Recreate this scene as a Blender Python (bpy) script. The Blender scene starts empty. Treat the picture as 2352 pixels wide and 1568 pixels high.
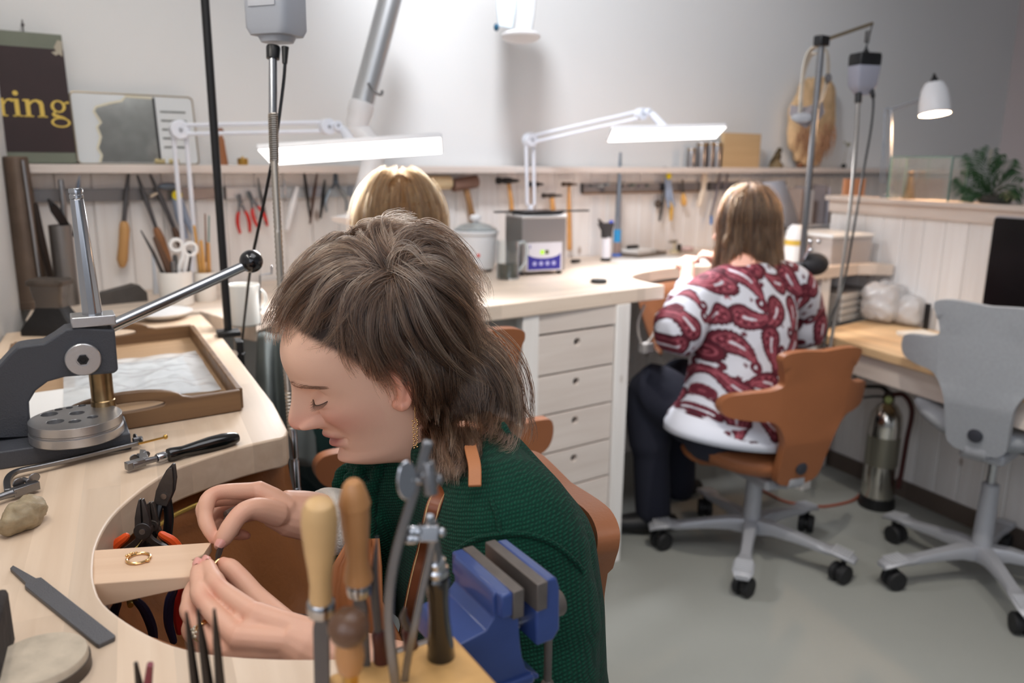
import bpy, bmesh, math, random
import numpy as np
from mathutils import Vector, Matrix, noise
random.seed(7)
rng = np.random.default_rng(11)
SC = bpy.context.scene
COL = SC.collection
V3 = Vector
R = math.radians
# -- camera, light, exposure
CAM_H = 1.34
PITCH, ROLL, FPX = R(12.796), R(0.578), 1829.3
FWD = V3((0, math.cos(PITCH), -math.sin(PITCH)))
_dn = V3((0, -math.sin(PITCH), -math.cos(PITCH)))
_rt = V3((1, 0, 0))
RIGHT = math.cos(ROLL) * _rt - math.sin(ROLL) * _dn
DOWN = math.sin(ROLL) * _rt + math.cos(ROLL) * _dn
EYE = V3((0, 0, CAM_H))
cam_data = bpy.data.cameras.new('camera')
cam = bpy.data.objects.new('camera', cam_data)
COL.objects.link(cam)
cam_data.sensor_width = 36.0
cam_data.lens = 28.0
cam_data.clip_start = 0.02
m = Matrix((RIGHT, -DOWN, -FWD)).transposed().to_4x4()
m.translation = EYE
cam.matrix_world = m
cam_data.dof.use_dof = True
cam_data.dof.focus_distance = 0.90
cam_data.dof.aperture_fstop = 4.2
cam_data.dof.aperture_blades = 9
SC.camera = cam
SC.view_settings.view_transform = 'Standard'
SC.view_settings.look = 'None'
SC.view_settings.gamma = 1.0
SC.view_settings.use_curve_mapping = False
SC.view_settings.exposure = 0.0
def lin(c):
 return tuple(((x / 255.0) / 12.92 if x / 255.0 <= 0.04045 else ((x / 255.0 + 0.055) / 1.055) ** 2.4) for x in c)
world = bpy.data.worlds.new('world')
SC.world = world
world.use_nodes = True
bg = world.node_tree.nodes['Background']
bg.inputs['Color'].default_value = (*lin((224, 230, 240)), 1)
bg.inputs['Strength'].default_value = 0.26
def area_light(name, loc, target, size, size_y, power, color=(255, 255, 255), spread=180):
 d = bpy.data.lights.new(name, 'AREA')
 d.shape = 'RECTANGLE'; d.size = size; d.size_y = size_y
 d.energy = power; d.color = lin(color); d.spread = R(spread)
 o = bpy.data.objects.new(name, d); COL.objects.link(o)
 o.location = loc
 o.rotation_euler = (V3(target) - V3(loc)).to_track_quat('-Z', 'Y').to_euler()
 return o
def spot_light(name, loc, target, power, angle=70, color=(255, 246, 232), radius=0.03, blend=0.25):
 d = bpy.data.lights.new(name, 'SPOT')
 d.energy = power; d.color = lin(color); d.spot_size = R(angle); d.spot_blend = blend
 d.shadow_soft_size = radius
 o = bpy.data.objects.new(name, d); COL.objects.link(o)
 o.location = loc
 o.rotation_euler = (V3(target) - V3(loc)).to_track_quat('-Z', 'Y').to_euler()
 return o
spot_light('ceiling_spot', (0.55, 1.25, 2.85), (0.80, 2.15, 0.0), 84, 58)
spot_light('ceiling_spot', (-0.55, 1.35, 2.85), (-1.30, 2.35, 0.75), 34, 62, radius=.25, blend=.7)  # extra spot added to brighten the boards at the left
spot_light('ceiling_spot', (1.5, 0.9, 2.85), (1.2, 2.0, 0.0), 26, 60)
spot_light('ceiling_spot', (-0.2, 0.2, 2.85), (-0.25, 0.95, 0.9), 14, 70)
spot_light('ceiling_spot', (-0.1, 1.7, 2.85), (0.2, 3.3, 1.95), 140, 74, radius=.15, blend=.7, color=(248, 250, 255))
area_light('bench_lamp_light', (-0.70, 0.80, 1.85), (-0.35, 0.92, 0.95), 0.6, 0.14, 4.2, (255, 248, 238))
area_light('ceiling_fill_light', (0.5, 0.7, 2.95), (0.5, 0.9, 0.0), 1.6, 1.6, 23, (250, 250, 255))  # soft overhead fill, added; stands for no known ceiling panel
area_light('added_fill_light', (-0.75, -0.75, 1.75), (-0.15, 0.9, 1.05), 1.3, 1.2, 15, (240, 244, 255))  # added fill to lift the near woman's face, no known window here
area_light('added_fill_light', (1.2, -2.4, 1.9), (0.6, 1.6, 0.8), 2.2, 1.6, 18, (236, 242, 255))  # added broad fill from behind the camera, no known window
# -- plan of the room
ZB = 0.945                                  # bench height
def ray(x, y):
 return (x - 1176) / FPX * RIGHT + (y - 784) / FPX * DOWN + FWD
def zp(x, y, z):                            # where the line of sight meets the level z
 d = ray(x, y); return EYE + d * ((z - CAM_H) / d.z)
def dp(x, y, depth):                        # a point at a given distance in front of the lens
 return EYE + ray(x, y) * depth
AZ_A, AZ_B = R(55.24), R(-25.33)
A = V3((math.sin(AZ_A), math.cos(AZ_A), 0))     # along the back wall, to the right
N = V3((math.cos(AZ_A), -math.sin(AZ_A), 0))    # out of the back wall into the room
B = V3((math.sin(AZ_B), math.cos(AZ_B), 0))     # along the side walls, away from the lens
BN = V3((-math.cos(AZ_B), math.sin(AZ_B), 0))   # out of the right half wall into the room
Z = V3((0, 0, 1))
PW = zp(1344, 588, ZB); PW.z = 0
def W(u, v, z):                             # wall coordinates
 return PW + A * u + N * v + Z * z
def vp(x, y, v):                            # line of sight meets the plane v in front of the back wall
 d = ray(x, y); t = ((PW + N * v) - EYE).dot(N) / d.dot(N); return EYE + d * t
def uvz(p):
 q = p - PW; return q.dot(A), q.dot(N), p.z
MW = Matrix((A, N, Z)).transposed()         # columns a, n, z (left-handed is fine for boxes)
HB = zp(2251, 1217, 0.0)
def hp(x, y, off=0.0):                      # line of sight meets the plane of the half wall
 d = ray(x, y); t = ((HB + BN * off) - EYE).dot(BN) / d.dot(BN); return EYE + d * t
def rotm(ax, ay, az):
 return Matrix((ax, ay, az)).transposed()
def frame(z, xhint=V3((1, 0, 0))):          # orthonormal axes with the given z
 z = V3(z).normalized(); x = V3(xhint); x = x - z * x.dot(z)
 if x.length < 1e-5: x = V3((0, 1, 0)) - z * z.y
 x.normalize(); y = z.cross(x); return rotm(x, y, z)
# -- materials
MATS = {}
def nodes(name):
 mt = bpy.data.materials.new(name); mt.use_nodes = True
 nt = mt.node_tree; b = nt.nodes['Principled BSDF']; return mt, nt, b
def mat(name, col, rough=0.5, metal=0.0, bump=0.0, bscale=200.0, vary=0.0, vscale=8.0, spec=None, trans=0.0, emit=0.0, alpha=1.0, coat=0.0, sss=0.0, ior=1.45, rnd=0.0):
 if name in MATS: return MATS[name]
 mt, nt, b = nodes(name)
 c = (*lin(col), 1)
 b.inputs['Base Color'].default_value = c
 b.inputs['Roughness'].default_value = rough
 b.inputs['Metallic'].default_value = metal
 b.inputs['IOR'].default_value = ior
 if spec is not None: b.inputs['Specular IOR Level'].default_value = spec
 if trans: b.inputs['Transmission Weight'].default_value = trans
 if coat: b.inputs['Coat Weight'].default_value = coat
 if alpha < 1: b.inputs['Alpha'].default_value = alpha
 if sss:
  b.inputs['Subsurface Weight'].default_value = sss
  b.inputs['Subsurface Radius'].default_value = (0.008, 0.003, 0.0015); b.inputs['Subsurface Scale'].default_value = 1.0
 if emit:
  b.inputs['Emission Color'].default_value = c; b.inputs['Emission Strength'].default_value = emit
 tc = nt.nodes.new('ShaderNodeTexCoord')
 if vary or rnd:
  nz = nt.nodes.new('ShaderNodeTexNoise'); nz.inputs['Scale'].default_value = vscale; nz.inputs['Detail'].default_value = 6
  nt.links.new(tc.outputs['Object'], nz.inputs['Vector'])
  hs = nt.nodes.new('ShaderNodeHueSaturation'); hs.inputs['Color'].default_value = c
  mr = nt.nodes.new('ShaderNodeMapRange'); mr.inputs['From Min'].default_value = .25; mr.inputs['From Max'].default_value = .75
  mr.inputs['To Min'].default_value = 1 - vary; mr.inputs['To Max'].default_value = 1 + vary
  nt.links.new(nz.outputs['Fac'], mr.inputs['Value'])
  if rnd:
   oi = nt.nodes.new('ShaderNodeObjectInfo')
   m2 = nt.nodes.new('ShaderNodeMapRange'); m2.inputs['To Min'].default_value = 1 - rnd; m2.inputs['To Max'].default_value = 1 + rnd
   nt.links.new(oi.outputs['Random'], m2.inputs['Value'])
   mm = nt.nodes.new('ShaderNodeMath'); mm.operation = 'MULTIPLY'
   nt.links.new(mr.outputs[0], mm.inputs[0]); nt.links.new(m2.outputs[0], mm.inputs[1])
   nt.links.new(mm.outputs[0], hs.inputs['Value'])
  else:
   nt.links.new(mr.outputs[0], hs.inputs['Value'])
  nt.links.new(hs.outputs['Color'], b.inputs['Base Color'])
 if bump:
  n2 = nt.nodes.new('ShaderNodeTexNoise'); n2.inputs['Scale'].default_value = bscale; n2.inputs['Detail'].default_value = 4
  nt.links.new(tc.outputs['Object'], n2.inputs['Vector'])
  bp = nt.nodes.new('ShaderNodeBump'); bp.inputs['Strength'].default_value = bump; bp.inputs['Distance'].default_value = 0.002
  nt.links.new(n2.outputs['Fac'], bp.inputs['Height']); nt.links.new(bp.outputs['Normal'], b.inputs['Normal'])
 MATS[name] = mt
 return mt
def wood(name, c1, c2, along, stave=0.0, rough=0.5, grain=60.0, knots=0.0, rnd=0.0, cross=V3((0, 0, 1)), strength=0.55):
 """timber: fibres run along the given direction; stave > 0 glues strips of that width side by side"""
 if name in MATS: return MATS[name]
 mt, nt, b = nodes(name); L = nt.links
 along = V3(along).normalized(); side = along.cross(V3(cross)).normalized(); up = side.cross(along)
 g = nt.nodes.new('ShaderNodeNewGeometry')
 def dot(vec):
  d = nt.nodes.new('ShaderNodeVectorMath'); d.operation = 'DOT_PRODUCT'; d.inputs[1].default_value = vec
  L.new(g.outputs['Position'], d.inputs[0]); return d.outputs['Value']
 def math_(op, a, bb):
  q = nt.nodes.new('ShaderNodeMath'); q.operation = op
  for i, s in enumerate((a, bb)):
   if isinstance(s, (int, float)): q.inputs[i].default_value = s
   else: L.new(s, q.inputs[i])
  return q.outputs[0]
 s_al, s_si, s_up = dot(along), dot(side), dot(up)
 cv = nt.nodes.new('ShaderNodeCombineXYZ')
 L.new(math_('MULTIPLY', s_al, 2.2), cv.inputs[0]); L.new(math_('MULTIPLY', s_si, grain), cv.inputs[1]); L.new(math_('MULTIPLY', s_up, grain), cv.inputs[2])
 vec = cv.outputs[0]
 val = None
 if stave:
  k = math_('FLOOR', math_('DIVIDE', s_si, stave), 0.0)
  w1 = nt.nodes.new('ShaderNodeTexWhiteNoise'); w1.noise_dimensions = '1D'; L.new(k, w1.inputs['W'])
  kk = math_('FLOOR', math_('ADD', math_('DIVIDE', s_al, 0.42), math_('MULTIPLY', w1.outputs['Value'], 7.0)), 0.0)
  w2 = nt.nodes.new('ShaderNodeTexWhiteNoise'); w2.noise_dimensions = '2D'
  c2v = nt.nodes.new('ShaderNodeCombineXYZ'); L.new(k, c2v.inputs[0]); L.new(kk, c2v.inputs[1]); L.new(c2v.outputs[0], w2.inputs['Vector'])
  val = w2.outputs['Value']
  va = nt.nodes.new('ShaderNodeVectorMath'); va.operation = 'ADD'
  cc = nt.nodes.new('ShaderNodeCombineXYZ'); L.new(math_('MULTIPLY', val, 37.0), cc.inputs[0]); L.new(math_('MULTIPLY', val, 91.0), cc.inputs[2])
  L.new(vec, va.inputs[0]); L.new(cc.outputs[0], va.inputs[1]); vec = va.outputs[0]
 elif rnd:
  oi = nt.nodes.new('ShaderNodeObjectInfo'); val = oi.outputs['Random']
  va = nt.nodes.new('ShaderNodeVectorMath'); va.operation = 'ADD'
  cc = nt.nodes.new('ShaderNodeCombineXYZ'); L.new(math_('MULTIPLY', val, 53.0), cc.inputs[0]); L.new(math_('MULTIPLY', val, 77.0), cc.inputs[1])
  L.new(vec, va.inputs[0]); L.new(cc.outputs[0], va.inputs[1]); vec = va.outputs[0]
 nz = nt.nodes.new('ShaderNodeTexNoise'); nz.inputs['Scale'].default_value = 1.0; nz.inputs['Detail'].default_value = 5; nz.inputs['Distortion'].default_value = 0.6
 L.new(vec, nz.inputs['Vector'])
 rp = nt.nodes.new('ShaderNodeValToRGB'); rp.color_ramp.elements[0].position = .32; rp.color_ramp.elements[1].position = .72
 rp.color_ramp.elements[0].color = (*lin(c2), 1); rp.color_ramp.elements[1].color = (*lin(c1), 1)
 L.new(nz.outputs['Fac'], rp.inputs['Fac'])
 out = rp.outputs['Color']
 mx = nt.nodes.new('ShaderNodeMix'); mx.data_type = 'RGBA'; mx.inputs[0].default_value = strength
 mx.inputs[6].default_value = (*lin(c1), 1); L.new(out, mx.inputs[7]); out = mx.outputs[2]
 if val is not None:
  hs = nt.nodes.new('ShaderNodeHueSaturation'); L.new(out, hs.inputs['Color'])
  amp = 0.09 if stave else rnd
  L.new(math_('ADD', math_('MULTIPLY', val, 2 * amp), 1 - amp), hs.inputs['Value']); out = hs.outputs['Color']
 if knots:
  vo = nt.nodes.new('ShaderNodeTexVoronoi'); vo.inputs['Scale'].default_value = 1.0
  cv2 = nt.nodes.new('ShaderNodeCombineXYZ')
  L.new(math_('MULTIPLY', s_al, 5.0), cv2.inputs[0]); L.new(math_('MULTIPLY', s_si, 9.0), cv2.inputs[1]); L.new(math_('MULTIPLY', s_up, 9.0), cv2.inputs[2])
  L.new(cv2.outputs[0], vo.inputs['Vector'])
  r2 = nt.nodes.new('ShaderNodeValToRGB'); r2.color_ramp.elements[0].position = 0.05; r2.color_ramp.elements[1].position = 0.13
  r2.color_ramp.elements[0].color = (1, 1, 1, 1); r2.color_ramp.elements[1].color = (0, 0, 0, 1)
  L.new(vo.outputs['Distance'], r2.inputs['Fac'])
  m3 = nt.nodes.new('ShaderNodeMix'); m3.data_type = 'RGBA'; L.new(math_('MULTIPLY', r2.outputs['Color'], knots), m3.inputs[0])
  L.new(out, m3.inputs[6]); m3.inputs[7].default_value = (*lin((132, 104, 84)), 1); out = m3.outputs[2]
 L.new(out, b.inputs['Base Color'])
 b.inputs['Roughness'].default_value = rough
 bp = nt.nodes.new('ShaderNodeBump'); bp.inputs['Strength'].default_value = 0.12; bp.inputs['Distance'].default_value = 0.001
 L.new(nz.outputs['Fac'], bp.inputs['Height']); L.new(bp.outputs['Normal'], b.inputs['Normal'])
 MATS[name] = mt
 return mt
def vcol_mat(name, rough=0.5, sss=0.0, bump=0.0, bscale=300.0, spec=0.5, sheen=0.0, attr='Col'):
 """material whose colour is the mesh's own painted colour attribute"""
 if name in MATS: return MATS[name]
 mt, nt, b = nodes(name)
 at = nt.nodes.new('ShaderNodeAttribute'); at.attribute_name = attr
 nt.links.new(at.outputs['Color'], b.inputs['Base Color'])
 b.inputs['Roughness'].default_value = rough; b.inputs['Specular IOR Level'].default_value = spec
 if sheen: b.inputs['Sheen Weight'].default_value = sheen
 if sss:
  b.inputs['Subsurface Weight'].default_value = sss
  b.inputs['Subsurface Radius'].default_value = (0.006, 0.002, 0.001); b.inputs['Subsurface Scale'].default_value = 1.0
 if bump:
  tc = nt.nodes.new('ShaderNodeTexCoord')
  n2 = nt.nodes.new('ShaderNodeTexNoise'); n2.inputs['Scale'].default_value = bscale; n2.inputs['Detail'].default_value = 5
  nt.links.new(tc.outputs['Object'], n2.inputs['Vector'])
  bp = nt.nodes.new('ShaderNodeBump'); bp.inputs['Strength'].default_value = bump; bp.inputs['Distance'].default_value = 0.001
  nt.links.new(n2.outputs['Fac'], bp.inputs['Height']); nt.links.new(bp.outputs['Normal'], b.inputs['Normal'])
 MATS[name] = mt
 return mt
# -- mesh helpers
class MB:
 def __init__(s): s.v = []; s.f = []
 def add(s, vs, fs):
  o = len(s.v); s.v.extend([tuple(v) for v in vs]); s.f.extend([tuple(i + o for i in f) for f in fs]); return s
 def box(s, c, size, M=None):
  M = M or Matrix.Identity(3); c = V3(c); vs = []
  for i in range(8):
   p = V3(((i & 1) - .5, (i >> 1 & 1) - .5, (i >> 2 & 1) - .5))
   vs.append(c + M @ V3((p.x * size[0], p.y * size[1], p.z * size[2])))
  return s.add(vs, [(0, 2, 3, 1), (4, 5, 7, 6), (0, 1, 5, 4), (2, 6, 7, 3), (0, 4, 6, 2), (1, 3, 7, 5)])
 def tube(s, pts, r, seg=10, caps=True, flat=1.0, hint=None, round_caps=False):
  pts = [V3(p) for p in pts]; n = len(pts)
  rs = list(r) if isinstance(r, (list, tuple)) else [r] * n
  if round_caps:
   d0 = (pts[0] - pts[1]).normalized(); d1 = (pts[-1] - pts[-2]).normalized()
   pts = [pts[0] + d0 * rs[0] * .95, pts[0] + d0 * rs[0] * .7] + pts + [pts[-1] + d1 * rs[-1] * .7, pts[-1] + d1 * rs[-1] * .95]
   rs = [rs[0] * .3, rs[0] * .72] + rs + [rs[-1] * .72, rs[-1] * .3]; n = len(pts)
  tang = []
  for i in range(n):
   t = pts[min(i + 1, n - 1)] - pts[max(i - 1, 0)]
   tang.append(t.normalized() if t.length > 1e-9 else V3((0, 0, 1)))
  x = V3(hint) if hint is not None else (V3((1, 0, 0)) if abs(tang[0].x) < .9 else V3((0, 1, 0)))
  vs = [];
  for i in range(n):
   x = x - tang[i] * x.dot(tang[i])
   if x.length < 1e-6: x = tang[i].orthogonal()
   x.normalize(); y = tang[i].cross(x)
   for k in range(seg):
    a = 2 * math.pi * k / seg
    vs.append(pts[i] + x * (rs[i] * math.cos(a)) + y * (rs[i] * flat * math.sin(a)))
  fs = []
  for i in range(n - 1):
   for k in range(seg):
    k2 = (k + 1) % seg
    fs.append((i * seg + k, i * seg + k2, (i + 1) * seg + k2, (i + 1) * seg + k))
  if caps:
   fs.append(tuple(range(seg - 1, -1, -1))); fs.append(tuple((n - 1) * seg + k for k in range(seg)))
  return s.add(vs, fs)
 def cyl(s, p0, p1, r0, r1=None, seg=16, caps=True): return s.tube([p0, p1], [r0, r0 if r1 is None else r1], seg, caps)
 def lathe(s, prof, origin, axis=(0, 0, 1), seg=24, caps=True, arc=None):
  """prof: list of (radius, height) along axis"""
  Mf = frame(axis); o = V3(origin); vs = []; n = len(prof)
  for r, h in prof:
   for k in range(seg):
    a = 2 * math.pi * k / seg
    vs.append(o + Mf @ V3((r * math.cos(a), r * math.sin(a), h)))
  fs = []
  for i in range(n - 1):
   for k in range(seg):
    k2 = (k + 1) % seg; fs.append((i * seg + k, i * seg + k2, (i + 1) * seg + k2, (i + 1) * seg + k))
  if caps:
   if prof[0][0] > 1e-5: fs.append(tuple(range(seg - 1, -1, -1)))
   if prof[-1][0] > 1e-5: fs.append(tuple((n - 1) * seg + k for k in range(seg)))
  return s.add(vs, fs)
 def sphere(s, c, r, seg=16, rings=10, M=None, scale=(1, 1, 1)):
  M = M or Matrix.Identity(3); c = V3(c); vs = []
  for i in range(rings + 1):
   t = math.pi * i / rings
   for k in range(seg):
    a = 2 * math.pi * k / seg
    vs.append(c + M @ V3((r * scale[0] * math.sin(t) * math.cos(a), r * scale[1] * math.sin(t) * math.sin(a), r * scale[2] * math.cos(t))))
  fs = []
  for i in range(rings):
   for k in range(seg):
    k2 = (k + 1) % seg; fs.append((i * seg + k, (i + 1) * seg + k, (i + 1) * seg + k2, i * seg + k2))
  return s.add(vs, fs)
 def prism(s, outline, holes, thick, M, origin):
  """flat plate with holes; outline in local x,y; extruded along local z from 0 to thick"""
  from mathutils.geometry import tessellate_polygon
  loops = [list(outline)] + [list(h_) for h_ in holes]
  flat_ = [V3((p[0], p[1], 0)) for lp in loops for p in lp]; nv = len(flat_)
  if len(holes) > 1: fc = tessellate_polygon([[V3((p[0], p[1], 0)) for p in lp] for lp in loops])
  else:
   bm = bmesh.new(); vv_ = [bm.verts.new(p) for p in flat_]; ed_ = []; k_ = 0
   for lp in loops:
    ed_ += [bm.edges.new((vv_[k_ + i], vv_[k_ + (i + 1) % len(lp)])) for i in range(len(lp))]; k_ += len(lp)
   bmesh.ops.triangle_fill(bm, edges=ed_, use_beauty=True); bm.verts.index_update()
   fc = [[v.index for v in f.verts] for f in bm.faces]; bm.free()
  ring = []; k_ = 0
  for lp in loops: ring.append(list(range(k_, k_ + len(lp)))); k_ += len(lp)
  o = V3(origin); bot = flat_; fs = []
  for f in fc: fs.append(tuple(reversed(f))); fs.append(tuple(i + nv for i in f))
  for ids in ring:
   for i in range(len(ids)):
    j = (i + 1) % len(ids); fs.append((ids[i], ids[j], ids[j] + nv, ids[i] + nv))
  vs = [o + M @ V3((p.x, p.y, 0)) for p in bot] + [o + M @ V3((p.x, p.y, thick)) for p in bot]
  return s.add(vs, fs)
 def loft(s, rings, caps=True, closed=True):
  n = len(rings[0]); vs = [p for r_ in rings for p in r_]; fs = []
  for i in range(len(rings) - 1):
   for k in range(n if closed else n - 1):
    k2 = (k + 1) % n; fs.append((i * n + k, i * n + k2, (i + 1) * n + k2, (i + 1) * n + k))
  if caps and closed:
   fs.append(tuple(range(n - 1, -1, -1))); fs.append(tuple((len(rings) - 1) * n + k for k in range(n)))
  return s.add(vs, fs)
 def strip(s, pts, wdirs, w, t):
  """flat band following pts; wdirs gives the width direction; thickness t"""
  pts = [V3(p) for p in pts]; n = len(pts); rings = []
  for i in range(n):
   tg = (pts[min(i + 1, n - 1)] - pts[max(i - 1, 0)]).normalized()
   wd = V3(wdirs[i] if isinstance(wdirs, list) else wdirs); wd = (wd - tg * wd.dot(tg)).normalized(); nn = tg.cross(wd)
   ww = w[i] if isinstance(w, (list, tuple)) else w
   rings.append([pts[i] + wd * ww / 2 + nn * t / 2, pts[i] - wd * ww / 2 + nn * t / 2, pts[i] - wd * ww / 2 - nn * t / 2, pts[i] + wd * ww / 2 - nn * t / 2])
  return s.loft(rings)
 def ring(s, c, axis, rad, r, seg=24, sseg=8, a0=0.0, a1=2 * math.pi, M=None, flat=1.0):
  Mf = M or frame(axis); full = abs(a1 - a0 - 2 * math.pi) < 1e-6
  k = seg if full else seg + 1
  pts = [V3(c) + Mf @ V3((rad * math.cos(a0 + (a1 - a0) * i / seg), flat * rad * math.sin(a0 + (a1 - a0) * i / seg), 0)) for i in range(k)]
  if full:
   vs = []; zz = Mf @ V3((0, 0, 1))
   for i in range(k):
    d = (pts[i] - V3(c)).normalized()
    for q in range(sseg):
     a = 2 * math.pi * q / sseg; vs.append(pts[i] + d * (r * math.cos(a)) + zz * (r * math.sin(a)))
   fs = [(i * sseg + q, ((i + 1) % k) * sseg + q, ((i + 1) % k) * sseg + (q + 1) % sseg, i * sseg + (q + 1) % sseg) for i in range(k) for q in range(sseg)]
   return s.add(vs, fs)
  return s.tube(pts, r, sseg)
def finish_mesh(me, smooth=35):
 bm = bmesh.new(); bm.from_mesh(me)
 bmesh.ops.recalc_face_normals(bm, faces=bm.faces)
 bm.to_mesh(me); bm.free()
 if smooth:
  me.shade_smooth()
  if smooth < 180: me.set_sharp_from_angle(angle=R(smooth))
def obj(name, mb, material, parent=None, bevel=0.0, smooth=35, seg=2, recalc=True, sub=0, label=None, stuff=False):
 me = bpy.data.meshes.new(name); me.from_pydata(mb.v, [], mb.f); me.update()
 if recalc: finish_mesh(me, smooth)
 elif smooth: me.shade_smooth()
 if material: me.materials.append(material)
 o = bpy.data.objects.new(name, me); COL.objects.link(o)
 if sub:
  md = o.modifiers.new('subdivision', 'SUBSURF'); md.levels = sub; md.render_levels = sub
 if bevel:
  md = o.modifiers.new('bevel', 'BEVEL'); md.width = bevel; md.segments = seg; md.limit_method = 'ANGLE'; md.angle_limit = R(35)
 if parent is not None: attach(o, parent)
 if label: o['label'] = label
 if stuff: o['kind'] = 'stuff'
 return o
def world_of(o):
 if o.parent is None: return o.matrix_basis.copy()
 return world_of(o.parent) @ o.matrix_parent_inverse @ o.matrix_basis
def attach(o, parent):
 o.parent = parent
 o.matrix_parent_inverse = world_of(parent).inverted()
def thing(name, label, cat, loc, group=None):
 o = bpy.data.objects.new(name, None); COL.objects.link(o)
 o.empty_display_size = 0.02; o.location = V3(loc)
 o['label'] = label; o['category'] = cat
 if group: o['group'] = group
 return o
def tag(o, label, cat, group=None):
 o['label'] = label; o['category'] = cat
 if group: o['group'] = group
 return o
def struct(o): o['kind'] = 'structure'; return o
def copy_tree(root, M, label=None):
 """a copy of a thing with its parts and sub-parts, moved by the world matrix M"""
 c = root.copy(); COL.objects.link(c)
 c.matrix_basis = M @ root.matrix_basis
 if label: c['label'] = label
 def kids(src, dst):
  for ch in list(src.children):
   q = ch.copy(); COL.objects.link(q); q.parent = dst; kids(ch, q)
 kids(root, c)
 return c
def circle(cx, cy, r, n=20, ry=None):
 ry = ry or r
 return [(cx + r * math.cos(2 * math.pi * i / n), cy + ry * math.sin(2 * math.pi * i / n)) for i in range(n)]
def rrect(w, h, r, n=4, cx=0, cy=0):
 out = []
 for sx, sy, a in ((1, 1, 0), (-1, 1, 90), (-1, -1, 180), (1, -1, 270)):
  for i in range(n + 1):
   t = R(a + 90 * i / n); out.append((cx + sx * (w / 2 - r) + r * math.cos(t), cy + sy * (h / 2 - r) + r * math.sin(t)))
 return out
def bez(p0, p1, p2, p3, n=12):
 out = []
 for i in range(n + 1):
  t = i / n; q = 1 - t
  out.append(V3(p0) * q ** 3 + V3(p1) * 3 * q * q * t + V3(p2) * 3 * q * t * t + V3(p3) * t ** 3)
 return out
def smooth_path(pts, n=6):
 """Catmull-Rom through the points"""
 P = [V3(p) for p in pts]; P = [P[0] * 2 - P[1]] + P + [P[-1] * 2 - P[-2]]; out = []
 for i in range(1, len(P) - 2):
  for k in range(n):
   t = k / n; a, b, c, d = P[i - 1], P[i], P[i + 1], P[i + 2]
   out.append(0.5 * ((2 * b) + (c - a) * t + (2 * a - 5 * b + 4 * c - d) * t * t + (3 * b - a - 3 * c + d) * t ** 3))
 out.append(P[-2]); return out
STEEL = mat('polished_steel', (178, 180, 184), 0.2, 1.0)
BRUSHED = mat('brushed_steel', (134, 134, 136), 0.34, 1.0, bump=0.15, bscale=400)
DARKSTEEL = mat('dark_steel', (92, 90, 90), 0.42, 1.0, vary=0.2, vscale=60)
FILESTEEL = mat('file_steel', (105, 105, 108), 0.5, 0.85, bump=0.5, bscale=900)
IRON = mat('oiled_iron', (92, 84, 78), 0.5, 0.7, vary=0.3, vscale=25, bump=0.2, bscale=120)
BLACKPL = mat('black_plastic', (22, 22, 24), 0.35)
BLACKPAINT = mat('black_lacquer', (14, 14, 15), 0.18, coat=0.5)
BLACKMETAL = mat('black_powder_coat', (24, 24, 26), 0.5)
WHITEPL = mat('white_plastic', (238, 238, 240), 0.35)
WHITEMETAL = mat('white_enamel', (236, 237, 240), 0.3)
GREYPL = mat('grey_plastic', (168, 172, 180), 0.45)
BRASS = mat('brass', (196, 158, 84), 0.28, 1.0, vary=0.15, vscale=80)
GOLD = mat('gold', (232, 190, 132), 0.2, 1.0)
REDPL = mat('red_plastic', (196, 44, 36), 0.4)
ORANGEPL = mat('orange_plastic', (236, 88, 32), 0.4)
BLUEPL = mat('blue_plastic', (36, 120, 196), 0.4)
GLASS = mat('clear_glass', (245, 250, 250), 0.02, trans=1.0, ior=1.46)
HANDLEWOOD = mat('turned_handle_wood', (198, 152, 98), 0.5, vary=0.14, vscale=30)
LEATHER = mat('tan_leather', (178, 110, 62), 0.5, bump=0.25, bscale=350, vary=0.08, vscale=10)
# == SETTING
WALLPAINT = mat('white_wall_paint', (227, 228, 228), 0.85, bump=0.06, bscale=60)
BENCHWOOD = wood('bench_beech', (222, 200, 176), (194, 166, 138), B, stave=0.042, rough=0.42, grain=42, strength=0.5)
BENCHWOOD2 = wood('back_bench_beech', (230, 214, 198), (208, 188, 170), A, stave=0.042, rough=0.42, grain=42, strength=0.5)
ENDGRAIN = wood('bench_edge_beech', (206, 186, 172), (170, 146, 132), A, rough=0.5, grain=55, strength=0.6)
PINE_V = wood('whitewashed_pine', (240, 238, 236), (222, 215, 210), Z, rough=0.55, grain=34, knots=0.75, rnd=0.035, cross=N, strength=0.5)
PINE_H = wood('whitewashed_pine_rail', (228, 218, 211), (204, 190, 181), A, rough=0.55, grain=34, rnd=0.03, strength=0.5)
PINE_B = wood('whitewashed_pine_cap', (222, 210, 200), (198, 180, 168), B, rough=0.55, grain=34, rnd=0.03, strength=0.5)
FLOORM = mat('grey_painted_concrete', (148, 150, 145), 0.42, vary=0.06, vscale=1.6, bump=0.12, bscale=25)
def poly(name, pts, z0, z1, material):
 M = Matrix.Identity(3)
 return struct(obj(name, MB().prism([(p.x, p.y) for p in pts], [], z1 - z0, M, (0, 0, z0)), material, smooth=0))
CORNER = W(-2.05, 0, 0)
LEFT_DIR = -B
room = [CORNER + LEFT_DIR * 6.0, CORNER, W(3.7, 0, 0), W(3.7, 0, 0) + N * 6.5]
poly('floor', [p + (p - V3((1.0, 1.0, 0))).normalized() * .2 for p in room], -0.1, 0.0, FLOORM)
poly('ceiling', [p + (p - V3((1.0, 1.0, 0))).normalized() * .2 for p in room], 3.0, 3.1, WALLPAINT)
TH = 0.10
wall = MB().box(W(.83, -TH / 2 - .016, 1.5), (5.9, TH, 3.0), MW)
wall_back = struct(obj('wall_back', wall, WALLPAINT, smooth=0))
PLANK = 0.094
pm = MB()
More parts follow.
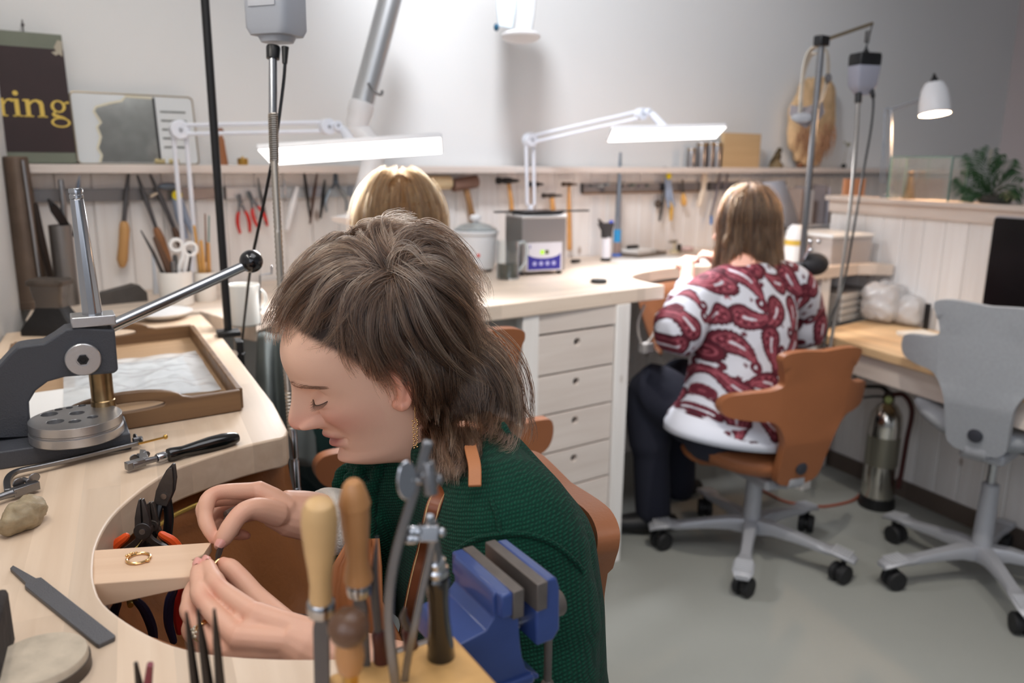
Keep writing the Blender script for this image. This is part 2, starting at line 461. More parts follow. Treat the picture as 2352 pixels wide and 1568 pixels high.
pm.prism([(-.0465, 0), (-.0465, .010), (-.0425, .014), (.0425, .014), (.0465, .010), (.0465, 0)], [], 1.29, Matrix.Identity(3), (0, 0, 0))
plank_me = bpy.data.meshes.new('plank'); plank_me.from_pydata(pm.v, [], pm.f); plank_me.update(); finish_mesh(plank_me, 20); plank_me.materials.append(PINE_V)
def plank_at(parent, p, ax, out, height, name='plank'):
 o = bpy.data.objects.new(name, plank_me); COL.objects.link(o)
 mw = Matrix((ax, out, Z)).transposed().to_4x4()
 mw = mw @ Matrix.Diagonal((1, 1, height / 1.29, 1)); mw.translation = p
 o.matrix_basis = mw; attach(o, parent); return o
u = -2.0
while u < 2.7:
 plank_at(wall_back, W(u, -.016, 0.0), A, N, 1.29); u += PLANK
wl = MB().box(CORNER + LEFT_DIR * 1.15 + V3((-math.cos(AZ_B), math.sin(AZ_B), 0)) * (TH / 2), (TH, 2.3, 3.0), rotm(BN, B, Z))
wl.v = [tuple(V3(v) + Z * 1.5) for v in wl.v]
wall_left = struct(obj('wall_left', wl, WALLPAINT, smooth=0))
wr = MB().box(W(3.6, 2.0, 1.5), (TH, 4.2, 3.0), MW)
struct(obj('wall_right', wr, mat('warm_wall_paint', (214, 204, 204), 0.85), smooth=0))
HALF_TOP = 1.205
far = HB + B * 0.87; near = HB - B * 1.6
mid = (far + near) / 2; ln = (far - near).length
hw = MB().box(mid - BN * .05 + Z * (HALF_TOP - .02) / 2, (.07, ln, HALF_TOP - .02), rotm(BN, B, Z))
half = struct(obj('wall_partition', hw, PINE_V, smooth=0))
cap = obj('cap', MB().box(mid - BN * .035 + Z * (HALF_TOP - .01), (.125, ln + .02, .02), rotm(BN, B, Z)), PINE_B, half, bevel=.002)
obj('cap_rail', MB().box(mid + BN * .006 + Z * (HALF_TOP - .045), (.012, ln, .05), rotm(BN, B, Z)), PINE_B, half, bevel=.002)
k = 0.05
while k < ln - .02:
 p = far - B * k; p.z = 0
 plank_at(half, p - BN * .015, B, BN, HALF_TOP - .02); k += PLANK
bs = MB().box(HB - B * .35 + BN * .008 + Z * .035, (.016, 2.4, .07), rotm(BN, B, Z))
struct(obj('baseboard_right', bs, mat('dark_skirting', (96, 84, 76), 0.6), smooth=0))
SH_T = 1.318
shelf = obj('shelf', MB().box(W(.32, .045, SH_T - .0125), (4.74, .094, .025), MW), PINE_H, bevel=.003)
tag(shelf, 'long narrow whitewashed pine shelf running along the white wall', 'shelf')
# -- BENCHES
BT = 0.046
e0, e1, e2 = W(-1.70, .62, 0), W(-1.828, 1.525, 0), W(-1.95, 2.10, 0)
ctr = (zp(665, 1000, ZB) + zp(840, 1500, ZB)) / 2; ctr.z = 0
edge_dir = (e1 - W(-1.72, .713, 0)).normalized()        # towards the lens, along the free edge
def arc_outline():
 pts = [(620, 1010), (546, 1028), (470, 1052), (399, 1078), (344, 1110), (300, 1144), (262, 1180), (236, 1218), (220, 1258), (215, 1300), (218, 1340), (237, 1383), (291, 1426), (355, 1462), (420, 1486), (517, 1504), (646, 1511), (760, 1511), (800, 1509)]
 return [zp(x, y, ZB) for x, y in pts]
arc = smooth_path(arc_outline(), 3)
rc = [zp(x, y, ZB) for x, y in ((628, 925), (650, 965), (661, 988), (658, 999), (642, 1006))]
near_out = [W(-1.70, .50, 0)] + [zp(497, 757, ZB)] + rc + arc + [W(-1.965, 2.16, 0), W(-1.99, 2.42, 0), W(-2.40, 2.42, 0)]
lw = lambda v: CORNER + N * v * .999 - A * v * .166
near_out += [lw(1.5) + A * .004, lw(.5) + A * .004]
bench1 = thing('workbench', 'long light beech goldsmith bench along the left wall with a half-round cutout', 'workbench', W(-2.0, 1.0, 0))
obj('bench_top', MB().prism([(p.x, p.y) for p in near_out], [], BT, Matrix.Identity(3), (0, 0, ZB - BT)), BENCHWOOD, bench1, bevel=.004, seg=3)
for p in (W(-1.80, .75, 0), W(-2.03, .75, 0), W(-1.95, 1.44, 0), W(-2.12, 1.44, 0), W(-2.05, 2.38, 0), W(-2.32, 2.38, 0)):
 obj('leg', MB().box(p + Z * (ZB - BT) / 2, (.06, .06, ZB - BT), rotm(BN, B, Z)), PINE_V, bench1, bevel=.003)
bench2 = thing('workbench', 'pale beech bench along the back wall carrying the crockpot and the cleaner', 'workbench', W(-.6, .4, 0))
cut2 = [(1527, 656), (1512, 648), (1497, 636), (1496, 625), (1520, 618), (1560, 612), (1640, 606)]
c2 = [zp(x, y, ZB) for x, y in cut2]
rec = smooth_path([W(-.295, .765, 0), W(-.30, .69, 0), W(-.27, .58, 0), W(-.16, .50, 0), W(.05, .455, 0), W(.26, .50, 0), W(.36, .58, 0), W(.385, .69, 0), W(.38, .765, 0)], 4)
out2 = [W(-2.03, .004, 0), W(-2.10, .45, 0), W(-1.70, .52, 0), W(-1.62, .60, 0), W(-1.40, .60, 0)]
out2 = [W(-2.03, .004, 0), W(-2.08, .34, 0), W(-1.69, .44, 0), W(-1.66, .60, 0)]
rec1 = smooth_path([W(-1.62, .70, 0), W(-1.60, .60, 0), W(-1.48, .50, 0), W(-1.36, .475, 0), W(-1.22, .50, 0), W(-1.12, .60, 0), W(-1.10, .70, 0), W(-1.08, .78, 0)], 4)
out2 += rec1 + [W(-.9, .782, 0)] + rec + [W(.80, .765, 0), HB + B * .50 + BN * .012, W(.985, .50, 0), W(.98, .004, 0)]
obj('bench_top', MB().prism([(p.x, p.y) for p in out2], [], BT, Matrix.Identity(3), (0, 0, ZB - BT)), BENCHWOOD2, bench2, bevel=.004, seg=3)
for p in (W(-1.05, .05, 0), W(.9, .6, 0), W(-1.96, .1, 0), W(.9, .05, 0), W(.62, .72, 0)):
 obj('leg', MB().box(p + Z * (ZB - BT) / 2, (.06, .06, ZB - BT), MW), PINE_V, bench2, bevel=.003)
# -- DRAWER CABINET under the back bench
def drawer_cabinet():
 uf, vf, _ = uvz(zp(1418, 1290, 0.0))
 ul = uvz(vp(1200, 900, vf))[0]; ur = uf + .012
 zt = ZB - BT
 wd = ur - ul; D = .50; vm = vf - D / 2; um = (ul + ur) / 2
 t = thing('drawer_cabinet', 'whitewashed pine cabinet of five drawers with round finger holes under the back bench', 'cabinet', W(um, vm, 0))
 st = .058
 xl, xr = ul + st, ur - st
 bottom = .165
 for uu in (ul + st / 2, ur - st / 2):
  obj('stile', MB().box(W(uu, vf - .02, zt / 2), (st, .04, zt), MW), PINE_V, t, bevel=.003)
  obj('side_panel', MB().box(W(uu, vm - .02, (bottom + zt) / 2), (.02, D - .05, zt - bottom), MW), PINE_V, t)
  obj('leg', MB().box(W(uu, vf - D + .02, zt / 2), (st, .04, zt), MW), PINE_V, t)
 zs = [zt - .066]
 obj('top_rail', MB().box(W(um, vf - .022, zt - .031), (xr - xl, .03, .062), MW), PINE_H, t, bevel=.002)
 hh = (zs[0] - bottom - .035) / 5
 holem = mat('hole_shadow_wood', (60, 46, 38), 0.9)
 for i in range(5):
  z1 = zs[0] - hh * i - .003; z0 = zs[0] - hh * (i + 1) + .003
  h = z1 - z0; w = xr - xl - .006
  M = rotm(A, Z, -N)
  d = obj('drawer', MB().prism(rrect(w, h, .002, 1), [circle(0, h / 2 - .033, .0125, 18)], .02, M, W(um, vf - .008, (z0 + z1) / 2)), PINE_H, t, bevel=.0015)
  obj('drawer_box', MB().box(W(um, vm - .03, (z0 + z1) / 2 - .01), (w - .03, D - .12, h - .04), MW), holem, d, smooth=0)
 obj('bottom_rail', MB().box(W(um, vf - .022, bottom + .016), (xr - xl, .03, .034), MW), PINE_H, t, bevel=.002)
 obj('back_panel', MB().box(W(um, vf - D + .03, (bottom + zt) / 2), (xr - xl + .02, .01, zt - bottom), MW), PINE_H, t)
 return t
drawer_cabinet()
# -- LOW DESK on the right, between bench and partition
CHAIRG = mat('bracket_paint', (150, 140, 130), .5)
def low_desk():
 zt = .715
 p0, p1 = zp(1868, 762, zt), zp(2045, 812, zt)      # front edge, far to near
 p2 = p0 + (p1 - p0) * 3.6
 d = (p2 - p0).normalized(); inn = V3((d.y, -d.x, 0)); inn = -inn if inn.dot(BN) > 0 else inn
 q = lambda p: HB + B * ((p - HB).dot(B)) + BN * .012
 t = thing('desk', 'low pine desk with a white apron against the boarded partition', 'desk', (p0 + p1) / 2 * 1.0 - Z * zt)
 out = [p0, p2, q(p2), q(p0) + B * .12]
 obj('desk_top', MB().prism([(p.x, p.y) for p in out], [], .032, Matrix.Identity(3), (0, 0, zt - .032)), wood('desk_beech', (226, 192, 148), (196, 158, 118), B, stave=.05, rough=.45, grain=40), t, bevel=.003)
 a0 = p0 + inn * .03; a1 = p2 + inn * .03
 c = (a0 + a1) / 2; c.z = zt - .032 - .043
 obj('apron', MB().box(c, ((a1 - a0).length, .022, .086), rotm(d, inn, Z)), PINE_B, t, bevel=.002)
 for s_ in (.10, .45, .8):
  p = q(p0 + (p2 - p0) * s_) + BN * .10
  obj('bracket', MB().prism([(0, 0), (.2, 0), (.2, -.025), (.02, -.16), (0, -.16)], [], .03, rotm(BN, Z, B), V3((p.x, p.y, zt - .033)) - BN * .1), CHAIRG, t, bevel=.002)
 return t
DESK_Z = .715
low_desk()
# == NEAR BENCH: tools and work
def onplane(q, ex):
 """line of sight meets the vertical plane through q that runs along ex"""
 nn = V3((ex.y, -ex.x, 0)).normalized()
 def f(x, y):
  d = ray(x, y); t = (q - EYE).dot(nn) / d.dot(nn); return EYE + d * t
 return f
# ---- press with disc cutter
PRESSGREY = mat('dark_grey_hammered_paint', (66, 68, 74), 0.5, bump=0.35, bscale=500)
ALU = mat('turned_aluminium', (190, 190, 192), 0.32, 0.9, bump=0.1, bscale=300)
def press():
 q0 = zp(303, 1032, ZB); ex = (q0 - zp(0, 1079, ZB)).normalized(); ey = V3((-ex.y, ex.x, 0))
 t = thing('arbor_press', 'dark grey lever press with a ball-ended handle and a round disc cutter under its ram', 'press', q0 - ex * .12 + ey * .06)
 M3 = rotm(ex, ey, Z)
 hb = .024
 obj('base_plate', MB().box(q0 - ex * .125 + ey * .062 + Z * hb / 2, (.25, .124, hb), M3), PRESSGREY, t, bevel=.002)
 for a, b in ((.022, .022), (.022, .102)):
  obj('base_slot', MB().box(q0 - ex * a + ey * b + Z * (hb + .0002), (.013, .006, .001), M3), BLACKPL, t, smooth=0)
 qf = q0 + ey * .046; P = onplane(qf, ex)
 def loc2(x, y):
  p = P(x, y) - qf; return (p.dot(ex), p.z)
 outline = [(176, 752), (150, 756), (128, 772), (100, 789), (62, 793), (40, 797), (20, 816), (0, 838), (-40, 868), (-75, 905), (-80, 1010), (72, 1003), (68, 965), (66, 925), (82, 898), (110, 877), (150, 866), (205, 862), (262, 858), (272, 850), (270, 830), (264, 757)]
 o2 = [loc2(*p) for p in outline]
 M = rotm(ex, Z, ey)
 frame_ = obj('frame', MB().prism(o2, [], .042, M, qf), PRESSGREY, t, bevel=.003, seg=3)
 cb = P(216, 741) + ey * .02
 obj('clamp_block', MB().box(cb + Z * .002, (.054, .044, .014), M3), ALU, t, bevel=.0015)
 c0 = P(216, 735) + ey * .02; c1 = P(178, 458) + ey * .02
 col = obj('rack_column', MB().lathe([(.0135, 0), (.0132, .01), (.0088, (c1 - c0).length)], c0, c1 - c0, 8), STEEL, t, bevel=.0015)
 obj('column_cap', MB().lathe([(.008, 0), (.0088, .001), (.0088, .005), (.0078, .006), (.0078, .0075), (.0088, .008), (.0088, .0125), (.008, .014)], c1, c1 - c0, 20), STEEL, col)
 kb = P(190, 823)
 kn = obj('knob', MB().lathe([(.0, .0), (.0205, 0), (.0222, .002), (.0222, .008), (.021, .0095), (.0085, .0095), (.0085, .0075), (0, .0075)], kb, -ey, 32), ALU, t)
 obj('hex_screw', MB().lathe([(.0, .0), (.0072, 0), (.0072, .0028), (.0042, .0028), (.004, .001), (0, .001)], kb - ey * .0072, -ey, 6), BLACKMETAL, kn, smooth=0)
 r0 = P(232, 858) + ey * .02; r1 = P(241, 945) + ey * .02
 ram = MB().lathe([(.0148, 0), (.0148, (r1 - r0).length * .76), (.0158, (r1 - r0).length * .78), (.0166, (r1 - r0).length), (0, (r1 - r0).length)], r0, r1 - r0, 24)
 obj('ram', ram, mat('bronzed_steel', (150, 126, 92), 0.3, 1.0, vary=.25, vscale=50), t)
 l0 = P(255, 762) + ey * .035; l1 = dp(560, 611, 1.26)
 lever = obj('lever', MB().tube([l0, l0 + (l1 - l0) * .5, l1], [.0092, .0084, .0078], 16), STEEL, t)
 obj('ball_grip', MB().sphere(dp(577, 600, 1.265), .0182, 24, 16), mat('black_bakelite', (18, 18, 22), 0.12, coat=.6), lever)
 cx = zp(174, 958, ZB + hb + .026)
 cxy = V3((cx.x, cx.y, ZB + hb))
 rad = .0575
 dc = MB().lathe([(0, 0), (rad - .001, 0), (rad, .001), (rad, .0115), (rad - .0025, .0125), (rad - .0025, .0135), (rad - .001, .0145), (rad - .001, .0150), (0, .0150)], cxy, Z, 48)
 die = obj('die_base', dc, ALU, t)
 holes = [(113, 951, 18), (127, 968, 18), (172, 967, 13), (213, 957, 12), (177, 948, 16), (134, 940, 9), (188, 931, 9), (159, 936, 8)]
 hl = []
 for x, y, r in holes:
  p = zp(x, y, ZB + hb + .027) - cxy; hl.append(circle(p.x, p.y, r / 1690 * 1.02, 18))
 obj('die_plate', MB().prism(circle(0, 0, rad - .001, 48), hl, .0115, Matrix.Identity(3), cxy + Z * .0155), ALU, t, bevel=.0008)
 return t
press()
# ---- wooden tray with plastic bags and papers
TRAYWOOD = wood('old_tray_wood', (132, 100, 68), (88, 62, 42), A, rough=.5, grain=50, strength=.7)
def crumple(c, ax, ay, w, h, nx, ny, amp, z0, seed, scale=18.0, edge=0.0):
 mb = MB(); vs = []
 for j in range(ny + 1):
  for i in range(nx + 1):
   uu, vv = i / nx - .5, j / ny - .5
   p = c + ax * (uu * w) + ay * (vv * h)
   q = noise.noise(V3((uu * w * scale + seed, vv * h * scale, seed))) + .5 * noise.noise(V3((uu * w * scale * 2.7, vv * h * scale * 2.7 + seed, 3.3)))
   f = min(1, 7 * min(.5 - abs(uu), .5 - abs(vv)))
   vs.append(V3((p.x, p.y, z0 + max(0.0008, amp * (.5 + q) * (.35 + .65 * f)))))
 fs = [(j * (nx + 1) + i, j * (nx + 1) + i + 1, (j + 1) * (nx + 1) + i + 1, (j + 1) * (nx + 1) + i) for j in range(ny) for i in range(nx)]
 return mb.add(vs, fs)
PLASTICBAG = mat('clear_plastic_film', (236, 240, 242), 0.12, alpha=.62, spec=.8)
PAPER = mat('white_paper', (232, 230, 226), 0.8)
def tray():
 zt = ZB + .034
 FR = zp(549, 893, zt); FR.z = 0; BRr = zp(440, 747, zt); BRr.z = 0
 FL = zp(268, 935, zt); FL.z = 0
 ex = (FR - FL).normalized(); ey = (BRr - FR); L = ey.length; ey.normalize()
 Wd = .335
 FL = FR - ex * Wd; c = (FR + BRr - ex * Wd) / 2 ; BL = BRr - ex * Wd
 t = thing('serving_tray', 'old brown wooden tray with arched handles lying on the bench behind the press', 'tray', (FR + FL + BRr + BL) / 4 + Z * ZB)
 obj('tray_floor', MB().prism([(p.x, p.y) for p in (FL, FR, BRr, BL)], [], .007, Matrix.Identity(3), (0, 0, ZB + .0005)), wood('tray_floor_wood', (178, 146, 112), (144, 112, 80), A, rough=.55, grain=40), t)
 up = V3((0, 0, 1))
 for p, name in ((FR, 'end_panel'), (BRr, 'end_panel')):
  s = -1 if p is FR else 1
  M = rotm(-ex, up, ey * s) if True else None
  Wn = Wd
  pts = [(0, 0), (Wn, 0), (Wn, .034)]
  k0, k1 = Wn * .68, Wn * .32
  arch = [(Wn * .78, .034)] + [(Wn * .5 + .082 * math.cos(a), .034 + .022 * math.sin(a)) for a in [R(10 + 160 * i / 12) for i in range(13)]] + [(Wn * .22, .034), (0, .034)]
  hole = [(Wn * .5 + .055 * math.cos(2 * math.pi * i / 24), .031 + .009 * math.sin(2 * math.pi * i / 24) * (1.0 if math.sin(2 * math.pi * i / 24) > 0 else .6)) for i in range(24)]
  o_ = p + Z * ZB + Z * .001
  obj(name, MB().prism(pts + arch, [hole], .012, M, o_), TRAYWOOD, t, bevel=.002)
 for p, d in ((FR, BRr), (FL, BL)):
  m_ = (p + d) / 2 + Z * (ZB + .018)
  obj('side_rail', MB().box(m_, (.011, (d - p).length, .034), rotm(V3((ey.y, -ey.x, 0)), ey, Z)), TRAYWOOD, t, bevel=.002)
 cc = (FR + FL + BRr + BL) / 4
 e1 = V3((ey.y, -ey.x, 0))
 bag = obj('plastic_bag', crumple(cc + ex * .035 - ey * .04, ex, ey, .235, .31, 44, 52, .011, ZB + .012, 3.1, 14), PLASTICBAG, recalc=True, smooth=180)
 tag(bag, 'shiny clear plastic bag lying flat in the wooden tray', 'plastic bag')
 sh = obj('paper_sheet', crumple(cc + ex * .03 - ey * .03, ex, ey, .19, .27, 10, 12, .003, ZB + .008, 9.1, 8), mat('grey_paper', (206, 208, 210), .7), smooth=180)
 tag(sh, 'pale grey sheet underneath the clear plastic bag', 'paper')
 sh2 = obj('paper_card', crumple(cc - ex * .10 - ey * .12, ex, ey, .12, .16, 8, 8, .004, ZB + .0105, 5.1, 8), PAPER, smooth=180)
 tag(sh2, 'white paper card in the tray behind the press ram', 'card')
 dots = [(-.055, -.03), (-.055, -.045), (-.055, -.06)]
 for a, b in dots:
  pp = cc - ex * .10 - ey * .12 + ex * a * .9 + ey * b
  obj('printed_mark', MB().box(V3((pp.x, pp.y, ZB + .0155)), (.006, .004, .0004), rotm(ex, ey, Z)), BLACKPL, sh2, smooth=0)
 d = zp(372, 722, ZB + .01); d.z = ZB
 o = obj('saucer', MB().lathe([(0, .004), (.03, .004), (.03, 0), (.036, 0), (.05, .006), (.072, .017), (.073, .019), (.05, .010), (.034, .007), (0, .007)], d, Z, 40, caps=False), mat('white_porcelain', (240, 240, 240), .2))
 tag(o, 'white round saucer behind the wooden tray', 'saucer')
tray()
# ---- saw frame lying on the bench
def wing_nut(mb, c, ax, up, r=.006):
 mb.cyl(c - ax * .006, c + ax * .006, .0032, seg=10)
 for s in (-1, 1):
  M = rotm(ax, up, ax.cross(up))
  mb.prism([(x, y) for x, y in circle(0, s * (.003 + r), r, 14, r * 1.15)], [], .0014, rotm(up, ax.cross(up), ax), c)
def bench_saw():
 z = ZB + .009
 q = lambda x, y, zz=z: zp(x, y, zz)
 t = thing('jeweller_saw', 'steel saw frame with a glossy black handle lying in front of the press', 'saw', V3((q(380, 1050).x, q(380, 1050).y, ZB)))
 h0, h1 = q(383, 1046), q(546, 1004); d = (h1 - h0)
 L = d.length
 obj('handle', MB().lathe([(.0062, 0), (.0088, .002), (.0095, .006), (.0085, .016), (.0078, L * .22), (.0095, L * .42), (.0112, L * .6), (.0112, L * .78), (.0092, L * .94), (.0065, L), (0, L)], h0, d, 12), BLACKPAINT, t)
 f0 = q(360, 1053)
 obj('ferrule', MB().lathe([(.0058, 0), (.0066, .002), (.0066, .011), (.0058, .013)], f0, h0 - f0, 16), STEEL, t)
 b0 = q(303, 1069)
 stem = MB().tube([f0, q(335, 1059), b0], [.0042, .0045, .005], 8)
 stem.box((q(318, 1062) + b0) / 2, ((b0 - q(318, 1062)).length + .012, .010, .010), frame(Z, b0 - f0))
 wing_nut(stem, q(322, 1048), (b0 - f0).normalized().cross(Z).normalized(), Z, .005)
 obj('blade_clamp', stem, BRUSHED, t, bevel=.0008)
 br = MB().prism([(-.006, -.004), (.006, -.004), (.0055, .03), (-.002, .032)], [], .004, rotm((q(345, 1045) - q(318, 1045)).normalized(), (q(318, 1008) - q(330, 1055)).normalized(), Z), q(330, 1055))
 obj('frame_bracket', br, BRUSHED, t, bevel=.0008)
 path = [q(318, 1017), q(250, 1033), q(160, 1055), q(90, 1071), q(55, 1078), q(35, 1084), q(22, 1094), q(16, 1108), q(18, 1128)]
 obj('bow', MB().strip(smooth_path(path, 5), Z, .0055, .0075), BRUSHED, t, bevel=.001)
 rod = MB().cyl(q(318, 1019, z + .006), q(378, 1004, z + .006), .0016, seg=8); rod.sphere(q(380, 1003, z + .006), .0034, 10, 8)
 obj('tension_screw', rod, BRASS, t)
 wb = MB(); wing_nut(wb, q(316, 1008, z + .004), (q(378, 1004) - q(318, 1019)).normalized(), Z, .0055); obj('wing_screw', wb, BRUSHED, t)
 e = MB().tube([q(-30, 1152), q(15, 1136), q(35, 1130)], [.0035, .0046, .0052], 10); e.box(q(58, 1122), (.030, .010, .010), frame(Z, q(80, 1113) - q(20, 1133)))
 wing_nut(e, q(60, 1103, z + .006), (q(80, 1113) - q(20, 1133)).normalized().cross(Z).normalized(), Z, .0062)
 obj('end_clamp', e, BRUSHED, t, bevel=.0008)
 return t
bench_saw()
# ---- lump of beeswax / clay
def lump():
 c = zp(57, 1212, ZB); ax = (zp(100, 1160, ZB + .015) - zp(15, 1215, ZB + .015)).normalized(); M = rotm(ax, Z.cross(ax), Z)
 mb = MB().sphere(c + Z * .015, 1.0, 40, 26, M, (.030, .017, .018))
 vs = []
 for v in mb.v:
  p = V3(v); q = p - c - Z * .015
  k = 1 + .22 * noise.noise(p * 70) + .10 * noise.noise(p * 160) + .04 * noise.noise(p * 420)
  p2 = c + Z * .015 + q * k; p2.z = max(p2.z, ZB + .0003); vs.append(tuple(p2))
 mb.v = vs
 tag(obj('wax_lump', mb, mat('old_beeswax', (156, 140, 112), .55, vary=.2, vscale=90, bump=.3, bscale=300, sss=.1), smooth=180), 'rough beige lump of modelling wax on the bench edge side', 'wax')['label'] = 'rough beige lump of wax lying on the bench near the saw'
lump()
# ---- bench pin in the cut-out
def bench_pin():
 zt = ZB - .001
 a0, a1, a2, a3 = zp(214, 1263, zt), zp(486, 1245, zt), zp(458, 1322, zt), zp(214, 1340, zt)
 ex = ((a1 + a2) / 2 - (a0 + a3) / 2); Ln = ex.length; ex.normalize()
 out = [a0, a1, (a1 * .62 + a2 * .38) - ex * .004, (a1 + a2) / 2 - ex * .014, (a1 * .38 + a2 * .62) - ex * .004, a2, a3]
 mb = MB(); n = len(out); vs = []
 for p in out: vs.append(p)
 for p in out:
  f = (p - a0).dot(ex) / Ln; vs.append(p - Z * (.030 - .021 * min(1, max(0, f))))
 bm_top = MB().prism([(p.x, p.y) for p in out], [], .03, Matrix.Identity(3), (0, 0, zt - .03))
 vv = []
 for v in bm_top.v:
  p = V3(v)
  if p.z < zt - .01:
   f = min(1, max(0, (p - a0).dot(ex) / Ln)); p.z = zt - (.030 - .020 * f)
  vv.append(tuple(p))
 bm_top.v = vv
 o = obj('bench_pin', bm_top, wood('pin_beech', (228, 196, 166), (206, 168, 136), ex, rough=.5, grain=70, strength=.4), bevel=.0012)
 tag(o, 'wedge shaped pale wooden bench pin sticking out into the cutout', 'bench pin')
 c = zp(318, 1279, ZB + .002); ax = (zp(345, 1283, ZB) - zp(291, 1275, ZB)).normalized()
 t = thing('ring', 'gold ring with a cluster setting lying on the wooden bench pin', 'ring', V3((c.x, c.y, zt)))
 obj('band', MB().ring(V3((c.x, c.y, zt + .0017)), Z, .0108, .0014, 40, 8), GOLD, t)
 s = MB()
 for i, (dx, dy, r) in enumerate([(-.0125, .001, .0017), (-.0115, .0035, .0015), (-.0105, .0055, .0014), (-.0128, -.0015, .0014), (-.0105, .0005, .0014), (-.0085, .0072, .0012)]):
  s.sphere(V3((c.x, c.y, zt + .0028 + .0006 * (i % 2))) + ax * dx + Z.cross(ax) * dy, r, 10, 8)
 obj('setting', s, GOLD, t); s2 = MB().sphere(V3((c.x, c.y, zt + .0022)) + ax * .0122 - Z.cross(ax) * .002, .0019, 10, 8); s2.sphere(V3((c.x, c.y, zt + .0026)) + ax * .0134 - Z.cross(ax) * .0012, .0012, 10, 8)
 obj('bead', s2, GOLD, t)
bench_pin()
# ---- flat file without handle
def flat_file():
 z0 = ZB + .0003
 pts = [(24, 1312), (31, 1305), (84, 1335), (96, 1333), (266, 1467), (264, 1472), (228, 1489), (222, 1487), (58, 1354), (60, 1346)]
 out = [zp(x, y, z0) for x, y in pts]
 o = obj('flat_file', MB().prism([(p.x, p.y) for p in out], [], .0038, Matrix.Identity(3), (0, 0, z0)), FILESTEEL, bevel=.0006)
 tag(o, 'dark grey flat steel file without a handle lying on the bench', 'file')
flat_file()
# ---- soldering disc and charcoal
def soldering_disc():
 c = zp(88, 1520, ZB + .012); r = (zp(206, 1495, ZB + .012) - c).length
 c.z = ZB
 t = thing('soldering_board', 'round speckled grey soldering board at the front of the bench', 'soldering board', c)
 obj('pad', MB().lathe([(0, .0), (r * .97, 0), (r * .985, .002), (r * .985, .0125), (r * .96, .014), (0, .014)], c + Z * .002, Z, 56), mat('mineral_board', (190, 176, 156), .9, vary=.16, vscale=55, bump=.5, bscale=160), t)
 obj('rim', MB().lathe([(r * .99, 0), (r * 1.02, 0), (r * 1.02, .010), (r * .99, .010)], c, Z, 56, caps=False), IRON, t)
 b = zp(-42, 1470, ZB + .03); b.z = ZB
 o = obj('charcoal_block', MB().box(b + Z * .0105 + Z * .015, (.030, .085, .05), rotm(BN, B, Z)), mat('charcoal', (44, 38, 36), .85, vary=.5, vscale=40, bump=.7, bscale=90), bevel=.004)
 o.location.z = -.0005
 tag(o, 'dark charcoal soldering block standing beside the round board', 'charcoal')
soldering_disc()
# ---- pliers hung on a brass rail under the cut-out
def pliers(name, label, piv, up, side, size, jaw, grip_mat, spread=.14, head_mat=None, group=None, body_w=.011, jaw_w=.006, handle=.075, metal=None, g0=.018):
 """pliers with the pivot at piv, jaws along up, opening along side"""
 head_mat = head_mat or DARKSTEEL
 up = V3(up).normalized(); side = V3(side); side = (side - up * side.dot(up)).normalized(); nn = side.cross(up)
 k = size
 t = thing(name, label, 'pliers', piv - up * handle * k, group)
 M = rotm(side, up, nn)
 for s in (-1, 1):
  pts = [(s * .0008, .004), (s * body_w * .55, .004), (s * body_w * .5, .014), (s * jaw_w * .8, .024), (s * jaw_w * .34, jaw), (s * .0006, jaw)]
  if s < 0: pts = pts[::-1]
  obj('jaw', MB().prism([(a * k, b * k) for a, b in pts], [], .006 * k, M, piv - nn * .003 * k), head_mat, t, bevel=.0008 * k)
  sp = spread * .004
  pth = smooth_path([piv + side * s * .002 * k + up * .004 * k, piv + side * s * .006 * k - up * .010 * k, piv + side * s * (.007 + sp) * k - up * .022 * k], 5)
  obj('shank', MB().strip(pth, side, .006 * k, .006 * k), head_mat, t, bevel=.0006 * k)
  g = smooth_path([piv + side * s * (.006 + sp * .8) * k - up * g0 * k, piv + side * s * (.010 + sp * 1.4) * k - up * (g0 + .012) * k, piv + side * s * (.011 + sp * 2.2) * k - up * handle * .7 * k, piv + side * s * (.008 + sp * 2.4) * k - up * handle * k], 5)
  n_ = len(g)
  obj('handle', MB().tube(g, [(.0042 + .0014 * math.sin(math.pi * i / (n_ - 1))) * k for i in range(n_)], 8, flat=.8, round_caps=True), grip_mat, t)
 obj('joint', MB().cyl(piv - nn * .0045 * k, piv + nn * .0045 * k, body_w * .62 * k, seg=20), head_mat, t, bevel=.0005)
 obj('rivet', MB().cyl(piv - nn * .0052 * k, piv + nn * .0052 * k, .003 * k, seg=14), metal or STEEL, t)
 return t
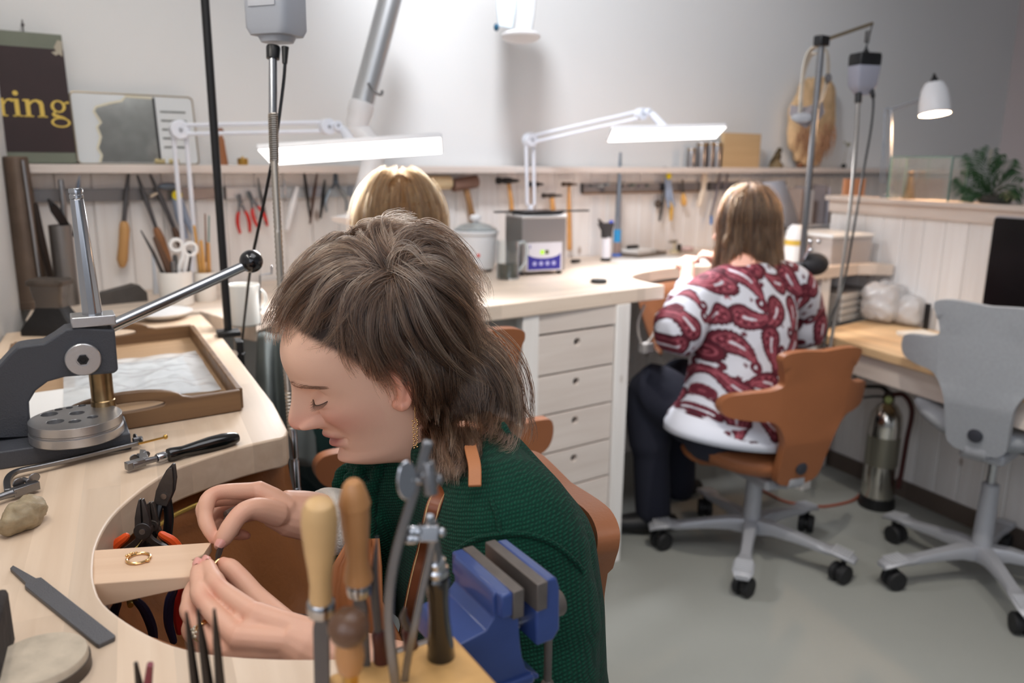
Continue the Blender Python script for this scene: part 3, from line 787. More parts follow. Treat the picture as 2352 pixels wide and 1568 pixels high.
def rail_and_pliers():
 zr = .888
 hook = [zp(463, 1104, .902), zp(478, 1120, .896), zp(480, 1130, zr), zp(470, 1150, zr), zp(440, 1164, zr), zp(395, 1186, zr), zp(345, 1222, zr), zp(316, 1252, zr), zp(296, 1290, zr), zp(288, 1335, zr), zp(300, 1390, zr)]
 hook = [V3((p.x, p.y, p.z)) for p in hook]
 o = obj('tool_rail', MB().tube(smooth_path(hook, 6), .0030, 10), mat('dull_brass_rod', (190, 160, 84), .4, .8))
 tag(o, 'bent brass rod for hanging pliers under the bench cutout', 'rail')
 sd = (RIGHT * 1.0 + FWD * .15)
 piv = dp(380, 1134, .935); up = dp(398, 1062, .93) - piv;
 t = thing('metal_snips', 'dark metal snips with leaf shaped blades pointing up out of the cutout', 'snips', piv - up * 1.2)
 u1 = up.normalized(); s1 = (sd - u1 * sd.dot(u1)).normalized(); n1 = s1.cross(u1); Ls = up.length
 M = rotm(s1, u1, n1)
 obj('blade', MB().prism([(-.008, -.012), (.007, -.012), (.010, .008), (.0085, Ls * .6), (.003, Ls), (0, Ls), (-.005, Ls * .75), (-.009, Ls * .35), (-.010, .004)], [], .0035, M, piv), DARKSTEEL, t, bevel=.0006)
 obj('blade', MB().prism([(-.009, -.012), (.006, -.012), (.0085, .006), (.006, Ls * .5), (.001, Ls * .9), (-.002, Ls * .86), (-.008, Ls * .4), (-.010, .004)], [], .003, M, piv + n1 * .004), IRON, t, bevel=.0006)
 obj('pivot', MB().cyl(piv - n1 * .002, piv + n1 * .0085, .0035, seg=14), STEEL, t)
 for s, tip in ((-1, dp(352, 1222, .93)), (1, dp(384, 1238, .945))):
  obj('handle', MB().tube(smooth_path([piv + s1 * s * .003 - u1 * .006, piv + (tip - piv) * .5 + s1 * s * .003, tip, tip + (tip - piv) * .5], 5), .0058, 10, flat=.75, round_caps=True), BLACKPL, t)
 pliers('chain_nose_pliers', 'needle nose pliers with orange grips standing in the cutout', dp(330, 1217, .905), dp(325, 1150, .90) - dp(330, 1217, .905), sd, 1.12, .033, ORANGEPL, 3.6, DARKSTEEL, body_w=.014, g0=.006)
 pliers('flat_nose_pliers', 'dark pliers with black grips beside the orange pair', dp(352, 1205, .925), dp(345, 1150, .92) - dp(352, 1205, .925), sd, 1.0, .028, BLACKPL, 1.2, IRON)
 pliers('side_cutters', 'pliers with dark blue grips showing below the bench pin', dp(415, 1315, .86) , V3((-.1, .1, 1)), sd, 1.0, .022, mat('dark_blue_grip', (36, 36, 66), .4), 1.0, IRON)
 pliers('round_nose_pliers', 'pliers with red grips behind the bench pin and the lower hand', dp(448, 1300, .87), V3((.05, .1, 1)), sd, 1.0, .022, REDPL, .8, IRON)
 pliers('parallel_pliers', 'pliers with navy grips under the root of the bench pin', dp(285, 1345, .83), V3((-.1, .05, 1)), sd, 1.0, .022, mat('dark_blue_grip', (36, 36, 66), .4), 1.0, IRON)
rail_and_pliers()
# ---- leather skin slung under the cut-out
def leather_skin():
 front = [zp(x, y, ZB - .05) for x, y in ((655, 1030), (560, 1080), (450, 1125), (345, 1180), (262, 1235), (228, 1300), (240, 1390), (310, 1450), (440, 1494), (560, 1508), (700, 1512))]
 rim = smooth_path(front, 5)
 cen = V3((0, 0, 0))
 for p in rim: cen += p / len(rim)
 out_dir = V3((.889, .457, 0))
 low = cen + out_dir * .16; low.z = .66
 rows = []
 for i in range(14):
  t_ = i / 13; r_ = []
  for k, p in enumerate(rim):
   q = p.lerp(V3((low.x + (p.x - cen.x) * .25, low.y + (p.y - cen.y) * .25, low.z)), t_)
   q.z = p.z + (low.z - p.z) * math.sin(t_ * math.pi / 2) ** .8
   q.z += .012 * math.sin(k * .7) * math.sin(t_ * math.pi) + .008 * noise.noise(q * 20)
   r_.append(q)
  rows.append(r_)
 mb = MB().loft(rows, caps=False, closed=False)
 o = obj('leather_skin', mb, mat('work_leather', (138, 84, 42), .5, bump=.3, bscale=200, vary=.15, vscale=14), smooth=180, recalc=False)
 sd = o.modifiers.new('thickness', 'SOLIDIFY'); sd.thickness = .002
 tag(o, 'brown leather catch skin slung under the bench cutout', 'leather skin')
leather_skin()
# == FOREGROUND: tool block, saws, vise
def tool_block():
 zt = ZB + .062
 b0, b1 = zp(1040, 1455, zt), zp(1101, 1522, zt)     # right-hand edge of the top, far to near
 ey = (b1 - b0); ey.normalize(); ex = V3((ey.y, -ey.x, 0)); ex = -ex if ex.dot(RIGHT) > 0 else ex    # ex points left
 w, d = .092, .085
 c = b0 + ex * w / 2 + ey * d / 2; c.z = (ZB + zt) / 2
 mb = MB().box(c, (w, d, zt - ZB), rotm(ex, ey, Z))
 o = obj('tool_block', mb, wood('oak_block', (212, 166, 104), (186, 138, 80), ex, rough=.5, grain=40, strength=.5), bevel=.0025)
 tag(o, 'honey coloured wooden block holding files and saws at the bench corner', 'tool block')
 return zt
BLOCK_Z = tool_block()
PALEHANDLE = mat('pale_turned_wood', (196, 158, 108), .45, vary=.1, vscale=30)
BROWNHANDLE = mat('brown_turned_wood', (172, 122, 76), .4, vary=.12, vscale=30)
WALNUT = mat('walnut_ball', (92, 64, 46), .35, vary=.15, vscale=40)
def handled(name, label, top, ferr, tip, dep0, dep1, prof, hm, ferrule_r, blade_w, cat, blade_mat=None):
 """handle up, blade down: top/ferr/tip are pixels on the handle's end, the ferrule and the blade"""
 p0 = dp(top[0], top[1], dep0); p1 = dp(ferr[0], ferr[1], (dep0 + dep1) / 2); ax = (p1 - p0); L = ax.length; ax.normalize()
 t = thing(name, label, cat, p1 + ax * .08)
 obj('handle', MB().lathe([(r, h * L) for r, h in prof], p0, ax, 24), hm, t)
 obj('ferrule', MB().lathe([(ferrule_r * .86, 0), (ferrule_r, .0015), (ferrule_r * 1.04, .006), (ferrule_r, .0095), (ferrule_r * .8, .011)], p1 - ax * .001, ax, 20), STEEL, t)
 side = RIGHT - ax * RIGHT.dot(ax); side.normalize()
 n_ = side.cross(ax)
 bl = .095
 obj('blade', MB().prism([(-blade_w * .3, 0), (blade_w * .3, 0), (blade_w * .5, .012), (blade_w * .5, bl), (-blade_w * .5, bl), (-blade_w * .5, .012)], [], .0035, rotm(side, ax, -n_), p1 + ax * .009 + n_ * .0017), blade_mat or FILESTEEL, t, bevel=.0005)
 return t
handled('wood_file', 'flat file with a bulbous pale wooden handle standing upright in front of the bench', (733, 1148), (737, 1380), None, .455, .52, [(0, 0), (.0045, .004), (.0078, .03), (.0098, .09), (.0106, .20), (.0101, .34), (.0088, .52), (.0073, .68), (.0065, .82), (.0070, .96), (.0068, 1.0)], PALEHANDLE, .0084, .0098, 'file')
handled('half_round_file', 'file with a shouldered brown wooden handle behind the pale handled file', (811, 1104), (824, 1336), None, .475, .54, [(0, 0), (.004, .005), (.0062, .04), (.0085, .14), (.0098, .215), (.0092, .225), (.0087, .40), (.0075, .62), (.0069, .78), (.0091, .93), (.0092, .97), (.007, 1.0)], BROWNHANDLE, .0078, .0095, 'file')
def graver():
 p0 = dp(800, 1410, .46); p1 = dp(806, 1600, .50); ax = (p1 - p0).normalized()
 t = thing('graver', 'graver with a dark mushroom shaped ball handle in the foreground', 'graver', p0 + ax * .09)
 obj('ball_handle', MB().lathe([(0, 0), (.004, .0004), (.0085, .003), (.0115, .0075), (.0122, .0115), (.0110, .0165), (.0078, .0208), (.0062, .0225)], p0, ax, 28), WALNUT, t)
 obj('neck', MB().lathe([(.0062, .022), (.0066, .024), (.0084, .030), (.0090, .038), (.0078, .048), (.005, .052)], p0, ax, 24), BROWNHANDLE, t)
 obj('ferrule', MB().lathe([(.0052, .051), (.0052, .062)], p0, ax, 16), BRASS, t)
 obj('blade', MB().lathe([(.002, .06), (.002, .10), (0, .102)], p0, ax, 6), STEEL, t)
graver()
def saws():
 d0 = .50
 t = thing('jeweller_saw', 'tall steel saw frame with a round thumb wing rising from the wooden block', 'saw', dp(906, 1560, .50))
 pth = [dp(984, 1012, .47), dp(962, 1095, .475), dp(935, 1180, .48), dp(912, 1260, .485), dp(897, 1340, .49), dp(893, 1420, .495), dp(900, 1500, .50), dp(910, 1580, .505)]
 bow = obj('bow', MB().strip(smooth_path(pth, 6), [RIGHT] * 43, .0062, .0045), BRUSHED, t, bevel=.0012)
 c = dp(932, 1102, .468)
 w = MB().lathe([(0, 0), (.0062, 0), (.0066, .0006), (.0066, .0012), (.0062, .0018), (0, .0018)], c, RIGHT * .6 - FWD * .75 , 28)
 w.v = [tuple(c + (V3(v) - c) + (-DOWN) * ((V3(v) - c).dot(-DOWN)) * .75) for v in w.v]
 w.cyl(c, dp(1003, 1110, .478), .0016, seg=8)
 obj('wing_screw', w, STEEL, t)
 cl = MB().tube([dp(983, 1060, .472), dp(990, 1135, .475)], [.0042, .0046], 8); cl.cyl(dp(965, 1090, .472), dp(1006, 1098, .478), .003, seg=10)
 cl.sphere(dp(1006, 1101, .478), .0036, 10, 8)
 obj('end_clamp', cl, BRUSHED, t, bevel=.0006)
 t = thing('jeweller_saw', 'steel saw with a waisted black handle standing on the wooden block', 'saw', dp(1010, 1520, .535))
 h0, h1 = dp(1004, 1318, .515), dp(1014, 1526, .552); ax = h1 - h0; L = ax.length
 obj('handle', MB().lathe([(.0060, 0), (.0078, .002), (.0080, .007), (.0070, L * .25), (.0071, L * .45), (.0088, L * .72), (.0098, L * .90), (.0092, L * .98), (.006, L), (0, L)], h0, ax, 24), BLACKPAINT, t)
 obj('ferrule', MB().lathe([(.0050, 0), (.0060, .001), (.0060, .006), (.0074, .0075), (.0074, .0115), (.006, .013)], h0 - ax.normalized() * .0125, ax, 20), STEEL, t)
 obj('stem', MB().tube([dp(989, 1196, .498), dp(1003, 1300, .512)], [.0038, .0042], 10), BRUSHED, t)
 cl = MB().box(dp(984, 1222, .499), (.013, .010, .010), frame(DOWN, RIGHT)); cl.cyl(dp(1010, 1222, .501), dp(962, 1232, .495), .0022, seg=10); cl.sphere(dp(1014, 1222, .501), .0032, 10, 8)
 cl.cyl(dp(985, 1205, .497), dp(988, 1182, .496), .003, seg=10)
 obj('blade_clamp', cl, STEEL, t, bevel=.0008)
 wg = MB()
 for c_, sx in ((dp(946, 1222, .493), .0052), (dp(942, 1238, .493), .0045)):
  wg.sphere(c_, 1.0, 14, 8, frame(FWD, RIGHT), (.0062, sx * .75, .0012))
 obj('wing_screw', wg, STEEL, t)
 obj('bow', MB().strip(smooth_path([dp(996, 1228, .50), dp(990, 1262, .503), dp(972, 1345, .508), dp(952, 1440, .512), dp(937, 1510, .518), dp(926, 1590, .524)], 6), [RIGHT] * 31, .0050, .0042), BRUSHED, t, bevel=.001)
saws()
def small_block_tools():
 DR = mat('maroon_handle', (74, 34, 30), .35)
 for i, (lab, top, bot, dep, r, n0) in enumerate([
  ('small maroon handled needle tool left of the two in the block', (868, 1448), (884, 1562), .53, .0062, (866, 1232)),
  ('small maroon handled needle tool right of the two in the block', (938, 1440), (950, 1545), .55, .0062, (930, 1395))]):
  p0, p1 = dp(*top, dep), dp(*bot, dep + .02); ax = p1 - p0; L = ax.length
  t = thing('needle_tool', lab, 'tool', p1)
  obj('handle', MB().lathe([(.003, 0), (.0048, .003), (r * .8, L * .3), (r, L * .6), (r, L), (0, L)], p0, ax, 18), DR, t)
  q = dp(*n0, dep - .03)
  obj('blade', MB().tube(smooth_path([p0 + ax * .05, p0.lerp(q, .5) + RIGHT * (-.002), q], 5), [.0028, .0028, .0028, .003, .003, .0028, .0024, .002, .0016, .0012, .0005], 8), FILESTEEL, t)
 DT = mat('blackened_steel', (58, 54, 52), .4, .8)
 for i, (x0, y0, x1, y1, w0) in enumerate([(428, 1405, 452, 1600, .0016), (455, 1400, 482, 1600, .0018), (492, 1398, 508, 1600, .0016)]):
  p0, p1 = dp(x0, y0, .50), dp(x1, y1, .53)
  t = thing('needle_file', ('leftmost', 'middle', 'rightmost')[i] + ' of three dark needle files upright at the bottom edge', 'file', p1, 'needle files upright at the bottom edge')
  obj('blade', MB().tube([p0, p0.lerp(p1, .35), p1], [w0 * .6, w0 * 1.6, w0 * 2.3], 6), DT, t)
  obj('handle', MB().tube([p1, p1 + (p1 - p0) * .9], [.0045, .0045], 12), BLACKPL, t)
 p0 = dp(312, 1522, .53); p1 = dp(324, 1600, .55); q0 = dp(345, 1525, .53); q1 = dp(336, 1600, .55)
 t = thing('tweezers', 'small open tweezers, one tip maroon, at the bottom edge of the bench', 'tweezers', (p1 + q1) / 2)
 obj('arm', MB().tube([p0, p1, (p1 + q1) / 2 + DOWN * .03], [.0014, .0034, .003], 8), DT, t)
 obj('arm', MB().tube([q0, q1, (p1 + q1) / 2 + DOWN * .03], [.0022, .0034, .003], 8), mat('maroon_grip', (120, 36, 52), .4), t, label='maroon coated arm')
small_block_tools()
# ---- blue bench vise
VISEBLUE = mat('blue_vise_enamel', (48, 68, 122), .34, coat=.3, vary=.08, vscale=40, bump=.08, bscale=120)
JAWSTEEL = mat('worn_jaw_steel', (112, 104, 98), .5, .6, vary=.15, vscale=60)
def vise():
 zj = 1.032                                       # top of the jaws
 f0, f1 = zp(1076, 1254, zj), zp(1194, 1355, zj)    # inner top edge of the fixed jaw plate, far to near
 g0 = zp(1116, 1241, zj)
 e2 = (f1 - f0); Lj = e2.length; e2.normalize()                       # along the jaws, towards the lens
 e1 = V3((-e2.y, e2.x, 0)); e1 = -e1 if e1.dot(RIGHT) < 0 else e1     # opening direction, to the right
 gap = .0115
 M = rotm(e1, e2, Z); c = (f0 + f1) / 2; c.z = 0
 P = lambda a, b, z: c + e1 * a + e2 * b + Z * z
 t = thing('bench_vise', 'small blue bench vise with worn grey jaws clamped at the bench corner', 'vise', P(-.01, 0, ZB))
 pl = .0095
 obj('jaw_plate', MB().box(P(-pl / 2 + .004, 0, zj - .0115), (pl, Lj, .023), M), JAWSTEEL, t, bevel=.0008)
 obj('jaw_plate', MB().box(P(.004 + gap + pl / 2, 0, zj - .0115), (pl, Lj, .023), M), JAWSTEEL, t, bevel=.0008)
 Mx = rotm(e1, Z, e2)
 body = [(-.0055, zj), (-.0165, zj - .001), (-.0185, zj - .006), (-.017, zj - .022), (-.024, zj - .030), (-.046, zj - .034), (-.050, zj - .040), (-.050, zj - .056), (-.030, zj - .060), (-.026, ZB + .024), (-.034, ZB + .010), (-.040, ZB + .002), (-.040, ZB), (.024, ZB), (.024, ZB + .003), (.012, ZB + .012), (.008, ZB + .024), (.006, zj - .050), (.004, zj - .024), (-.0055, zj - .023)]
 def slab(name, pts, w, off=0.0, bev=.002, par=t, mt=VISEBLUE):
  return obj(name, MB().prism(pts, [], w, rotm(e1, Z, e2), P(0, off - w / 2, 0)), mt, par, bevel=bev, seg=3)
 slab('fixed_body', body, Lj * .80)
 obj('jaw_cheek', MB().box(P(-.0105, 0, zj - .010), (.0105, Lj * 1.0, .020), M), VISEBLUE, t, bevel=.002)
 mv = [(.004 + gap + pl, zj), (.004 + gap + pl + .010, zj - .001), (.004 + gap + pl + .013, zj - .010), (.004 + gap + pl + .014, zj - .046), (.004 + gap + pl + .008, zj - .054), (.004 + gap + .002, zj - .054), (.004 + gap + .001, zj - .024), (.004 + gap + pl, zj - .023)]
 slab('moving_jaw', mv, Lj * .94)
 for b in (-.013, .013):
  obj('guide_bar', MB().cyl(P(-.028, b, zj - .046), P(.02, b, zj - .046), .0042, seg=14), STEEL, t)
 zs = zj - .049
 obj('screw', MB().cyl(P(-.082, 0, zs), P(.05, 0, zs), .0052, seg=16), JAWSTEEL, t)
 hub = obj('hub', MB().lathe([(.0, 0), (.0105, 0), (.0115, .001), (.0115, .021), (.0105, .0225), (0, .0225)], P(.042, 0, zs), e1, 24), JAWSTEEL, t)
 bar = MB().cyl(P(.054, 0, zs + .016), P(.054, 0, zs - .072), .0034, seg=14)
 bar.sphere(P(.054, 0, zs + .019), .0058, 16, 10); bar.sphere(P(.054, 0, zs - .075), .0058, 16, 10)
 obj('tommy_bar', bar, JAWSTEEL, t)
 cl = MB().box(P(-.02, 0, ZB + .004), (.075, Lj * .9, .008), M)
 obj('foot', cl, VISEBLUE, t, bevel=.002)
vise()
# == CHAIRS (saddle chairs with winged backs)
TAN = mat('tan_upholstery', (150, 92, 56), .5, bump=.15, bscale=250, vary=.05, vscale=9)
GREYFELT = mat('light_grey_felt', (158, 161, 166), .95, bump=.5, bscale=700, vary=.06, vscale=120)
CHAIRGREY = mat('grey_cast_aluminium', (170, 172, 178), .45, .3)
SEAM = mat('tan_seam', (132, 82, 50), .6)
def half_profile(pts, n=7):
 p = smooth_path([V3((x, 0, z)) for x, z in pts], n); return [(q.x, q.z) for q in p]
def winged_chair(name, label, loc, yaw, seat_h, cover, base_rot, group=None, tall=0.0, lean=0.0, wing=1.0):
 """faces local +y; loc on the floor"""
 Mr = Matrix.Rotation(yaw, 3, 'Z'); o3 = V3(loc)
 P = lambda x, y, z: o3 + Mr @ V3((x, y, z))
 t = thing(name, label, 'chair', loc, group)
 # ---- back: upright spine widening to a flared top, two wings at waist height
 right = [(.062, .03), (.082, .055), (.088, .13), (.098, .20), (.135, .255), (.20, .262), (.262, .270), (.282, .300), (.268, .335), (.215, .352), (.160, .362), (.128, .378), (.130, .405), (.141, .438), (.149, .460), (.140, .478), (.09, .486), (0, .480)]
 right = [(x, z + tall * max(0, min(1, (z - .365) / .06))) for x, z in right]
 top = half_profile(right, 5)
 outline = [(0, .022)] + [(.03, .022)] + top[:-1] + [top[-1]] + [(-x, z) for x, z in reversed(top[:-1])] + [(-.03, .022)]
 z0 = seat_h - .075
 bm = bmesh.new(); vs = [bm.verts.new((x, 0, z)) for x, z in outline]
 ed = [bm.edges.new((vs[i], vs[(i + 1) % len(vs)])) for i in range(len(vs))]
 bmesh.ops.triangle_fill(bm, edges=ed, use_beauty=True)
 bmesh.ops.subdivide_edges(bm, edges=[e for e in bm.edges if len(e.link_faces) == 2], cuts=2, use_grid_fill=True)
 bmesh.ops.triangulate(bm, faces=bm.faces)
 bm.verts.index_update()
 mb = MB(); vv = []
 th = .030
 def bend(x, z, y):
  yy = -.235 - lean * (z - .1)
  wg = max(0.0, abs(x) - .10) * wing
  yy += 2.6 * wg * wg + .25 * wg * (1 if .2 < z < .42 else .35)
  yy -= .05 * max(0, z - .42) - .35 * max(0, .18 - z) * .5
  return yy + y
 for s in (0, 1):
  for v in bm.verts: vv.append(P(v.co.x, bend(v.co.x, v.co.z, s * th), z0 + v.co.z))
 nv = len(bm.verts); fs = []
 for f in bm.faces:
  ids = [v.index for v in f.verts]; fs.append(tuple(reversed(ids))); fs.append(tuple(i + nv for i in ids))
 for e in bm.edges:
  if len(e.link_faces) == 1:
   a, b = e.verts[0].index, e.verts[1].index; fs.append((a, b, b + nv, a + nv))
 bm.free(); mb.add(vv, fs)
 bk = obj('backrest', mb, cover, t, smooth=50)
 md = bk.modifiers.new('bevel', 'BEVEL'); md.width = .011; md.segments = 4; md.limit_method = 'ANGLE'; md.angle_limit = R(50)
 obj('screw_cap', MB().lathe([(0, 0), (.021, 0), (.021, .004), (.017, .006), (0, .006)], P(0, bend(0, .085, -.001), z0 + .085), Mr @ V3((0, -1, 0)), 24), mat('dark_cap', (44, 46, 54), .5), bk)
 # ---- saddle seat
 rings = []
 for zz, k in ((-.055, .55), (-.045, .80), (-.025, .95), (-.005, 1.0), (.012, .97), (.022, .88), (.026, .6), (.026, .25)):
  rg = []
  for i in range(40):
   a = 2 * math.pi * i / 40; ca, sa = math.cos(a), math.sin(a)
   rx = .262 * (1 - .22 * max(0, sa) * (1 - abs(ca))); ry = .215
   x = rx * ca * k; y = ry * sa * k + .0
   h = .035 * (x / .24) ** 2 * (1 if y < 0 else .2) - .03 * max(0, y / .2) ** 2 * (abs(x) / .24)
   rg.append(P(x, y + .02, seat_h + zz + h))
  rings.append(rg)
 obj('seat', MB().loft(rings), cover, t, smooth=70)
 # ---- mechanism, gas column, five-star base, casters
 obj('mechanism', MB().box(P(0, -.04, seat_h - .075), (.13, .20, .04), Mr), CHAIRGREY, t, bevel=.012, seg=3)
 sup = smooth_path([P(0, -.10, seat_h - .085), P(0, -.19, seat_h - .06), P(0, -.200, seat_h - .02)], 5)
 obj('back_bracket', MB().strip(sup, Mr @ V3((1, 0, 0)), .06, .014), CHAIRGREY, t, bevel=.003)
 obj('lever', MB().tube([P(.06, .0, seat_h - .08), P(.20, .02, seat_h - .085), P(.25, .03, seat_h - .08)], [.006, .007, .014], 8, flat=.5), BLACKPL, t)
 obj('gas_spring', MB().cyl(P(0, 0, seat_h - .08), P(0, 0, .32), .014, seg=16), STEEL, t)
 obj('column', MB().lathe([(.033, 0), (.0315, .02), (.026, .22), (.026, .245), (.02, .25)], P(0, 0, .095), Z, 24), CHAIRGREY, t)
 padm = mat('ribbed_foot_pad', (196, 198, 202), .5, .2)
 for k in range(5):
  a = base_rot + k * 2 * math.pi / 5; d = V3((math.cos(a), math.sin(a), 0)); s = Z.cross(d)
  q = lambda r, h: o3 + d * r + Z * h
  rg = []
  for r, h, w, th_ in ((.02, .105, .060, .052), (.08, .112, .048, .040), (.16, .106, .040, .030), (.23, .098, .040, .024), (.262, .096, .054, .022), (.285, .100, .066, .018), (.335, .092, .066, .016), (.355, .082, .048, .014)):
   rg.append([q(r, h) + s * (w / 2) + Z * (th_ * .1), q(r, h) + s * (w / 2 * .7) + Z * (th_ / 2), q(r, h) - s * (w / 2 * .7) + Z * (th_ / 2), q(r, h) - s * (w / 2) + Z * (th_ * .1), q(r, h) - s * (w / 2 * .8) - Z * (th_ / 2), q(r, h) + s * (w / 2 * .8) - Z * (th_ / 2)])
  arm = obj('base_arm', MB().loft(rg), CHAIRGREY, t, smooth=50)
  rb = MB()
  for j in range(6): rb.box(q(.286 + j * .010, .1098 - j * .0016), (.0045, .054, .004), rotm(d, s, Z))
  obj('foot_pad_ribs', rb, padm, arm, stuff=True)
  fl = R(25 + 55 * math.sin(k * 2.1 + base_rot * 3)); w_ = (d * math.cos(fl) + s * math.sin(fl)); ax = Z.cross(w_)
  cpos = q(.318, .033) - w_ * .012
  ch = MB().cyl(cpos + Z * .0 - ax * .004, cpos + ax * .004, .024, seg=16); ch.cyl(q(.318, .05), q(.318, .09), .009, seg=10)
  cs = obj('caster', ch, BLACKPL, t)
  for sg in (-1, 1):
   obj('wheel', MB().lathe([(.010, 0), (.028, 0), (.0325, .003), (.0325, .018), (.029, .022), (.012, .023), (0, .021)], cpos + ax * sg * .005, ax * sg, 22), mat('black_rubber', (26, 26, 28), .6), cs)
 return t
def mid2(*pts):
 c = V3((0, 0, 0))
 for p in pts: c += p / len(pts)
 c.z = 0; return c
c1 = V3((.845, 2.585, 0))
winged_chair('saddle_chair', 'tan leather saddle chair under the woman in the paisley blouse', c1, R(21), .385, TAN, math.atan2(2.598 - 2.585, .516 - .845) + 0.0, lean=.10, wing=.8)
c2_ = V3((1.545, 2.40, 0))
winged_chair('saddle_chair', 'light grey felt saddle chair facing the low desk', c2_, R(-48), .545, GREYFELT, math.atan2(2.34 - 2.40, 1.198 - 1.545), lean=.08)
cb = V3((-.225, 1.80, 0))
winged_chair('saddle_chair', 'tan leather saddle chair of the blonde woman, mostly hidden behind the near woman', cb, R(28), .49, TAN, .3, lean=.05, tall=.10, wing=.75)
# == BACK WALL: shelf goods, tool strips, hanging tools
def q(x, y, v=.03): return vp(x, y, v)
def pxm(p): return FPX / (p - EYE).dot(FWD)          # pixels per metre at p
def scr(p, r): return r / pxm(p)
def mtag(name, mb, mt, label, cat, group=None, **k):
 return tag(obj(name, mb, mt, **k), label, cat, group)
# ---- sign board on the shelf
def sign():
 SIGN = mat('sign_brown', (44, 26, 28), .55, vary=.12, vscale=20); SAGE = mat('sign_sage', (112, 118, 104), .6, vary=.06, vscale=20)
 p0, p1 = q(-24, 378, .055), q(176, 378, .055); p2 = q(138, 84, .02)
 ex = A; up = (p2 - p1); up = up - A * up.dot(A); H = up.length; up.normalize(); nn = ex.cross(up); nn = nn if nn.dot(N) > 0 else -nn
 w = (p1 - p0).dot(A); p0.z = SH_T + .001; o = p0
 M = rotm(ex, up, nn)
 t = thing('sign_board', 'dark brown sign with sage bands and golden serif lettering leaning on the shelf', 'sign', o + A * w / 2)
 obj('board', MB().prism([(0, 0), (w, 0), (w, H), (0, H)], [], .012, M, o), SAGE, t, bevel=.0015)
 obj('brown_panel', MB().prism([(.008, H * .085), (w, H * .085), (w, H * .885), (.008, H * .885)], [], .0008, M, o + nn * .012), SIGN, t)
 ch = MB().prism([(w - .004, H * .83), (w - .001, H * .95), (w - .012, H * .955), (w - .022, H * .90), (w - .018, H * .87), (w - .030, H * .86), (w - .020, H * .835), (w - .012, H * .85)], [], .0005, M, o + nn * .0129)
 obj('chipped_corner', ch, mat('chipped_board', (176, 168, 152), .9), t)
 s = H * .205; yb = H * .355; z0 = nn * .0130
 G = mat('sign_gold', (214, 184, 84), .45)
 def L(mb, pts, w_):      # stroke in letter units
  mb.strip([o + z0 + ex * (p[0]) + up * p[1] for p in pts], nn.cross((o + ex) - o) if False else [None] * 0 or up, w_, .001); return mb
 def poly_(mb, pts): return mb.prism(pts, [], .0008, M, o + z0)
 def ringp(mb, cx, cy, rx, ry, tx, ty): return mb.prism(circle(cx, cy, rx, 28, ry), [circle(cx, cy, rx - tx, 28, ry - ty)], .0008, M, o + z0)
 def rect(mb, x0, y0, x1, y1): return poly_(mb, [(x0, y0), (x1, y0), (x1, y1), (x0, y1)])
 x = w - .165; xh = .046; st = .0105; sf = .0035; se = .006
 mb = MB()   # r
 rect(mb, x, yb, x + st, yb + xh); rect(mb, x - se, yb, x + st + se, yb + sf); poly_(mb, [(x - se, yb + xh - .004), (x, yb + xh - .006), (x, yb + xh), (x - se, yb + xh - .001)])
 poly_(mb, [(x + st, yb + xh * .62), (x + st + .006, yb + xh * .86), (x + st + .012, yb + xh * .90), (x + st + .020, yb + xh * .80), (x + st + .023, yb + xh * .92), (x + st + .017, yb + xh * 1.02), (x + st + .008, yb + xh * .99), (x + st, yb + xh * .82)])
 obj('letter_r', mb, G, t, smooth=0)
 x += .034; mb = MB()
 rect(mb, x, yb, x + st, yb + xh); rect(mb, x - se, yb, x + st + se, yb + sf); poly_(mb, [(x - se, yb + xh - .004), (x, yb + xh - .006), (x, yb + xh), (x - se, yb + xh - .001)]); poly_(mb, circle(x + st * .45, yb + xh * 1.32, .0065, 18))
 obj('letter_i', mb, G, t, smooth=0)
 x += .025; mb = MB()
 for xx in (x, x + .032):
  rect(mb, xx, yb, xx + st, yb + xh * (1 if xx == x else .74)); rect(mb, xx - se, yb, xx + st + se, yb + sf)
 poly_(mb, [(x - se, yb + xh - .004), (x, yb + xh - .006), (x, yb + xh), (x - se, yb + xh - .001)])
 poly_(mb, [(x + st, yb + xh * .66), (x + st + .008, yb + xh * .86), (x + st + .016, yb + xh * .88), (x + .032, yb + xh * .7), (x + .032 + st, yb + xh * .74), (x + .032 + st - .003, yb + xh * .93), (x + .027, yb + xh * 1.02), (x + st + .006, yb + xh * .96), (x + st, yb + xh * .84)])
 obj('letter_n', mb, G, t, smooth=0)
 x = w - .045; mb = MB()
 ringp(mb, x + .016, yb + xh * .66, .018, .0165, .0075, .004)
 ringp(mb, x + .018, yb - xh * .26, .0235, .0135, .006, .004)
 poly_(mb, [(x + .004, yb + xh * .36), (x + .008, yb + xh * .38), (x + .007, yb + xh * .22), (x + .028, yb + xh * .06), (x + .036, yb - xh * .08), (x + .026, yb - xh * .02), (x + .002, yb + xh * .06), (x - .002, yb + xh * .2)])
 poly_(mb, [(x + .028, yb + xh * .86), (x + .040, yb + xh * .98), (x + .044, yb + xh * .90), (x + .042, yb + xh * .84), (x + .034, yb + xh * .82)])
 obj('letter_g', mb, G, t, smooth=0)
 nl = q(50, 60, .0); nb = MB().cyl(nl - N * .01, nl + N * .03 , .002, seg=8); nb.cyl(nl + N * .029, nl + N * .031, .0045, seg=10)
 nb.tube([nl + N * .026, nl + N * .03 + Z * .012, nl + N * .03 - Z * .02], .0018, 6)
 mtag('nail', nb, DARKSTEEL, 'dark hooked nail in the white wall above the brown sign', 'nail')
sign()
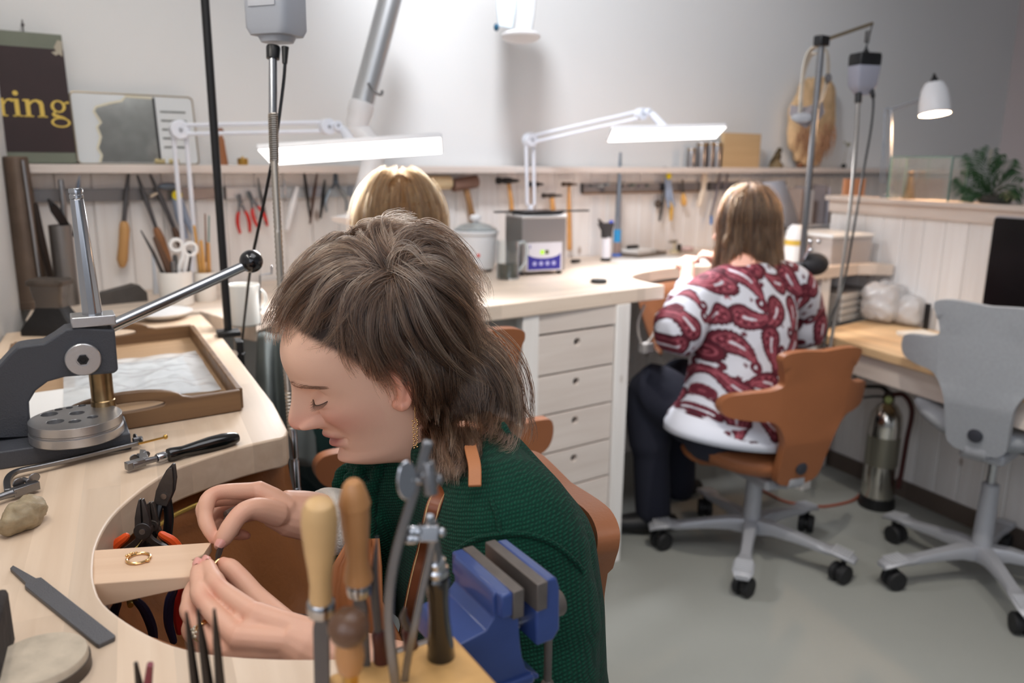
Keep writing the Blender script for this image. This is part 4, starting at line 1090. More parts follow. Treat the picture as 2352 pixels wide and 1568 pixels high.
# ---- old mirror with a torn silver sheet
def old_mirror():
 p0, p1 = q(180, 380, .045), q(457, 380, .045); top = q(182, 212, .015)
 w = (p1 - p0).dot(A); p0.z = SH_T + .001; up = V3((0, 0, top.z - p0.z)) - N * .03; H = up.length; up.normalize(); nn = A.cross(up); nn = nn if nn.dot(N) > 0 else -nn
 M = rotm(A, up, nn); o = p0
 t = thing('old_mirror', 'worn rounded mirror plate with flaked silvering and dark strip on the shelf', 'mirror', o + A * w / 2)
 obj('glass_plate', MB().prism(rrect(w, H, .012, 5, w / 2, H / 2), [], .004, M, o), mat('pale_plate_glass', (226, 230, 232), .1, .15), t, bevel=.001)
 torn = [(w * .17, .004), (w * .19, H * .12), (w * .165, H * .22), (w * .20, H * .38), (w * .18, H * .52), (w * .215, H * .58), (w * .17, H * .74), (w * .19, H * .80), (w * .30, H * .86), (w * .40, H * .90), (w * .44, H * .97), (w * .66, H * .96), (w * .66, .004)]
 obj('silver_sheet', MB().prism(torn, [], .0008, M, o + nn * .0042), mat('flaked_silver', (172, 172, 166), .16, .85, vary=.12, vscale=30), t)
 obj('torn_edge', MB().strip([o + nn * .0052 + A * a + up * b for a, b in torn[:-1]], nn, .0018, .006), mat('cream_backing', (214, 208, 186), .7), t)
 obj('dark_strip', MB().prism([(w * .655, .012), (w * .675, .012), (w * .675, H * .97), (w * .655, H * .97)], [], .001, M, o + nn * .0051), BLACKMETAL, t)
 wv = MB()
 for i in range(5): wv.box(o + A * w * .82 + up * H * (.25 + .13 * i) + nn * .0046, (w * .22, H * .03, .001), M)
 obj('reflected_band', wv, mat('flaked_silver', (150, 152, 148), .28), t).name = 'painted_reflection'  # bars imitate a reflection in the mirror glass
 rim = [o + A * a + up * b + nn * .003 for a, b in rrect(w, H, .012, 5, w / 2, H / 2)]
 obj('rim', MB().tube(rim + rim[:1], .0026, 6), mat('tarnished_rim', (150, 138, 118), .35, .8), t)
 for xx in (.66, .78):
  obj('clip', MB().box(o + A * w * xx + up * .008 + nn * .006, (.028, .012, .006), M), mat('brass_clip', (232, 214, 160), .25, .9), t, bevel=.001)
old_mirror()
def shelf_goods():
 p = q(512, 378, .05); p.z = SH_T
 t = thing('wooden_figure', 'slim brown wooden figure on the shelf behind the black pole', 'figure', p)
 obj('body', MB().lathe([(.0, 0), (.016, 0), (.014, .02), (.011, .05), (.009, .075), (.005, .085), (.004, .092)], p, Z, 16), mat('brown_wood_fig', (150, 96, 60), .5), t)
 obj('head', MB().sphere(p + Z * .100, .010, 14, 10), mat('brown_wood_fig2', (132, 78, 50), .5), t)
 p = q(558, 377, .05); p.z = SH_T
 t = thing('brass_pot', 'small brass pot standing alone on the shelf', 'pot', p)
 obj('pot', MB().lathe([(0, 0), (.014, 0), (.016, .004), (.016, .017), (.014, .019), (.012, .006), (0, .006)], p, Z, 20), BRASS, t)
 obj('lid', MB().lathe([(.0155, .0175), (.0155, .0205), (.004, .022), (.003, .026), (0, .026)], p, Z, 20), BRASS, t)
 cups = [(1587, 340, 10, 'short metal cup at the left of the cylinders on the shelf'), (1610, 328, 12, 'tall metal cylinder next to the short cup on the shelf'), (1630, 326, 9, 'slim bright metal cylinder on the shelf'), (1645, 328, 11, 'metal cylinder beside the square wooden board')]
 for x, yt, r, lab in cups:
  p = q(x, 377, .05); h = q(x, yt, .05).z - SH_T; p.z = SH_T; rr = scr(p, r)
  t = thing('metal_cylinder', lab, 'cylinder', p, 'metal cylinders on the shelf')
  obj('cylinder', MB().lathe([(0, 0), (rr, 0), (rr, h * .97), (rr * .94, h), (rr * .8, h), (rr * .78, h * .9), (0, h * .9)], p, Z, 20), mat('cup_steel', (150, 146, 146), .3, 1.0), t)
  obj('collar', MB().lathe([(rr * 1.03, h * .90), (rr * 1.03, h * .94)], p, Z, 20, caps=False), BRASS, t)
 p = q(1698, 378, .05); w = (q(1740, 378, .05) - q(1656, 378, .05)).length; h = q(1698, 306, .05).z - SH_T
 o = mtag('wooden_board', MB().box(V3((p.x, p.y, SH_T + h / 2)), (w, .022, h), MW), wood('plywood_board', (206, 176, 134), (184, 152, 112), A, rough=.55, grain=30), 'square light wooden board standing on the shelf', 'board', bevel=.001)
 p = q(1782, 380, .05); p.z = SH_T; M = MW
 t = thing('bird_figure', 'small dark mottled bird shaped figure on the shelf', 'figure', p)
 FIG = mat('mottled_figure', (84, 70, 46), .6, .3, vary=.5, vscale=60)
 obj('base', MB().lathe([(0, 0), (.034, 0), (.035, .01), (.026, .024), (.016, .036), (.010, .05)], p, Z, 18), mat('figure_base', (128, 108, 78), .6), t)
 b = MB().sphere(p + Z * .055 + A * .008, 1, 16, 10, M, (.020, .016, .030)); b.sphere(p + Z * .085 + A * .018, .013, 12, 8); b.cyl(p + Z * .086 + A * .026, p + Z * .078 + A * .044, .004, .001)
 b.cyl(p + Z * .05 - A * .01, p + Z * .02 - A * .05, .012, .003)
 obj('bird', b, FIG, t)
 p = q(1838, 378, .05); p.z = SH_T
 mtag('amber_stone', MB().sphere(p + Z * .012, 1, 14, 9, MW, (.028, .018, .0125)), mat('amber_rock', (120, 78, 52), .4), 'low reddish brown stone on the shelf beside the tall stand', 'stone')
 p = q(1938, 378, .05); p.z = SH_T
 t = thing('bud_vase', 'tiny dark pot with one thin dry stem on the shelf', 'vase', p)
 obj('pot', MB().lathe([(0, 0), (.010, 0), (.014, .008), (.012, .020), (.010, .022), (0, .02)], p, Z, 16), BLACKMETAL, t)
 st = MB().tube(smooth_path([p + Z * .02, p + Z * .07 + A * .006, p + Z * .13 + A * .014], 5), .0012, 6)
 obj('stem', st, mat('dry_stem', (110, 100, 70), .7), t)
 fl = MB()
 for i in range(7): fl.sphere(p + Z * (.118 + .007 * (i % 3)) + A * (.014 + .012 * math.sin(i * 2.2)) + N * .01 * math.cos(i * 1.7), .0055, 8, 6)
 obj('flower_head', fl, mat('dry_flower', (120, 116, 84), .8), t)
 c = q(1868, 265, .045)
 t = thing('fibre_hanging', 'big shaggy golden brown wall hanging behind the motor stand', 'wall hanging', c - Z * .1)
 mb = MB().sphere(c, 1, 60, 40, MW, (.185, .035, .205)); vv = []
 for v in mb.v:
  p = V3(v); d = p - c; uu, zz = d.dot(A), d.z
  k = 1 + .16 * noise.noise(V3((uu * 9, zz * 9, 1))) + .08 * noise.noise(V3((uu * 40, zz * 12, 4)))
  k *= 1 + (.25 if zz < 0 else -.08) * min(1, abs(zz) / .2) * (1 if uu < .05 else .3)
  p2 = c + d * k; dv = (p2 - PW).dot(N)
  if dv < .006: p2 += N * (.006 - dv)
  vv.append(tuple(p2))
 mb.v = vv
 obj('pelt', mb, mat('raw_fibre', (216, 182, 140), .95, vary=.22, vscale=22, bump=1.0, bscale=90), t, smooth=180)
 hs = MB(); r_ = random.Random(3)
 for i in range(150):
  a = r_.uniform(-1, 1); u0 = a * .15; z0 = -.02 - r_.random() * .16 * (1 - abs(a) * .5)
  p = c + A * u0 + N * (.02 + r_.random() * .02) + Z * z0
  hs.tube([p, p + A * r_.uniform(-.012, .012) - Z * .05 + N * .004, p + A * r_.uniform(-.03, .03) - Z * r_.uniform(.07, .12) - N * .01], [.0022, .0018, .0006], 4)
 obj('loose_fibres', hs, mat('raw_fibre2', (176, 134, 104), .95), t, stuff=True)
shelf_goods()
# ---- magnetic tool strips
def strip_(x0, x1, label, mt, zc=1.231, h=.036, tail=None):
 a, b = q(x0, 440, .008), q(x1, 440, .008); c = (a + b) / 2; c.z = zc
 t = thing('tool_strip', label, 'tool strip', c)
 L = (b - a).length
 obj('bar', MB().box(c, (L, .014, h), MW), mt, t, bevel=.001)
 for s in (-1, 1): obj('end_cap', MB().box(c + A * s * (L / 2 + .002), (.005, .016, h + .002), MW), DARKSTEEL, t)
 if tail: obj('wooden_lip', MB().box(c - Z * (h / 2 + .004) + N * .004, (L, .022, .007), MW), tail, t)
STRIP = mat('strip_steel', (140, 136, 134), .35, .85)
strip_(12, 492, 'grey magnetic tool strip at the far left of the boarded wall', STRIP)
strip_(518, 900, 'magnetic tool strip behind the near lamp with pliers on it', mat('bright_strip', (206, 210, 212), .35, .6))
strip_(1338, 1612, 'magnetic tool strip with a thin wooden lip in the middle of the wall', mat('strip_zinc', (150, 148, 152), .4, .8), tail=mat('lip_wood', (150, 122, 98), .6))
strip_(1628, 1800, 'magnetic tool strip partly behind the woman in the blouse', mat('strip_zinc', (150, 148, 152), .4, .8))
# ---- generic hanging tool pieces
def rod(name, label, pts, rads, mt, cat='tool', v=.03, group=None, seg=8, handle=None, flat=1.0):
 P_ = [q(x, y, v) for x, y in pts]; rs = [scr(P_[i], rads[i]) for i in range(len(P_))]
 t = thing(name, label, cat, P_[-1], group)
 obj('shaft', MB().tube(P_, rs, seg, flat=flat, round_caps=True), mt, t)
 if handle:
  hp_, hr, hm = handle; H_ = [q(x, y, v) for x, y in hp_]
  obj('handle', MB().tube(H_, [scr(H_[i], hr[i]) for i in range(len(H_))], 12, round_caps=True), hm, t)
 return t
OLDHANDLE = mat('old_file_handle', (150, 104, 70), .5, vary=.15, vscale=30)
rod('wood_file', 'file with an ochre wooden handle hanging on the boarded wall', [(297, 388), (291, 440), (284, 516)], [2.5, 6, 5.5], FILESTEEL, 'file', handle=([(285, 516), (286, 526), (284, 560), (281, 596), (281, 606)], [10, 11.5, 11, 12, 9], mat('ochre_handle', (204, 156, 100), .5)))
rod('wood_file', 'file leaning right with a brown handle above the white tool mug', [(316, 404), (336, 460), (358, 522)], [3, 6, 4.5], FILESTEEL, 'file', handle=([(360, 528), (368, 548), (380, 580), (390, 604)], [8, 10, 9, 6], OLDHANDLE))
rod('wood_file', 'file leaning right with a dark handle, nearer the yellow sticker', [(345, 402), (372, 460), (398, 520)], [3, 6.5, 5], FILESTEEL, 'file', handle=([(400, 526), (406, 540), (416, 566)], [6, 8, 7], mat('dark_file_handle', (92, 70, 56), .5)))
mtag('pale_tag', MB().box(q(352, 447, .03), (.022, .006, .032), frame(N, A + Z * .5)), mat('pale_wood_tag', (226, 208, 186), .6), 'small pale wooden tag on the left tool strip between two files', 'tag', bevel=.002)
def yellow_snips(cx, cy, k, label):
 p = q(cx, cy, .035); s = 1 / pxm(p)
 t = thing('tin_snips', label, 'snips', p)
 D = -1
 def P(a, b): return p + A * a * s * k - Z * b * s * k
 obj('jaw', MB().sphere(P(-14, -20), 1, 14, 8, MW, (24 * s * k, .006, 9 * s * k)), mat('blue_grey_steel', (112, 122, 134), .4, .7), t)
 obj('label_disc', MB().lathe([(0, 0), (11 * s * k, 0), (11 * s * k, .002), (0, .002)], P(0, 0) + N * .008, N, 24), mat('yellow_sticker', (236, 214, 24), .5), t)
 obj('handle', MB().tube([P(-4, 4), P(2, 50), P(14, 100)], [7 * s * k, 8 * s * k, 5 * s * k], 10), mat('blue_grey_grip', (150, 164, 186), .5), t)
 obj('handle', MB().tube([P(6, 4), P(16, 50), P(34, 96)], [7 * s * k, 8 * s * k, 5 * s * k], 10), mat('blue_grey_grip', (150, 164, 186), .5), t)
yellow_snips(405, 448, 1.0, 'blue grey snips with a round yellow sticker at the left tool strip')
def hung_pliers(label, x, y, tipx, tipy, k, grip, sp=.6, head=None, group='pliers on the tool strip', jaw=.03):
 p = q(x, y, .032); return pliers('pliers', label, p, q(tipx, tipy, .032) - p, A, k, jaw, grip, sp, head or mat('grey_plier_steel', (108, 116, 124), .35, .9), None)
hung_pliers('chrome pliers with red tipped grips, leftmost on the strip behind the lamp', 553, 470, 546, 424, 1.15, REDPL)
hung_pliers('dark leaf jawed pliers with red grips right of the chrome pair', 580, 462, 562, 418, 1.15, mat('red_grip', (206, 60, 56), .4), .5)
hung_pliers('big silver end nippers with bare splayed handles on the strip', 771, 418, 770, 382, 1.25, mat('silver_grip', (150, 160, 166), .35, .9), 2.2)
DK = mat('black_tool', (34, 32, 32), .45)
rod('scriber', 'thin dark scriber just left of the hanging cable', [(592, 408), (600, 450), (612, 512)], [1.5, 3, 4.5], DARKSTEEL)
rod('needle_rod', 'fine steel needle hanging right of the flexible shaft', [(652, 412), (655, 440), (657, 470)], [1, 1.6, 1.6], STEEL)
rod('plastic_scraper', 'white plastic scraper hanging behind the lamp', [(682, 432), (672, 470), (660, 524)], [5, 8, 7], WHITEPL)
rod('tweezers', 'black tweezers with a dark red tip on the grey plate', [(699, 398), (703, 430), (712, 500)], [3, 4, 2], DK, 'tweezers')
rod('tweezers', 'brown handled tweezers crossing the grey plate', [(728, 400), (722, 440), (712, 512)], [2, 4, 2.5], mat('brown_tool', (84, 60, 50), .5), 'tweezers')
rod('marking_pen', 'slim black pen shaped tool right of the grey plate', [(746, 414), (742, 450), (736, 500)], [2, 4.5, 2.5], DK)
mtag('magnet_plate', MB().box(q(725, 440, .018), (.050, .006, .034), MW), GREYPL, 'small grey plate on the strip under the tweezers', 'plate', bevel=.002)
mtag('magnet_plate', MB().box(q(805, 438, .018), (.018, .006, .034), MW), mat('blue_grey_plate', (150, 158, 168), .5), 'narrow grey plate on the strip beside the white hood', 'plate', bevel=.002)
def hammer(label, hx0, hx1, hy, hr, path, pr, headmat, hmat, head='round', v=.04, cat='hammer', tilt=0):
 a, b = q(hx0, hy + tilt, v), q(hx1, hy - tilt, v); t = thing('hammer' if cat == 'hammer' else 'mallet', label, cat, q(path[-1][0], path[-1][1], v))
 r = scr(a, hr); d = b - a; L = d.length
 if head == 'round': prof = [(0, 0), (r * .9, 0), (r, r * .15), (r, L - r * .15), (r * .9, L), (0, L)]
 else: prof = [(0, 0), (r, 0), (r * 1.05, L * .12), (r * .7, L * .2), (r * .95, L * .36), (r * .95, L * .58), (r * .6, L * .7), (r * .5, L * .86), (r * .3, L), (0, L)]
 obj('head', MB().lathe(prof, a, d, 18), headmat, t)
 H_ = [q(x, y, v) for x, y in path]
 obj('handle', MB().tube(H_, [scr(H_[i], pr[i]) for i in range(len(H_))], 10, flat=.8, round_caps=True), hmat, t)
HK = mat('hickory', (206, 150, 86), .5, vary=.12, vscale=30)
hammer('pale wooden mallet with a thick cylindrical head on the wall', 962, 1034, 419, 16, [(1003, 430), (1008, 470), (1014, 520)], [7, 6, 7], mat('pale_mallet', (224, 200, 160), .6), mat('pale_mallet', (224, 200, 160), .6), cat='mallet')
hammer('brown rawhide mallet with a darkened handle on the wall', 1040, 1095, 421, 15, [(1070, 432), (1078, 465), (1086, 505)], [7, 7, 8], mat('rawhide', (128, 96, 82), .6), mat('rawhide_handle', (150, 112, 74), .5), cat='mallet', tilt=5)
hammer('black headed hammer with a straight orange handle, left of the lamp post', 1142, 1192, 415, 8, [(1168, 420), (1174, 460), (1180, 540)], [4, 5, 6], BLACKMETAL, HK, 'cross')
hammer('hammer hanging directly behind the lamp post rods', 1216, 1248, 423, 6, [(1222, 424), (1224, 470), (1225, 540)], [3, 4, 4], BLACKMETAL, mat('dark_hickory', (150, 112, 70), .5), 'cross')
hammer('small low hung hammer behind the black lid of the cleaner', 1246, 1291, 449, 6, [(1267, 452), (1270, 480), (1274, 540)], [5, 6, 5], DARKSTEEL, HK, 'cross')
hammer('long handled hammer at the right of the hammers', 1292, 1326, 423, 5, [(1307, 424), (1307, 480), (1308, 570)], [3, 5, 6], mat('brown_head', (88, 74, 62), .5, .6), HK, 'cross')
# ---- tools on the middle strip
ck = [(1358, 427, .014, .03, 'grey'), (1378, 427, .012, .026, 'pale'), (1392, 424, .012, .034, 'blue grey'), (1432, 428, .018, .028, 'dull grey'), (1452, 425, .012, .03, 'green tipped'), (1472, 427, .015, .028, 'mauve grey'), (1486, 426, .010, .03, 'speckled')]
cm = {'grey': (116, 122, 126), 'pale': (196, 204, 206), 'blue grey': (150, 164, 172), 'dull grey': (140, 134, 136), 'green tipped': (108, 126, 118), 'mauve grey': (150, 142, 148), 'speckled': (128, 132, 128)}
for x, y, w_, h_, nm in ck:
 mtag('burr_block', MB().box(q(x, y, .024), (w_, .010, h_), frame(N, A + Z * random.uniform(-.1, .1))), mat('burr_' + nm.replace(' ', '_'), cm[nm], .4, .5), nm + ' small steel block sticking to the middle tool strip', 'block', bevel=.0015)
yellow_snips(1533, 404, .72, 'grey snips with a yellow sticker on the middle tool strip')
rod('slim_file', 'thin dark file hanging under the right yellow sticker', [(1528, 425), (1522, 465), (1515, 505)], [3.5, 4, 3], DARKSTEEL, 'file')
rod('needle_file', 'needle file with a yellow grip on the middle strip', [(1540, 416), (1541, 455)], [2.5, 2.5], DARKSTEEL, 'file', handle=([(1541, 458), (1542, 480), (1541, 504)], [4, 4.5, 3.5], mat('yellow_grip', (218, 170, 70), .5)))
rod('graver', 'graver with a pear shaped ochre handle on the middle strip', [(1568, 414), (1569, 444)], [2.5, 3], DARKSTEEL, 'graver', handle=([(1569, 445), (1570, 456), (1571, 466)], [3.5, 6, 7], mat('pear_handle', (222, 170, 92), .5)))
rod('pale_stick', 'pale wooden stick hanging near the head of the woman in the blouse', [(1620, 388), (1615, 430), (1606, 470)], [7, 6, 5], mat('pale_stick', (236, 220, 200), .6))
rod('long_tweezers', 'long dark tweezers leaning on the strip behind the head', [(1654, 398), (1646, 440), (1632, 500)], [2.5, 4, 2.5], mat('grey_mauve', (120, 112, 116), .5), 'tweezers')
rod('long_tweezers', 'second long dark rod just right of the tweezers', [(1672, 396), (1668, 420), (1660, 450)], [2, 3, 3], mat('grey_mauve', (120, 112, 116), .5), 'tweezers')
def tape_ring():
 p = q(1511, 468, .02); mtag('tape_ring', MB().ring(p, N, scr(p, 6), scr(p, 3), 20, 8), mat('dark_bronze', (84, 66, 48), .5, .5), 'small dark ring hanging on the boards beside the thin file', 'ring')
tape_ring()
mtag('blue_marker', MB().tube([q(1634, 496, .04), q(1633, 515, .04)], .006, 10), BLUEPL, 'short blue marker cap beside the face of the woman in the blouse', 'marker')
# == LAMPS, ARMS, FLEX SHAFTS
LAMPWHITE = mat('lamp_white', (232, 236, 246), .35)
DIFFUSER = mat('lit_led_diffuser', (255, 253, 250), .4, emit=3.0)
def disc_joint(mb, c, ax, r, w): mb.lathe([(0, -w / 2), (r * .9, -w / 2), (r, -w / 2 + .002), (r, w / 2 - .002), (r * .9, w / 2), (0, w / 2)], c, ax, 24)
def bench_lamp(label, base, elbow, head, barL, barR, barw, power, base_z=ZB, tilt=22):
 t = thing('bench_lamp', label, 'lamp', V3((base.x, base.y, base_z)))
 d = (barR - barL); Lb = d.length; d.normalize()
 side = N
 mb = MB().box(V3((base.x, base.y, base_z + .012)), (.07, .06, .024), MW); obj('clamp', mb, LAMPWHITE, t, bevel=.003)
 obj('post', MB().cyl(V3((base.x, base.y, base_z + .02)), base, .012, seg=14), LAMPWHITE, t)
 for s in (-1, 1):
  obj('lower_rod', MB().tube([base + A * s * .017, elbow + A * s * .017], .0065, 10), LAMPWHITE, t)
 j = MB(); disc_joint(j, elbow, N, .026, .034); obj('elbow_joint', j, LAMPWHITE, t)
 cp = MB(); disc_joint(cp, elbow + N * .018, N, .006, .004); obj('joint_screw', cp, GREYPL, t)
 e = (head - elbow).normalized(); upn = Z - e * Z.dot(e); upn.normalize()
 for s in (-1, 1):
  obj('upper_rod', MB().tube([elbow + upn * s * .012, head + upn * s * .012], .006, 10), LAMPWHITE, t)
 j = MB(); disc_joint(j, head, N, .022, .03); disc_joint(j, head + e * .026 + Z * .003, N, .013, .024); obj('head_joint', j, LAMPWHITE, t)
 j2 = MB(); disc_joint(j2, head + N * .016, N, .005, .004); disc_joint(j2, head + e * .026 + Z * .003 + N * .013, N, .004, .004); obj('joint_screw', j2, GREYPL, t)
 c = (barL + barR) / 2
 obj('neck', MB().tube([head + e * .02, head + e * .045 - Z * .012, c + Z * .012], [.011, .013, .016], 12), LAMPWHITE, t)
 nrm = (d.cross(Z)).normalized(); nrm = nrm if nrm.dot(EYE - c) > 0 else -nrm
 fwd = (nrm * math.cos(R(tilt)) + Z * math.sin(R(tilt))).normalized()       # towards the room and up: the lit side looks down and out
 upv = d.cross(fwd); upv = upv if upv.z > 0 else -upv
 M = rotm(d, fwd, upv)
 hs = [(-Lb / 2 + .030, -barw / 2), (Lb / 2, -barw / 2), (Lb / 2 - .014, barw / 2), (-Lb / 2, barw / 2)]
 obj('housing', MB().prism(hs, [], .014, M, c), WHITEMETAL, t, bevel=.003)
 ds = [(x * .985, y * .92) for x, y in hs]
 df = obj('diffuser', MB().prism(ds, [], .002, M, c - upv * .0022), DIFFUSER, t)
 l = area_light('lamp_light', c - upv * .012, c - upv * 1.0, Lb * .92, barw * .8, power, (250, 251, 255), 125)
 l.rotation_euler = rotm(d, -fwd if d.cross(-fwd).dot(upv) > 0 else fwd, upv).to_euler()
 return t
bench_lamp('white arm lamp with a lit bar in front of the blonde woman', q(437, 590, .16), q(412, 298, .20), q(752, 291, .45), dp(592, 362, 2.02), dp(1022, 333, 2.13), .085, 8.0, tilt=30)
bench_lamp('white arm lamp with a lit bar over the middle of the back bench', q(1219, 470, .10), q(1217, 321, .12), q(1472, 262, .36), dp(1392, 312, 2.80), dp(1660, 304, 3.05), .085, 7.0, tilt=30)
# ---- fume extraction arms
ALUTUBE = mat('satin_aluminium_tube', (202, 204, 206), .35, .75)
def fume_arm():
 a, b = dp(938, -160, 2.33), dp(826, 262, 2.36)
 t = thing('extraction_arm', 'thick silver extraction arm hanging down from above to a white hood', 'extraction arm', b)
 obj('tube', MB().cyl(a, b, .034, seg=28), ALUTUBE, t)
 ax = (b - a).normalized()
 obj('lower_sleeve', MB().lathe([(.034, 0), (.0375, .004), (.0375, .035), (.034, .04), (.034, .062), (.026, .085)], b - ax * .035, ax, 28), WHITEPL, t)
 j = MB(); c = dp(822, 300, 2.37); j.sphere(c, .036, 20, 14); j.tube([c, dp(850, 330, 2.36), dp(862, 372, 2.35)], [.034, .03, .028], 18); obj('swivel', j, WHITEPL, t)
 c1_, c2_ = dp(860, 360, 2.34), dp(818, 492, 2.30)
 obj('hood_pipe', MB().tube([c1_, c1_.lerp(c2_, .12), c1_.lerp(c2_, .5), c2_], [.026, .032, .027, .024], 24), WHITEPL, t)
 ax2 = V3((-.15, -.25, -1)).normalized()
 obj('hood', MB().lathe([(.024, -.012), (.030, 0), (.052, .010), (.070, .018), (.070, .021), (.03, .016), (0, .016)], c2_ - Z * .005, ax2, 32), WHITEPL, t)
 hk = [dp(846, 192, 2.30), dp(853, 205, 2.285), dp(866, 215, 2.285), dp(876, 217, 2.285), dp(878, 208, 2.285)]
 obj('hook', MB().tube(smooth_path(hk, 5), .0042, 8), BRUSHED, t)
 c = dp(1180, 88, 2.62)
 t = thing('extraction_arm', 'pale extraction hood with a blue knob hanging at the top edge', 'extraction arm', c)
 s = lambda x, y, d=2.62: dp(x, y, d)
 obj('arm', MB().loft([[s(1142, -90), s(1190, -90), s(1190, -90, 2.70), s(1142, -90, 2.70)], [s(1140, 20), s(1186, 20), s(1186, 20, 2.70), s(1140, 20, 2.70)], [s(1144, 62), s(1178, 66), s(1178, 66, 2.69), s(1144, 62, 2.69)]]), mat('pale_blue_grey', (188, 200, 208), .4), t, bevel=.004)
 obj('cover', MB().loft([[s(1188, -90, 2.60), s(1240, -90, 2.60), s(1240, -90, 2.72), s(1188, -90, 2.72)], [s(1185, 40, 2.60), s(1228, 40, 2.60), s(1228, 40, 2.72), s(1185, 40, 2.72)], [s(1180, 80, 2.60), s(1222, 76, 2.60), s(1222, 76, 2.72), s(1180, 80, 2.72)]]), mat('grey_cover', (190, 192, 194), .5), t, bevel=.004)
 obj('hood', MB().sphere(s(1196, 84, 2.64), 1, 24, 12, rotm(RIGHT, FWD, -DOWN), (.066, .05, .016)), WHITEPL, t)
 obj('knob', MB().sphere(s(1140, 63, 2.60), 1, 14, 10, rotm(RIGHT, FWD, -DOWN), (.009, .014, .012)), mat('petrol_knob', (30, 92, 124), .4), t)
 c = dp(665, -6, 1.5)
 mtag('ceiling_pendant', MB().lathe([(0, 0), (.035, .002), (.037, .012), (.03, .03), (.008, .05), (.008, .3), (0, .3)], c, Z, 28), mat('grey_shade', (150, 150, 152), .5), 'underside of a round grey fitting at the top edge', 'fitting')
fume_arm()
# ---- flexible shaft machines
SHEATH = mat('flex_sheath', (176, 168, 158), .35, .9)
def spring_tube(mb, p0, p1, r, wire, turns, seg=6, per=8):
 d = p1 - p0; F = frame(d); L = d.length; pts = []
 for i in range(int(turns * per) + 1):
  a = 2 * math.pi * i / per; pts.append(p0 + F @ V3((r * math.cos(a), r * math.sin(a), L * i / (turns * per))))
 return mb.tube(pts, wire, seg)
def flex1():
 D = 1.30
 s = lambda x, y, d=D: dp(x, y, d)
 c = s(634, 34)
 t = thing('flex_shaft_motor', 'grey hanging motor with a dangling flexible shaft in front of the bench', 'motor', c - Z * .05)
 ex = (RIGHT - Z * RIGHT.dot(Z)).normalized(); ey = Z.cross(ex)
 Mx = rotm(ex, ey, Z)
 top = dp(636, -110, D); bot = dp(633, 96, D)
 def ringz(z, w, d, r, tw=.35):
  o = V3((c.x, c.y, 0)); Mt = Mx @ Matrix.Rotation(-tw, 3, 'Z')
  return [o + Mt @ V3((a, b, 0)) + Z * z for a, b in rrect(w, d, r, 4)]
 zt, zb = top.z, bot.z
 zq = lambda f: zt + (zb - zt) * f
 obj('motor_body', MB().loft([ringz(zq(.0), .076, .07, .01), ringz(zq(.5), .078, .072, .011), ringz(zq(.86), .078, .072, .012), ringz(zq(.93), .072, .066, .016), ringz(zq(.94), .058, .052, .02), ringz(zq(1.0), .05, .046, .02)]), GREYPL, t, smooth=40)
 obj('label_plate', MB().box(V3((c.x, c.y, zq(.52))) + (Mx @ Matrix.Rotation(-.35, 3, 'Z')) @ V3((.0, -.0375, 0)), (.05, .001, .035), Mx @ Matrix.Rotation(-.35, 3, 'Z')), mat('pale_label', (186, 188, 194), .5), t)
 obj('motor_cap', MB().loft([ringz(zq(.49), .079, .073, .011), ringz(zq(.0) + .02, .079, .073, .011)]), BLACKPL, t)
 p0, p1, p2, p3 = s(628, 106), s(627, 135), s(627, 262), s(646, 700)
 obj('shaft_collar', MB().lathe([(.0105, 0), (.0115, .003), (.0105, (p1 - p0).length)], p0, p1 - p0, 18), BLACKPL, t)
 obj('sheath', MB().tube([p1, p2], .0068, 14), STEEL, t)
 sp = MB().tube([p2, s(630, 370)], .0045, 10); spring_tube(sp, p2, s(630, 372), .0068, .0016, 22)
 obj('spring', sp, SHEATH, t)
 pts = [s(630, 368), s(638, 520), s(648, 700), s(660, 860), s(669, 985)]
 fl = MB().tube(smooth_path(pts, 8), .0055, 12)
 sp_ = smooth_path(pts, 30); fl2 = MB()
 rr = []
 for i in range(len(sp_)): rr.append(.0058 if i % 2 else .0068)
 obj('flexible_shaft', MB().tube(sp_, rr, 10), SHEATH, t)
 h0, h1 = s(671, 985), s(680, 1130); L = (h1 - h0).length
 obj('handpiece', MB().lathe([(.0058, 0), (.0072, .004), (.0072, L * .45), (.0062, L * .47), (.0078, L * .52), (.0078, L * .93), (.0088, L * .94), (.0088, L), (.006, L * 1.02), (0, L * 1.02)], h0, h1 - h0, 18), STEEL, t)
 cb = MB().tube(smooth_path([s(655, 118), s(655, 140), s(650, 200, 1.31), s(632, 330, 1.33), s(603, 480, 1.40), s(578, 600, 1.50), s(566, 690, 1.65), s(556, 790, 1.80), s(556, 860, 1.85)], 8), .0028, 8)
 cb.tube([s(655, 108), s(654, 146)], [.0062, .0042], 10)
 obj('power_cable', cb, BLACKPL, t)
flex1()
